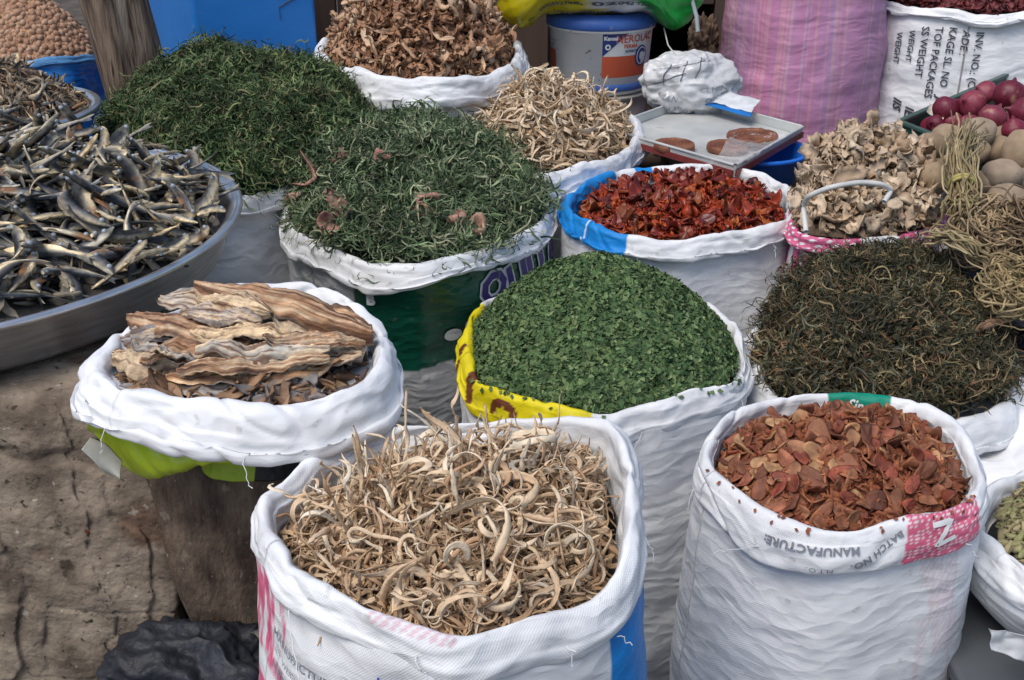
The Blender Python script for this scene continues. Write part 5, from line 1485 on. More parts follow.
# dusty block carrying the low sack
M_DUSTY = mat_surface('dusty_tin', (0.045, 0.030, 0.022), (0.17, 0.125, 0.09), scale=18, stretch=(1.4, 1.4, .7), bump=1.0, bscale=110, rough=0.8, spots=[(60, .64, (0.20, 0.165, 0.13)), (9, .64, (0.03, 0.022, 0.018)), (140, .68, (.3, .27, .23))])
def dusty_block():
    n = 64; zs = np.linspace(.445, .825, 60); a = np.linspace(0, 2 * np.pi, n, endpoint=False)
    cx, cy = -.325, 1.30
    sq = 1 / (np.abs(np.cos(a)) ** 7 + np.abs(np.sin(a)) ** 7) ** (1 / 7)
    V = np.zeros((n, 60, 3))
    for j, z in enumerate(zs):
        k = (z - .445) / .38
        rx = .150 * (0.78 + .22 * min(1, k * 2.0)); ry = .115
        if k < .06: rx *= .93 + k; ry *= .93 + k
        V[:, j, 0] = cx + rx * sq * np.cos(a) + .03 * (1 - k) ** 2; V[:, j, 1] = cy + ry * sq * np.sin(a); V[:, j, 2] = z
    d = .004 * fbm(V[..., 0] * 9, V[..., 1] * 9, V[..., 2] * 6, 12, 4)
    V[..., 0] += d; V[..., 1] -= np.abs(d)
    m = MB(); m.add(V.reshape(-1, 3), grid_faces(n, 60)[:, ::-1])
    for j, sgn in ((0, 1), (59, -1)):
        cap = V[:, j]; m.V.append(np.concatenate([cap, [cap.mean(0)]])); T = np.array([[i, (i + 1) % n, n] for i in range(n)]); m.T.append((T if sgn < 0 else T[:, ::-1]) + m.n); m.n += n + 1
    return m.mesh(True)
r_ = empty('dusty_tin', (-.325, 1.30, .445), 'dusty dark brown upright tin under the low sack of split fish', 'tin')
part('tin_body', dusty_block(), M_DUSTY, r_)
# torn pale edge sticking out along its foot
def crumple(corners, nu, nv, amp, seed, sc=14, fold=0.0, thick=.0012):
    """a creased sheet between four world corners (a, b, c, d around), given thickness"""
    a, b, c, d = [np.asarray(q, float) for q in corners]
    u, v = np.meshgrid(np.linspace(0, 1, nu), np.linspace(0, 1, nv), indexing='ij')
    P = (a * ((1 - u) * (1 - v))[..., None] + b * (u * (1 - v))[..., None] + c * (u * v)[..., None] + d * ((1 - u) * v)[..., None])
    N = np.cross(b - a, d - a); N /= np.linalg.norm(N)
    n1 = fbm(P[..., 0] * sc, P[..., 1] * sc, P[..., 2] * sc, seed, 3)
    n2 = 1 - np.abs(fbm(P[..., 0] * sc * .8, P[..., 1] * sc * .8, P[..., 2] * sc * .8, seed + 3, 3)) * 2.5
    P = P + N * (amp * (n1 * .8 + np.clip(n2, -1, 1) * .5))[..., None]
    ee = amp * .9
    for q, w_ in ((0, (1 - u) ** 14), (1, u ** 14)):
        P = P + ((b - a) / np.linalg.norm(b - a)) * (ee * w_ * fbm(P[..., 1] * 20 + q, P[..., 2] * 20, 0, seed + 7, 3))[..., None]
    for q, w_ in ((0, (1 - v) ** 14), (1, v ** 14)):
        P = P + ((d - a) / np.linalg.norm(d - a)) * (ee * w_ * fbm(P[..., 0] * 20 + q, P[..., 2] * 20, 0, seed + 9, 3))[..., None]
    bot = P - N * thick
    V = np.concatenate([P.reshape(-1, 3), bot.reshape(-1, 3)]); m_ = nu * nv
    F = [grid_faces(nu, nv, False), grid_faces(nu, nv, False)[:, ::-1] + m_]
    ed = [i * nv for i in range(nu)] + [(nu - 1) * nv + j for j in range(1, nv)] + [i * nv + nv - 1 for i in range(nu - 2, -1, -1)] + [j for j in range(nv - 2, 0, -1)]
    F.append(np.array([[ed[i], ed[(i + 1) % len(ed)], ed[(i + 1) % len(ed)] + m_, ed[i] + m_] for i in range(len(ed))]))
    return V, F
M_TORN = mat_surface('torn_paper', (0.14, 0.12, 0.10), (0.42, 0.40, 0.36), scale=20, bump=.8, bscale=60, rough=.8)
yb = 1.172
V, F = crumple([WY(206, 658, yb - .008), WY(272, 646, yb - .014), WY(272, 622, yb - .012), WY(214, 648, yb - .006)], 40, 16, .004, 31, sc=26)
V = V; part('torn_rim', mesh_from(V, F, 'torn', True), M_TORN, r_)

# crate that carries block (hidden in shade)
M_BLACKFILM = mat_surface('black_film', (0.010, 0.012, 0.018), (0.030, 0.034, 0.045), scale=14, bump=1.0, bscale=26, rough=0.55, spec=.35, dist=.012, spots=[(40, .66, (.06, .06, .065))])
r_ = empty('wooden_crate', (-.25, 1.33, 0), 'dark slatted crate in the shade carrying the dusty tin', 'crate')
for z_ in (.03, .15, .27, .39):
    m = MB(); m.box((-.43, 1.20, z_), (-.08, 1.212, z_ + .05)); part('slat', m.mesh(), M_DARKWOOD, r_)
for x_ in (-.43, -.11):
    m = MB(); m.box((x_, 1.2125, 0), (x_ + .03, 1.24, .442)); part('post', m.mesh(), M_DARKWOOD, r_)
m = MB(); m.box((-.43, 1.2405, .405), (-.08, 1.46, .443)); part('board', m.mesh(), M_DARKWOOD, r_)
for x_ in (-.43, -.11):
    m = MB(); m.box((x_, 1.43, 0), (x_ + .03, 1.46, .404)); part('post', m.mesh(), M_DARKWOOD, r_)

def lumpy(name, c, r, seed, lump=.25, sc=2.0, nu=90, nv=60, flat=None, crease=.12):
    a = np.linspace(0, 2 * np.pi, nu, endpoint=False); p = np.linspace(-np.pi / 2, np.pi / 2, nv)
    A, Pp = np.meshgrid(a, p, indexing='ij')
    X, Y, Z = np.cos(A) * np.cos(Pp), np.sin(A) * np.cos(Pp), np.sin(Pp)
    d = 1 + lump * fbm(X * sc, Y * sc, Z * sc, seed, 3) + crease * (1 - np.abs(fbm(X * sc * 1.6, Y * sc * 1.6, Z * sc * 1.6, seed + 7, 3)) * 2.5)
    d = d + crease * 2.4 * (worley(X * 2.3, Y * 2.3, Z * 2.3, seed + 3) - .5) + crease * 1.2 * (worley(X * 5, Y * 5, Z * 5, seed + 5) - .5)
    V = np.stack([c[0] + X * r[0] * d, c[1] + Y * r[1] * d, c[2] + Z * r[2] * d], -1)
    if flat is not None: V[..., 2] = np.maximum(V[..., 2], flat)
    return V.reshape(-1, 3), grid_faces(nu, nv)[:, ::-1]
c = WY(195, 690, 1.10)
V, F = lumpy('b', (c[0], 1.13, c[2] - .03), (.13, .10, .080), 41, .12, 1.3, nu=160, nv=100, crease=.10)
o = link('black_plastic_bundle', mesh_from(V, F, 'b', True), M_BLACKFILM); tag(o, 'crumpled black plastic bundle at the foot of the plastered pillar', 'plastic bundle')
o2 = link('storage_box', None) if False else None
r_ = empty('plastic_box', (c[0], 1.13, 0), 'dark plastic box in the shade holding up the black plastic bundle', 'box')
m = MB(); m.box((c[0] - .1, 1.06, 0), (c[0] + .0, 1.19, c[2] - .10)); bevel(part('box_body', m.mesh(), M_BLACKFILM, r_), .01)
# dark heaps of black sheet behind the front sack, in the gap
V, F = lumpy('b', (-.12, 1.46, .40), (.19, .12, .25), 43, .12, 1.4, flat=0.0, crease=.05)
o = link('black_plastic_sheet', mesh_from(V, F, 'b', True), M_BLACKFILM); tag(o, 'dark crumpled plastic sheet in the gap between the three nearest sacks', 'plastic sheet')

# yellow-green printed bag hanging from under the low sack
M_LIME = mat_surface('lime_film', (0.36, 0.50, 0.02), (0.52, 0.64, 0.05), scale=9, bump=.5, bscale=22, rough=.35, spec=.5, dist=.006, spots=[(26, .72, (0.62, 0.68, 0.30))])
r_ = empty('lime_bag', tuple(WY(150, 440, 1.0)), 'shiny yellow green plastic bag squeezed out under the low sack', 'plastic bag')
Y0 = 1.075
def fan(pts_top, pts_bot, yfun, seed, amp=.004, nu=60, nv=26, thick=.002):
    """creased film between an upper and a lower line of spots"""
    tt = np.linspace(0, 1, nu)
    def line(pts):
        P = np.array([WY(p[0], p[1], yfun(p)) for p in pts]); s_ = np.linspace(0, 1, len(P))
        return np.stack([np.interp(tt, s_, P[:, j]) for j in range(3)], 1)
    A, B = line(pts_top), line(pts_bot)
    v = np.linspace(0, 1, nv)
    P = A[:, None] * (1 - v)[None, :, None] + B[:, None] * v[None, :, None]
    q = (1 - np.abs(fbm(P[..., 0] * 22 + P[..., 2] * 10, P[..., 2] * 9, 0, seed, 3)) * 2.5) * amp + amp * fbm(P[..., 0] * 12, P[..., 2] * 12, 0, seed + 3, 2)
    P[..., 1] -= q + .014 * np.sin(np.pi * v)[None, :]
    bot = P + np.array([0, thick, 0])
    V = np.concatenate([P.reshape(-1, 3), bot.reshape(-1, 3)]); m_ = nu * nv
    F = [grid_faces(nu, nv, False)[:, ::-1], grid_faces(nu, nv, False) + m_]
    ed = [i * nv for i in range(nu)] + [(nu - 1) * nv + j for j in range(1, nv)] + [i * nv + nv - 1 for i in range(nu - 2, -1, -1)] + [j for j in range(nv - 2, 0, -1)]
    F.append(np.array([[ed[i], ed[i] + m_, ed[(i + 1) % len(ed)] + m_, ed[(i + 1) % len(ed)]] for i in range(len(ed))]))
    return V, F
V, F = fan([(96, 400), (120, 404), (150, 425), (185, 440), (230, 448), (270, 450)], [(98, 442), (125, 466), (148, 482), (170, 474), (215, 463), (262, 457)], lambda p: 1.125 - max(0, p[0] - 120) * .0006, 51)
part('bag_body', mesh_from(V, F, 'l', True), M_LIME, r_)
V, F = fan([(90, 438), (104, 446), (122, 462)], [(83, 447), (104, 470), (126, 480)], lambda p: 1.085, 57, amp=.004)
part('bag_flap', mesh_from(V, F, 'l', True), mat_surface('clear_film', (0.35, 0.36, 0.33), (0.50, 0.50, 0.44), scale=30, rough=.3, bump=.5), r_)
V, F = fan([(98, 402), (108, 404), (118, 410)], [(86, 432), (100, 438), (112, 436)], lambda p: 1.12, 59, amp=.004)
part('bag_corner', mesh_from(V, F, 'l', True), M_LIME, r_)
V, F = fan([(232, 447), (268, 450), (310, 446)], [(232, 461), (268, 457), (310, 449)], lambda p: 1.03, 53, amp=.002)
part('bag_hem', mesh_from(V, F, 'l', True), mat_surface('dark_print_film', (0.02, 0.025, 0.03), (0.25, 0.28, 0.26), scale=60, rough=.4), r_)

# ================================================================== back: tray, bucket, bags
# --- tin tray
M_TIN = mat_surface('tin_sheet', (0.50, 0.52, 0.51), (0.68, 0.69, 0.66), scale=9, rough=.42, metal=.35, bump=.12, bscale=18, spots=[(22, .66, (0.42, 0.38, 0.33))])
zt = .86
q = [W(604, 130, zt), W(735, 168, zt), W(803, 129, zt), W(690, 99, zt)]
q = [np.array(p) for p in q]; cen = sum(q) / 4
r_ = empty('tin_tray', tuple(cen - [0, 0, .02]), 'square tin tray with low sides and three brown discs behind the red heap', 'tray')
m = MB(); ins = [p + (cen - p) * .03 for p in q]
m.prism([p + [0, 0, -.018] for p in ins], [p + [0, 0, -.015] for p in ins]); part('tray_floor', m.mesh(), M_TIN, r_)
M_REDEDGE = mat_flat('red_brown_paint', (0.20, 0.035, 0.03), .5)
for i in range(4):
    a, b = q[i], q[(i + 1) % 4]; t = (b - a) / np.linalg.norm(b - a); nn = np.array([t[1], -t[0], 0])
    a2, b2 = a + t * .003, b - t * .003
    m = MB(); lo = [a2, b2, b2 - nn * .004, a2 - nn * .004]
    m.prism([p + [0, 0, -.022] for p in lo], [p + [0, 0, .004] for p in lo]); part('tray_side', m.mesh(), M_TIN, r_)
    m = MB(); m.tube([a2 + [0, 0, .006], b2 + [0, 0, .006]], .0035, 8); part('tray_rim', m.mesh(True), M_TIN, r_)
    if i in (0, 1):
        m = MB(); lo = [a2 + nn * .004, b2 + nn * .004, b2 + nn * .001, a2 + nn * .001]
        m.prism([p + [0, 0, -.020] for p in lo], [p + [0, 0, -.006] for p in lo]); part('painted_edge', m.mesh(), M_REDEDGE, r_)
M_JAG = mat_surface('brown_disc', (0.12, 0.04, 0.022), (0.26, 0.11, 0.06), scale=20, bump=.8, bscale=60, rough=.45, spots=[(22, .66, (0.38, 0.2, 0.12))])
def disc(px, py, z, R, h, label, seed):
    c = W(px, py, z)
    prof = [(0, 0), (R * .9, 0), (R, h * .3), (R * .99, h * .7)]
    for k, f_ in enumerate(np.linspace(.95, .08, 12)): prof.append((R * f_, h * (1.0 - .18 * (k % 2))))
    prof.append((0, h * .8))
    m = MB(); m.lathe((c[0], c[1], z), prof, 48)
    V = np.concatenate(m.V); V[:, 2] += .0015 * fbm(V[:, 0] * 60, V[:, 1] * 60, 0, seed, 3); V[:, :2] += .0015 * fbm(V[:, 0] * 30, V[:, 1] * 30, 0, seed + 5, 2)[:, None]
    o = link('coiled_disc', mesh_from(V - c, np.concatenate(m.Q), 'd', True), M_JAG); o.location = c
    tag(o, label, 'brown disc', 'brown discs on the tin tray')
disc(674, 150, zt - .0145, .050, .018, 'left coiled brown disc lying alone on the tin tray', 1)
disc(727, 151, zt - .0145, .050, .016, 'coiled brown disc under the clear wrap at the front of the tray', 2)
disc(752, 140, zt - .0015, .062, .016, 'largest coiled brown disc resting partly on another at the right of the tray', 3)
M_CLEAR = new_mat('clear_wrap')
M_CLEAR[2].inputs['Base Color'].default_value = (.8, .8, .8, 1); M_CLEAR[2].inputs['Alpha'].default_value = .16; M_CLEAR[2].inputs['Roughness'].default_value = .12
V, F = crumple([W(716, 158, zt + .004), W(748, 160, zt + .006), W(790, 134, zt + .012), W(735, 128, zt + .014)], 40, 30, .004, 71, sc=30, thick=.0006)
o = link('clear_wrap', mesh_from(V, F, 'w', True), M_CLEAR[0]); tag(o, 'crinkled clear plastic wrap over the right-hand brown discs', 'plastic wrap')
m = MB(); c = W(690, 103, zt + .012); m.box((c[0] - .013, c[1] - .012, zt - .012), (c[0] + .012, c[1] - .006, zt + .014)); o = link('tray_clip', m.mesh(), mat_flat('clip', (0.06, 0.06, 0.065), .5)); bevel(o, .002)
tag(o, 'small dark clip at the rear corner of the tin tray', 'clip')
# support of the tray and blue bowl
r_ = empty('blue_basin', (.60, 2.62, .74), 'bright blue plastic basin under the right corner of the tin tray', 'basin')
c = W(752, 158, .80)
m = MB(); m.lathe((c[0], c[1], 0), [(0, .725), (.09, .725), (.10, .73), (.128, .815), (.140, .818), (.142, .826), (.134, .828), (.122, .822), (.096, .735), (0, .732)], 72); part('bowl', m.mesh(True), mat_surface('blue_plastic', (.01, .13, .58), (.012, .16, .64), rough=.35, bump=.05, spec=.5), r_)
r_ = empty('wooden_table', (.55, 2.75, 0), 'low dark table standing under the tin tray and blue basin', 'table')
m = MB(); m.box((.34, 2.46, .69), (.86, 3.05, .724)); bevel(part('tabletop', m.mesh(), M_DARKWOOD, r_))
for x_ in (.35, .82):
    for y_ in (2.48, 3.0):
        m = MB(); m.box((x_, y_, 0), (x_ + .035, y_ + .035, .689)); part('leg', m.mesh(), M_DARKWOOD, r_)
m = MB(); m.box((.40, 2.72, .725), (.60, 2.9, .837)); o = link('cardboard_box', m.mesh(), mat_surface('cardboard', (.22, .15, .09), (.28, .2, .13), scale=5)); bevel(o, .004)
tag(o, 'plain brown cardboard box propping up the tin tray', 'box')

# --- paint bucket on a grimy tin
by = 3.30
bL, bR = WY(549, 92, by), WY(642, 92, by)
bx = (WY(600, 60, by))[0]; zb0 = WY(600, 96, by - .13)[2]; zb1 = WY(600, 27, by - .15)[2]
r_ = empty('paint_bucket', (bx, by, zb0), 'grimy white paint bucket with blue lid and orange label', 'bucket')
M_BUCK = mat_surface('bucket_plastic', (0.76, 0.76, 0.73), (0.88, 0.88, 0.85), scale=8, rough=.5, bump=.15, spots=[(60, .64, (0.34, 0.29, 0.24)), (13, .66, (0.42, 0.39, 0.35))])
M_LID = mat_surface('lid_plastic', (0.035, 0.10, 0.36), (0.07, 0.16, 0.44), scale=6, rough=.5, bump=.2, spots=[(30, .68, (0.25, 0.3, 0.4))])
hb = zb1 - zb0; R0, R1 = .136, .154
m = MB(); m.lathe((bx, by, zb0), [(0, 0), (R0 - .006, 0), (R0, .006), (R0 + .0, .03), (R0 + .004, .034), (R1 - .004, hb - .02), (R1 + .003, hb - .018), (R1 + .003, hb), (0, hb)], 96)
part('bucket_body', m.mesh(True), M_BUCK, r_)
m = MB(); m.lathe((bx, by, zb0), [(R0 + .0035, .012), (R0 + .005, .016), (R0 + .0055, .030), (R0 + .0035, .033)], 96); part('blue_base_band', m.mesh(True), M_LID, r_)
m = MB(); m.lathe((bx, by, zb0), [(R1 + .004, hb - .012), (R1 + .007, hb - .010), (R1 + .006, hb + .012), (R1 - .02, hb + .030), (R1 - .03, hb + .026), (R1 - .035, hb + .020), (0, hb + .020)], 96); part('lid', m.mesh(True), M_LID, r_)
na, nz = 200, 60
aa = np.linspace(-np.pi, np.pi, na); zz_ = np.linspace(0, 1, nz)
Rr = R0 + .004 + (R1 - .004 - R0 - .004) * zz_
G = np.zeros((na, nz, 3)); G[..., 0] = bx + np.sin(aa)[:, None] * Rr; G[..., 1] = by - np.cos(aa)[:, None] * Rr; G[..., 2] = zb0 + .034 + (hb - .054) * (1 - zz_)[None, :]
Rr2 = Rr[::-1]; G[..., 0] = bx + np.sin(aa)[:, None] * Rr2; G[..., 1] = by - np.cos(aa)[:, None] * Rr2
sf = Surf(G, 2 * np.pi * .147, hb - .054, wrap=False)
M_ORANGE = mat_surface('orange_label', (0.50, 0.085, 0.035), (0.42, 0.09, 0.045), scale=20, rough=.5, bump=0, spots=[(34, .68, (0.5, 0.4, 0.35))])
M_NAVY = mat_flat('navy_label', (0.015, 0.035, 0.16), .5); M_LABW = mat_flat('label_white', (0.62, 0.64, 0.64), .5)
uF = .5 + .075; hL = hb - .054
decal('label_paper', sf, [(*shape_flat('rect', .150, .125, n=20), 0, 0)], uF, .42, M_LABW, r_, off=.0008)
decal('orange_panel', sf, [(*shape_flat('rect', .150, .060, n=20), 0, -.0325)], uF, .42, M_ORANGE, r_, off=.0016)
decal('orange_panel', sf, [(*shape_flat('rect', .058, .062, n=20), 0, 0)], .5 - .215, .62, M_ORANGE, r_, off=.0016)
decal('navy_corner', sf, [(*shape_flat('tri', .075, .065, n=16), -.0375, .030)], uF, .42, M_NAVY, r_, off=.0016)
decal('label_words', sf, [word('NEROLAC', .030, .030, .044, bold=.0005)], uF, .42, M_ORANGE, r_, off=.0024)
decal('label_words', sf, [word('PERMA', .015, .010, .024, bold=.0005)], uF, .42, M_ORANGE, r_, off=.0024)
decal('label_words', sf, [word('INTERIOR', .010, .014, .010, bold=.0003)], uF, .42, M_NAVY, r_, off=.0024)
decal('label_words', sf, [word('Kansai', .015, -.052, .048, bold=.0006)], uF, .42, M_LABW, r_, off=.0028)
decal('round_mark', sf, [(*shape_flat('disc', .016, .016, hole=.5), -.060, .024)], uF, .42, M_LABW, r_, off=.0028)
decal('round_badge', sf, [(*shape_flat('disc', .050, .060), .052, -.006)], uF, .42, M_NAVY, r_, off=.0028)
decal('round_badge', sf, [(*shape_flat('disc', .040, .050), .052, -.006)], uF, .42, M_LABW, r_, off=.0036)
decal('badge_swirl', sf, [(*shape_flat('disc', .034, .044, hole=.55, a0=.5, a1=4.6), .052, -.006)], uF, .42, M_NAVY, r_, off=.0044)
fl = [word(t, .008, 0, -.013 * k) for k, t in enumerate(['INTERIOR EMULSION', 'WASHABLE PAINT', '20 LITRES'])]
decal('label_words', sf, fl, .5 - .225, .22, M_INKSOFT, r_, off=.0016)
m = MB(); a_ = np.linspace(-1.25, 1.25, 40)
m.tube(np.stack([bx + (R1 + .012) * np.sin(a_ * 1.25), by - (R1 + .004) * np.cos(a_ * 1.25) * .3, zb0 + hb - .01 - .0 * a_], 1) + np.array([0, .0, 0]), .002, 6)
# grimy round tin beneath the bucket
r_ = empty('round_tin', (bx, by, 0), 'grimy grey drum standing under the paint bucket', 'drum')
m = MB(); zc = zb0 - .004
m.lathe((bx, by, 0), [(0, 0), (.145, 0), (.148, .004), (.143, .012), (.142, .25), (.147, .257), (.142, .264), (.142, zc - .07), (.148, zc - .063), (.142, zc - .055), (.142, zc - .012), (.148, zc - .004), (.146, zc), (0, zc)], 96)
part('drum_body', m.mesh(True), mat_surface('grimy_drum', (.20, .19, .17), (.38, .37, .34), scale=6, rough=.5, metal=.3, spots=[(20, .62, (.12, .1, .08))]), r_)

# --- printed sack lying on the bucket
def pillow(c, rx, ry, rz, seed, nu=120, nv=70, ex=.55):
    a = np.linspace(0, 2 * np.pi, nu, endpoint=False); p = np.linspace(-np.pi / 2, np.pi / 2, nv)
    A, Pp = np.meshgrid(a, p, indexing='ij')
    se = lambda w_, e: np.sign(w_) * np.abs(w_) ** e
    X = se(np.cos(A), ex) * se(np.cos(Pp), .8); Y = se(np.sin(A), ex) * se(np.cos(Pp), .8); Z = se(np.sin(Pp), .9)
    pinch = 1 - .45 * np.clip(np.abs(X), 0, 1) ** 5
    d = .03 * fbm(X * 4, Y * 4, Z * 4, seed, 3)
    V = np.stack([c[0] + X * rx * (1 + d), c[1] + Y * ry * (1 + d), c[2] + Z * rz * pinch * (1 + d * 3) - .02 * (np.abs(X) ** 2) * 0], -1)
    return V, X, Y, Z
zs = zb0 + hb + .032
c = np.array([WY(597, 10, 3.2)[0], 3.30, zs + .115])
V, X, Y, Z = pillow(c, .305, .20, .115, 81)
_k = np.clip((np.abs(X) - .42) / .33, 0, 1); V[..., 2] -= .075 * _k * _k * (3 - 2 * _k) * np.clip((.5 - Z) * 1.2, 0, 1) * (1 - .5 * np.clip((np.abs(X) - .85) / .15, 0, 1)) + .012
col = np.tile(np.array([.62, .65, .70]), X.shape + (1,))
edge = X + .16 * Z
col[(edge < -.30 - .55 * (Z + .35)) & (Z < .1)] = (.55, .46, .01)
col[(edge > .22 - .5 * (Z + .5)) & (Z < .25)] = (.01, .34, .05)
col[(X < -.93)] = (.25, .28, .33)
r_ = empty('printed_sack', tuple(c - [0, 0, .115]), 'yellow, white and green printed sack lying on top of the paint bucket', 'sack')
uvp = np.stack([(X * .3).ravel(), (Z * .1 + Y * .1).ravel()], 1)
part('sack_body', mesh_from(V.reshape(-1, 3), grid_faces(*X.shape)[:, ::-1], 's', True, col.reshape(-1, 3), uvp), M_FILM, r_)
class PSurf(Surf):
    pass
# print on its front: take the front belt of the pillow as a surface
ia = np.where((np.linspace(0, 2 * np.pi, 120, endpoint=False) > np.pi * 1.08) & (np.linspace(0, 2 * np.pi, 120, endpoint=False) < np.pi * 1.92))[0]
Gp = V[ia][:, 8:40][:, ::-1]
lenu = np.linalg.norm(np.diff(Gp[:, 10], axis=0), axis=1).sum(); lenv = np.linalg.norm(np.diff(Gp[20], axis=0), axis=1).sum()
ps = Surf(Gp, lenu, lenv, wrap=False)
decal('printed_words', ps, [word('Ph. : 9842502798, 02042 11001', .021, 0, 0, bold=.0006)], .46, .56, M_INK, r_, off=.003)
decal('printed_words', ps, [word('E-mail: grains@mail.com', .015, 0, 0, bold=.0004)], .47, .74, M_INK, r_, off=.003)
m = MB(); e = V[(np.abs(X - X.max()) < .02)]; 
p0 = WY(692, 0, 3.14); p1 = WY(698, 32, 3.10)
m.tube([p0, (p0 + p1) / 2 + [.004, 0, 0], p1], .006, 8); part('sewn_edge', m.mesh(True), mat_flat('grey_hem', (.30, .34, .36), .7), r_)

# --- crumpled printed white bag
c = WY(690, 82, 3.0)
V, F = lumpy('b', (c[0], 3.02, c[2] - .01), (.128, .09, .092), 91, .10, 1.1, nu=130, nv=80, crease=.07)
Vn = V.reshape(130, 80, 3)
r_ = empty('crumpled_bag', (c[0], 3.02, c[2] - .09), 'crumpled white printed plastic bag behind the tin tray', 'plastic bag')
uvp = np.stack([V[:, 0], V[:, 2]], 1)
part('bag_body', mesh_from(V, F, 'b', True, np.tile([.62, .63, .64], (len(V), 1)), uvp), M_FILM, r_)
ia = [i % 130 for i in range(68, 126)]
ps = Surf(Vn[ia][:, 12:70][:, ::-1], .26, .2, wrap=False)
for k, (t, u_, v_, rt) in enumerate([('CEMENT', .70, .50, .1), ('OPC 53', .72, .62, .1), ('KISAN', .3, .62, -.3), ('QUALITY', .4, .80, -.3)]):
    decal('printed_words', ps, [word(t, .018, 0, 0, rt)], u_, v_, M_INKSOFT, r_, off=.003)
for a0_, b0_ in (((-.09, .03), (.09, .07)), ((-.09, -.01), (.0, .03)), ((-.04, .05), (-.05, .0)), ((.0, .06), (-.01, .01)), ((.04, .07), (.02, .02))):
    decal('printed_line', ps, [(*stroke_flat([a0_, b0_], .002), 0, 0)], .45, .45, M_INK, r_, off=.003)
m = MB(); p0 = WY(664, 28, 3.2); p1 = WY(668, 45, 3.1); p2 = WY(676, 56, 3.0); m.tube([p0, p1, p2], .0022, 6)
part('tie_string', m.mesh(True), mat_flat('string_white', (.5, .5, .48)), r_)
r_ = empty('wooden_box', (c[0], 3.05, 0), 'plain dark wooden box carrying the crumpled white bag', 'box')
m = MB(); m.box((c[0] - .09, 2.97, 0), (c[0] + .11, 3.14, c[2] - .085)); bevel(part('box_body', m.mesh(), M_DARKWOOD, r_))
# folded white sheet with blue stripe
V, F = crumple([W(705, 100, .885), W(752, 113, .88), W(760, 100, .90), W(712, 89, .905)], 50, 24, .004, 95, sc=20)
r_ = empty('folded_sheet', tuple(V.mean(0)), 'folded white plastic sheet with a blue stripe behind the tray', 'plastic sheet')
part('sheet', mesh_from(V, F, 's', True), mat_flat('sheet_white', (.66, .69, .72), .4), r_)
V, F = crumple([W(703, 104, .876), W(750, 117, .874), W(752, 111, .882), W(706, 99, .885)], 40, 10, .002, 97, sc=20)
part('blue_stripe', mesh_from(V, F, 's', True), mat_flat('sheet_blue', (.01, .16, .5), .4), r_)
# black shelf things: dim bundle left of the pink sack
V, F = lumpy('b', (WY(706, 45, 3.55)[0], 3.6, WY(706, 50, 3.55)[2]), (.045, .05, .09), 99, .2, 2.5)
o = link('brown_bundle', mesh_from(V, F, 'b', True), mat_surface('bundle_brown', (.09, .06, .04), (.17, .12, .085), scale=20)); tag(o, 'dim brown wooden lump in the dark gap left of the pink sack', 'bundle')
m = MB(); c = WY(706, 50, 3.55); m.box((c[0] - .06, 3.54, 0), (c[0] + .07, 3.70, c[2] - .10)); o = link('timber_offcut', m.mesh(), M_DARKWOOD); tag(o, 'dark upright timber offcut under the dim brown lump', 'timber')

# ================================================================== right side
# --- onions in their crate
M_ONION = mat_pieces('onion_skin', [(0.15, 0.014, 0.030), (0.21, 0.026, 0.050), (0.11, 0.010, 0.024), (0.25, 0.045, 0.07)], rand='object', mott=.3, mscale=14, stretch=(14, 14, 1), bump=.3, bscale=40, rough=.42, spec=.4, patch=((.42, .22, .16), 16, .64))
M_ROOT = mat_flat('onion_root', (.40, .32, .22), .8)
M_GCRATE = mat_surface('green_crate_plastic', (.010, .045, .035), (.02, .075, .055), rough=.45, bump=.1, scale=8)
zc = .90
qa = [W(898, 124, zc), W(985, 158, zc - .0), W(1120, 110, zc), W(1030, 66, zc)]
qa = [np.array(p) for p in qa]; cen = sum(qa) / 4
r_ = empty('plastic_crate', (cen[0], cen[1], zc - .12), 'dark green plastic crate of red onions in front of the white sack', 'crate')
for i in range(4):
    a, b = qa[i], qa[(i + 1) % 4]; t = (b - a) / np.linalg.norm(b - a); nn = np.array([t[1], -t[0], 0])
    a2, b2 = a + t * .004, b - t * .004; lo = [a2, b2, b2 - nn * .006, a2 - nn * .006]
    m = MB(); m.prism([p + [0, 0, -.12] for p in lo], [p + [0, 0, 0] for p in lo]); part('side', m.mesh(), M_GCRATE, r_)
    m = MB(); lo = [a + nn * .004, b + nn * .004, b - nn * .010, a - nn * .010]
    m.prism([p + [0, 0, .001 + i * .0004] for p in lo], [p + [0, 0, .010 + i * .0004] for p in lo]); bevel(part('rim', m.mesh(), mat_flat('crate_rim', (.05, .10, .085), .4), r_), .002)
m = MB(); m.prism([p + (cen - p) * .03 + [0, 0, -.119] for p in qa], [p + (cen - p) * .03 + [0, 0, -.112] for p in qa]); part('floor', m.mesh(), M_GCRATE, r_)
def onion(seed):
    g = np.random.default_rng(seed)
    k = g.uniform(.82, .95)
    prof, _ = smooth_prof([(0.0004, -.034 * k), (.012, -.033 * k), (.030, -.022 * k), (.038, 0), (.033, .020 * k), (.018, .033 * k), (.006, .042 * k), (.0035, .052 * k), (.0004, .055 * k)], 26)
    n = 30; a = np.linspace(0, 2 * np.pi, n, endpoint=False)
    R = prof[None, :, 0] * (1 + .03 * np.sin(a * 2 + g.uniform(0, 6)) + .012 * np.sin(a * 9))[:, None]
    V = np.stack([R * np.cos(a)[:, None], R * np.sin(a)[:, None], prof[None, :, 1] + 0 * R], -1).reshape(-1, 3)
    return V, grid_faces(n, 26)[:, ::-1]
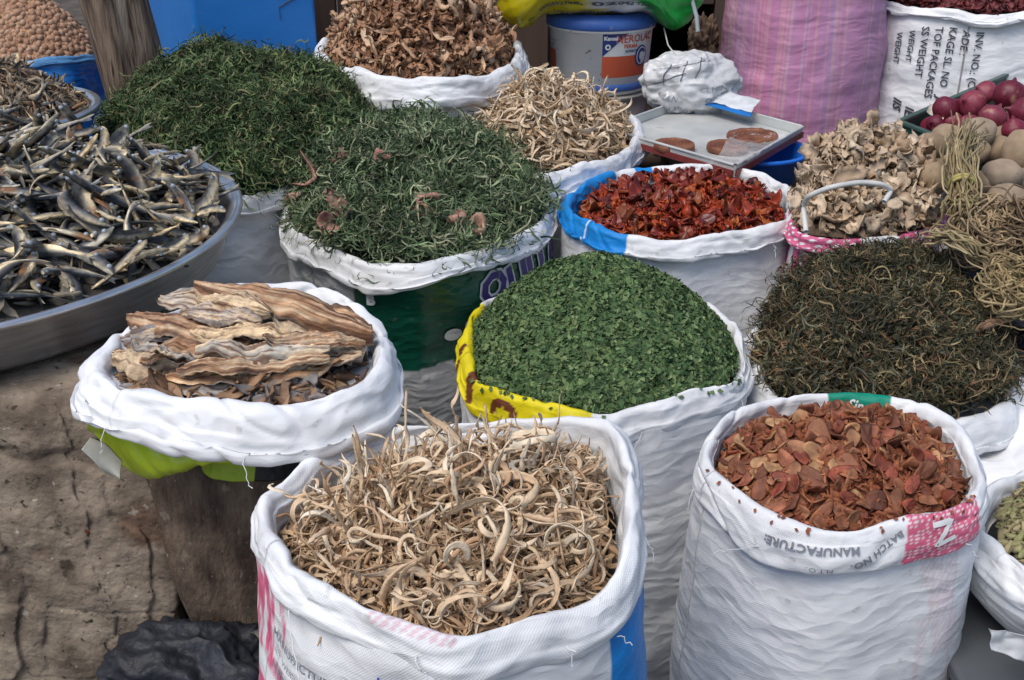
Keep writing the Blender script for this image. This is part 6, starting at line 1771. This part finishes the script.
on_px = [(945, 110, .94, 34, 'onion at the left of the crate with a dark shiny skin'), (972, 104, .955, 34, 'second onion from the left against the crate side'), (968, 126, .93, 30, 'small dark onion low in the front of the crate'), (985, 93, .965, 30, 'onion touching the rear crate edge'), (1010, 96, .985, 40, 'largest round red onion at the top of the pile'), (992, 118, .965, 34, 'onion just in front of the largest one'), (1014, 130, .955, 30, 'onion at the front right of the pile with pale tip'), (1024, 112, .97, 38, 'big onion cut by the right edge of the photo'), (935, 124, .915, 22, 'small onion in the left corner of the crate'), (952, 122, .915, 26, 'onion half hidden behind the potatoes'), (1040, 92, .975, 34, 'onion at the far right of the crate')]
op = [onion(i) for i in range(5)]
for i, (px_, py_, z_, d_, lb) in enumerate(on_px):
    c = W(px_, py_, z_); s_ = .84 * d_ / FPX * depth_of(c) / .076
    o = bpy.data.objects.new('onion', None); COL.objects.link(o); o.empty_display_size = .02; o.location = c
    V, F = op[i % 5]
    link('bulb', mesh_from(V, F, 'onion', True), M_ONION, o)
    m = MB()
    for q_ in range(9):
        a_ = q_ * .7; m.tube([(0.002 * math.cos(a_), .002 * math.sin(a_), -.030), (.005 * math.cos(a_), .005 * math.sin(a_), -.036), (.008 * math.cos(a_), .008 * math.sin(a_), -.040)], .0007, 4)
    link('root', m.mesh(True), M_ROOT, o)
    o.rotation_euler = (random.uniform(-1.4, 1.4), random.uniform(-1.2, 1.2), random.uniform(0, 6)); o.scale = (s_,) * 3
    tag(o, lb, 'onion', 'red onions in the green crate')
V, F = crumple([W(926, 112, .92), W(940, 124, .918), W(946, 114, .935), W(930, 104, .94)], 16, 14, .004, 61, sc=40)
o = link('garlic_skin', mesh_from(V, F, 'g', True), mat_flat('garlic_skin', (.62, .55, .45), .5)); tag(o, 'pale curled scrap of onion skin in the left corner of the crate', 'onion skin')
# lower onions filling the crate, seen through the gaps
fill = []
for i in range(14):
    t1, t2 = random.uniform(.12, .88), random.uniform(.12, .88)
    p = qa[0] * (1 - t1) * (1 - t2) + qa[1] * t1 * (1 - t2) + qa[2] * t1 * t2 + qa[3] * (1 - t1) * t2
    o = bpy.data.objects.new('onion', None); COL.objects.link(o); o.location = (p[0], p[1], zc - .03); o.empty_display_size = .02
    V, F = op[i % 5]; link('bulb', mesh_from(V, F, 'onion', True), M_ONION, o)
    o.rotation_euler = (random.uniform(-1, 1), random.uniform(-1, 1), 0); o.scale = (1.05,) * 3
    tag(o, 'onion of the lower layer inside the green crate', 'onion', 'red onions in the green crate')
r_ = empty('wooden_stand', (cen[0], cen[1], 0), 'dark wooden stand under the onion crate and potatoes', 'stand')
m = MB(); m.box((.83, 2.33, .715), (1.75, 2.98, .745)); bevel(part('top_board', m.mesh(), M_DARKWOOD, r_))
for x_ in (.85, 1.68):
    for y_ in (2.35, 2.9):
        m = MB(); m.box((x_, y_, 0), (x_ + .05, y_ + .05, .714)); part('leg', m.mesh(), M_DARKWOOD, r_)
m = MB(); lo = [p + (cen - p) * .1 for p in qa]; m.prism([np.array([p[0], p[1], .746]) for p in lo], [np.array([p[0], p[1], .779]) for p in lo]); o = link('wooden_board', m.mesh(), M_DARKWOOD); tag(o, 'thick dark board lying under the green onion crate', 'board')

# --- potatoes
M_POT = mat_pieces('potato_skin', [(0.30, 0.22, 0.14), (0.36, 0.27, 0.18), (0.26, 0.19, 0.125), (0.33, 0.26, 0.19)], rand='object', mott=.22, mscale=30, bump=.4, bscale=80, rough=.8, patch=((.16, .11, .07), 60, .66))
pot = [(930, 147, .945, 36, .80, 'potato at the far left of the potato pile'), (950, 138, .925, 38, .7, 'potato half behind the tied grass bundle top'), (977, 134, .955, 40, .8, 'highest potato, just under the onions'), (934, 178, .925, 36, .95, 'potato beside the ruffled pale pieces, low at left'), (998, 150, .92, 32, .85, 'potato between the tall one and the grass bundle'), (1019, 152, .94, 34, 1.35, 'tall upright potato at the right edge'), (1001, 175, .90, 42, .78, 'large oval potato in the middle right'), (975, 152, .925, 30, .9, 'potato behind the right side of the grass bundle'), (984, 182, .885, 26, .9, 'small potato right of the grass bundle'), (1010, 200, .885, 50, .6, 'wide potato behind the coiled vines'), (1030, 178, .89, 36, .9, 'potato cut by the right photo edge'), (955, 165, .885, 34, .9, 'potato hidden behind the grass bundle'), (1000, 138, .925, 34, .8, 'pale potato against the onion crate')]
ps_ = [blob(.5, .5, .5, seed=i, nu=28, nv=20, lump=.07, sc=1.3) for i in range(5)]
for i, (px_, py_, z_, d_, asp, lb) in enumerate(pot):
    c = W(px_, py_, z_); w_ = d_ / FPX * depth_of(c)
    V, F = ps_[i % 5]; V = V * np.array([w_, w_ * .85, w_ * asp])
    o = link('potato', mesh_from(V, F, 'potato', True), M_POT); o.location = c; o.rotation_euler = (random.uniform(-.3, .3), random.uniform(-.35, .35), random.uniform(-.5, .5))
    tag(o, lb, 'potato', 'potatoes behind the grass bundles')
for i in range(16):
    p = W(random.uniform(905, 1050), random.uniform(150, 205), .84); V, F = ps_[i % 5]
    o = link('potato', mesh_from(V * np.array([.09, .075, .07]), F, 'potato', True), M_POT); o.location = (p[0], p[1] + .03, .80 + random.uniform(0, .05)); o.rotation_euler = (0, 0, random.uniform(0, 3))
    tag(o, 'potato of the lower layer of the pile', 'potato', 'potatoes behind the grass bundles')

# --- tied bundles of vines
def vines(name, label, paths, r, cols, n, spread, seed, tie=None, wav=.012, cat='grass bundle'):
    g = np.random.default_rng(seed)
    r_ = empty(name, tuple(np.mean([p for p in paths], axis=0)), label, cat, 'bundles of dried grass and vines')
    m = MB(); P = np.array(paths)
    k = 26; t = np.linspace(0, 1, k); tp = np.linspace(0, 1, len(P))
    base = np.stack([np.interp(t, tp, P[:, j]) for j in range(3)], 1)
    for _ in range(3): base[1:-1] = (base[:-2] + base[1:-1] * 2 + base[2:]) / 4
    for i in range(n):
        off = g.normal(0, 1, 3) * spread
        sc_ = 1 + .7 * np.abs(2 * t - 1)[:, None] ** 2
        w_ = np.stack([np.interp(t, np.linspace(0, 1, 9), g.normal(0, wav, 9)) for _ in range(3)], 1)
        a_, b_ = sorted(g.uniform(0, 1, 2)) if g.random() < .3 else (0, 1)
        if b_ - a_ < .4: a_, b_ = 0, 1
        s_ = slice(int(a_ * (k - 1)), int(b_ * (k - 1)) + 1)
        pts = (base + off * sc_ + w_)[s_]
        m.tube(pts, r * g.uniform(.6, 1.3), 5)
    mt = mat_pieces(name + '_stalk', cols, rand='island', mott=.25, mscale=40, bump=.2, rough=.7)
    part('stalks', m.mesh(True), mt, r_)
    if tie:
        for tc_, mcol in tie:
            c = base[int(tc_ * (k - 1))]; T = base[min(k - 1, int(tc_ * (k - 1)) + 2)] - base[max(0, int(tc_ * (k - 1)) - 2)]; T /= np.linalg.norm(T)
            A = np.cross(T, [0, 1, .1]); A /= np.linalg.norm(A); B = np.cross(T, A)
            m = MB(); a = np.linspace(0, 2 * np.pi, 24, endpoint=False)
            R = spread * 2.2
            for q_ in (-.004, .003):
                m.tube(c + T * q_ + R * (np.cos(a)[:, None] * A + np.sin(a)[:, None] * B), .0035, 6, True)
            m.tube([c - B * R, c - B * R * 1.2 + A * .02 - T * .02, c - B * R * 1.1 + A * .03 - T * .05], .003, 6)
            part('tie', m.mesh(True), mat_flat('tie_' + name, mcol, .7), r_)
    return r_
GR = [(0.20, 0.16, 0.08), (0.32, 0.25, 0.13), (0.13, 0.10, 0.05), (0.42, 0.34, 0.20), (0.17, 0.15, 0.07)]
BR = [(0.26, 0.18, 0.10), (0.36, 0.27, 0.16), (0.18, 0.12, 0.07), (0.42, 0.33, 0.20)]
vines('grass_bundle', 'upright tied bundle of yellowish dried grass in front of the potatoes', [W(968, 135, .99), W(960, 150, .99), W(960, 175, .965), W(965, 200, .935), W(962, 218, .90)], .0018, GR, 100, .010, 1, tie=[(.6, (.42, .36, .12)), (.82, (.18, .16, .07))], wav=.006)
def coil(cx, cy, z, R, turns, n, seed, flat=.5, name='vine_coil', label='', cols=BR, r=.0020, wav=.011, tilt=.3):
    g = np.random.default_rng(seed); c = W(cx, cy, z)
    r_ = empty(name, tuple(c), label, 'vine coil', 'bundles of dried grass and vines')
    m = MB(); 
    for i in range(n):
        k = 40; a = np.linspace(0, 2 * np.pi * g.uniform(.5, 1.1) * turns, k) + g.uniform(0, 6)
        Rr = R * g.uniform(.25, 1.05) * (1 + .15 * np.sin(a * 2.3 + g.uniform(0, 6)))
        x = Rr * np.cos(a) * g.uniform(.6, 1.1); y = Rr * np.sin(a) * g.uniform(.4, .9); zz2 = g.normal(0, R * flat * .35) + y * tilt
        w_ = np.stack([np.interp(np.linspace(0, 1, k), np.linspace(0, 1, 12), g.normal(0, wav, 12)) for _ in range(3)], 1)
        ph = g.uniform(-.5, .5)
        pts = np.stack([x * math.cos(ph) - y * math.sin(ph), x * math.sin(ph) + y * math.cos(ph), zz2 + 0 * x], 1) + w_ + c
        m.tube(pts, r * g.uniform(.6, 1.25), 5)
    part('strands', m.mesh(True), mat_pieces(name + str(seed), cols, rand='island', mott=.25, bump=.2, rough=.7), r_)
coil(990, 232, .885, .060, 1.0, 130, 3, flat=.8, label='tangled brownish vine coil below the wide potato', tilt=.6)
coil(1034, 226, .90, .06, 1.0, 90, 5, flat=.9, label='dark vine coil cut by the right edge of the photo', cols=[(.12, .08, .05), (.2, .14, .08), (.3, .22, .13)])
vines('grass_bundle', 'loose yellowish loop of grass above the dark olive heap', [W(985, 258, .86), W(965, 243, .885), W(945, 234, .885), W(930, 238, .87)], .0024, GR, 22, .007, 7, wav=.005)
coil(1010, 290, .85, .050, 1.0, 110, 9, flat=.8, label='straw coloured tangled coil at the right edge below the brown coils', cols=[(.34, .26, .13), (.22, .16, .08), (.42, .34, .19)], tilt=.5)
m = MB(); m.tube([W(1006, 318, .80), W(988, 324, .80), W(975, 330, .79), W(968, 332, .785)], [.007, .008, .006, .004], 8); o = link('twig', m.mesh(True), mat_flat('twig_brown', (.26, .16, .10), .8)); tag(o, 'short reddish brown twig on the white cloth at the right', 'twig')
# dark bed under the coils
V, F = lumpy('b', (W(1010, 262, .80)[0] + .06, W(1010, 262, .80)[1], .72), (.20, .17, .09), 63, .1, 2.5)
o = link('black_plastic_sheet', mesh_from(V, F, 'b', True), M_BLACKFILM); tag(o, 'black plastic sheet under the vine coils at the right edge', 'plastic sheet')
m = MB(); pp = W(1010, 262, .80); m.box((pp[0] - .08, pp[1] - .1, 0), (pp[0] + .22, pp[1] + .14, .66)); o = link('cardboard_box', m.mesh(), mat_surface('box_brown', (.12, .08, .05), (.2, .14, .09))); tag(o, 'brown box under the black sheet and vine coils', 'box')

# --- strap handle on the pale curls
m = MB(); zz_ = .985
pts = [W(806, 232, .90), W(803, 205, .93), W(808, 196, .96), W(830, 187, zz_), W(860, 182, zz_ + .005), W(882, 184, zz_), W(892, 190, .97), W(884, 202, .955)]
P = np.array(pts); t = np.linspace(0, 1, 60); tp = np.linspace(0, 1, len(P)); P = np.stack([np.interp(t, tp, P[:, j]) for j in range(3)], 1)
for _ in range(8): P[1:-1] = (P[:-2] + P[1:-1] * 2 + P[2:]) / 4
m.tube(P, .0048, 8); o = link('plastic_strap', m.mesh(True), mat_flat('strap_white', (.62, .62, .60), .4)); tag(o, 'thin white plastic strap looping over the ruffled pale pieces', 'strap')

# --- white sheet at the right of the dark heap, grey container with white paper
r1 = [W(948, 284, .735), W(1090, 330, .75), W(1090, 520, .665), W(1000, 470, .64)]
V, F = crumple([W(935, 405, .63), W(1110, 340, .74), W(1110, 500, .66), W(960, 500, .585)], 110, 110, .014, 65, sc=10, thick=.002)
o = link('white_sheet', mesh_from(V, F, 's', True, np.tile(WHITE, (len(V), 1)), np.stack([V[:, 0], V[:, 1]], 1)), M_SACK_SOFT); tag(o, 'creased white plastic sheet at the right of the dark olive heap', 'plastic sheet')
r_ = empty('grey_container', (.80, 1.20, 0), 'dark grey container under the bag of green pods', 'container')
M_GREY = mat_surface('grey_plastic', (.055, .062, .07), (.09, .10, .11), scale=5, rough=.5, bump=.1)
a = WY(962, 680, 1.08); 
m = MB(); m.box((.585, 1.09, 0), (1.0, 1.36, .53)); bevel(part('container_body', m.mesh(), M_GREY, r_), .008, 3)
m = MB(); m.box((.575, 1.08, .532), (1.01, 1.37, .558)); bevel(part('lid', m.mesh(), M_GREY, r_), .006, 3)
m = MB(); m.box((.615, 1.072, .38), (.97, 1.0885, .50)); bevel(part('drawer_front', m.mesh(), M_GREY, r_), .004)
V, F = crumple([WY(985, 625, 1.07), WY(1060, 640, 1.07), WY(1060, 672, 1.075), WY(990, 650, 1.062)], 50, 26, .006, 67, sc=22)
o = link('white_paper', mesh_from(V, F, 'p', True), mat_flat('paper_white', (.66, .68, .70), .6)); tag(o, 'crumpled white paper hanging over the edge of the grey container', 'paper')

# pods
M_POD = mat_pieces('green_pod', [(0.32, 0.30, 0.14), (0.24, 0.25, 0.11), (0.42, 0.36, 0.20), (0.20, 0.19, 0.09), (0.36, 0.28, 0.16)], rand='object', mott=.25, bump=.4, rough=.65)
hp = Heap(pods.C, pods.N, inset=.024, drop=.016, peak=.045, power=2, lump=.006, seed=28)
tm = [ribbon(.02, .004, .002, 5, 2, 1, .5, .3, 1800 + i) for i in range(5)]
stuff('pod_litter', hp, tm, 900, mat_pieces('pod_bits', [(.14, .12, .07), (.24, .2, .11), (.08, .06, .04)], rand='island'), 'dark bed of pod fragments under the green pods', 'pods', basemat=basecol('bed_pod', (.07, .055, .03)))
def pod_shape(i):
    V, F = blob(.011, .0045, .0042, seed=i, nu=12, nv=10, lump=.2, sc=2.5); V[:, 2] += .10 * np.abs(V[:, 0]) ** 1.3 * (1 if i % 2 else -1) * .5
    return V, F
u, f, P, Nn = hp.sample(3500, k=2)
sel = []
for i in range(len(P)):
    if project(P[i])[0] < 1040 and all(np.sum((P[i] - P[j]) ** 2) > .0095 ** 2 for j in sel): sel.append(i)
    if len(sel) >= 170: break
P, Nn = P[sel], Nn[sel]
individuals('green_pod', protos('green_pod', [pod_shape(i) for i in range(8)], M_POD), P + Nn * .004, frames(Nn, .4), rng.uniform(.8, 1.3, len(P)), 'green pod in the low white bag', 'pod', 'pale green pods')

# nuts in the blue bag
M_NUT = mat_pieces('nut', [(0.36, 0.22, 0.14), (0.29, 0.165, 0.105), (0.44, 0.29, 0.19), (0.33, 0.19, 0.12)], rand='object', mott=.15, bump=.2, rough=.55)
hp = Heap(peab.C, peab.N, inset=.016, drop=.010, peak=.165, power=1.7, lump=.003, seed=30, shift=(.03, 0))
V1, F1 = blob(.0095, .0075, .0072, nu=9, nv=7, lump=.05)
stuff('nut_litter', hp, [(V1, F1)], 3500, mat_pieces('nut_small', [(.38, .22, .13), (.30, .16, .10), (.46, .29, .18)], rand='island', bump=0), 'mass of small light brown nuts in the blue plastic bag', 'nuts', tilt=.6, basemat=basecol('bed_nut', (.14, .08, .05)), lift=(-.002, .003))
P, Nn = hp.even(280)
individuals('brown_nut', protos('brown_nut', [blob(.0105, .008, .0078, seed=i, nu=12, nv=9, lump=.08) for i in range(5)], M_NUT), P + Nn * .006, frames(Nn, .6), rng.uniform(.9, 1.15, len(P)), 'light brown nut in the blue bag', 'nut', 'light brown nuts')
# dark red goods in the white printed sack
hp = Heap(inv.C, inv.N, inset=.018, drop=.004, peak=.06, power=2, lump=.01, seed=32)
sm = merged_shapes([chip(.018, .012, .003, .8, .3, 1900 + i, na=9, nr=3, rag=.2) for i in range(6)])
stuff('dark_red_goods', hp, sm, 1500, mat_pieces('dark_red', [(.10, .02, .025), (.18, .04, .04), (.06, .015, .02)], rand='island', rough=.5), 'dark red dried goods filling the printed white cotton sack', 'dried goods', basemat=basecol('bed_dr', (.04, .01, .012)), lift=(-.002, .02))
# black bag at the very top left corner
V, F = lumpy('b', (-1.72, 3.6, 1.10), (.16, .12, .10), 64, .15, 2.0)
o = link('black_bag', mesh_from(V, F, 'b', True), mat_surface('black_cloth', (.012, .011, .010), (.03, .028, .025), scale=10, rough=.9)); tag(o, 'dark cloth bag in the top left corner behind the nuts', 'bag')
m = MB(); m.box((-1.86, 3.5, 0), (-1.55, 3.72, 1.02)); o = link('wooden_box', m.mesh(), M_DARKWOOD); tag(o, 'tall dark wooden box under the dark cloth bag', 'box')

# ================================================================== spills on the rims, loose threads
def spill(name, sk, px0, py0, px1, py1, templates, n, mat, label, t0=.36, t1=.62, size=(.8, 1.2)):
    a, b = sk.uf(px0, py0), sk.uf(px1, py1)
    u = (a + rng.random(n) * ((b - a) % 1.0)) % 1.0
    v = t0 + (t1 - t0) * rng.random(n) ** 2.2
    P = sk.cuff.put(u, v, .0022); Nn = P - sk.cuff.put(u, v, 0.0); Nn /= np.linalg.norm(Nn, axis=1)[:, None]
    V, F = merge(templates, P, frames(Nn, .25), rng.uniform(*size, n))
    o = link(name, mesh_from(V, F, name, True), mat); tag(o, label, 'crumbs', None, 'stuff')
fl_t = [(np.array([[-.005, 0, 0], [-.001, .0035, .001], [.005, .001, 0], [.001, -.003, .0012]]), np.array([[0, 1, 2, 3]])), (np.array([[-.004, -.001, 0], [0, .003, .001], [.004, 0, .001], [0, -.003, 0]]), np.array([[0, 1, 2, 3]]))]
spill('spilled_flakes', leafy, 470, 370, 745, 375, fl_t, 260, M_FLAKE, 'green leaf flakes spilled on the rim of the yellow-cuffed sack', .30, .60)
spill('spilled_crumbs', brown, 705, 465, 980, 495, fl_t, 150, M_SLICE_S, 'brown crumbs spilled on the rim of the pink-printed sack', .30, .52, (.5, 1.0))
spill('spilled_crumbs', front, 268, 540, 628, 580, fl_t, 140, M_STRIP_S, 'beige crumbs spilled on the inner rim of the front sack', .22, .48, (.4, .9))
th_ = [ribbon(.035, .0016, .0008, 9, 3, 3, .5, .3, 5000 + i, open_=True) for i in range(6)]
spill('spilled_leaves', herb2, 300, 240, 545, 215, th_, 120, bpy.data.materials['herb_tangle_leaf.001'] if 'herb_tangle_leaf.001' in bpy.data.materials else M_FLAKE, 'green needle leaves spilled on the white cuff of the green bag', .30, .70)
M_THREAD = mat_flat('thread', (.75, .77, .78), .5)
gt = np.random.default_rng(77)
for sk, spots_ in ((front, [(300, 588), (420, 630), (560, 604), (634, 520), (610, 592)]), (leafy, [(500, 392), (640, 408), (735, 385), (750, 350)]), (brown, [(706, 470), (770, 515), (960, 508)]), (fishsack, [(120, 396), (250, 408), (380, 380)]), (chili, [(640, 237), (770, 228)])):
    for px_, py_ in spots_:
        u_ = sk.uf(px_, py_); p = sk.cuff.put(np.array([u_]), np.array([gt.uniform(.75, .97)]), .001)[0]
        q = sk.cuff.put(np.array([u_]), np.array([.7]), .03)[0] - sk.cuff.put(np.array([u_]), np.array([.7]), .0)[0]; q /= np.linalg.norm(q)
        L_ = gt.uniform(.018, .045); sd_ = np.array([-q[1], q[0], 0]) * gt.normal() * .6
        pts = [p + q * .004 * k ** .6 + (sd_ * L_ + np.array([0, 0, -L_])) * (k / 7) + gt.normal(0, .0012, 3) for k in range(8)]
        m = MB(); m.tube(pts, .00055, 5); part('loose_thread', m.mesh(True), M_THREAD, sk.root)
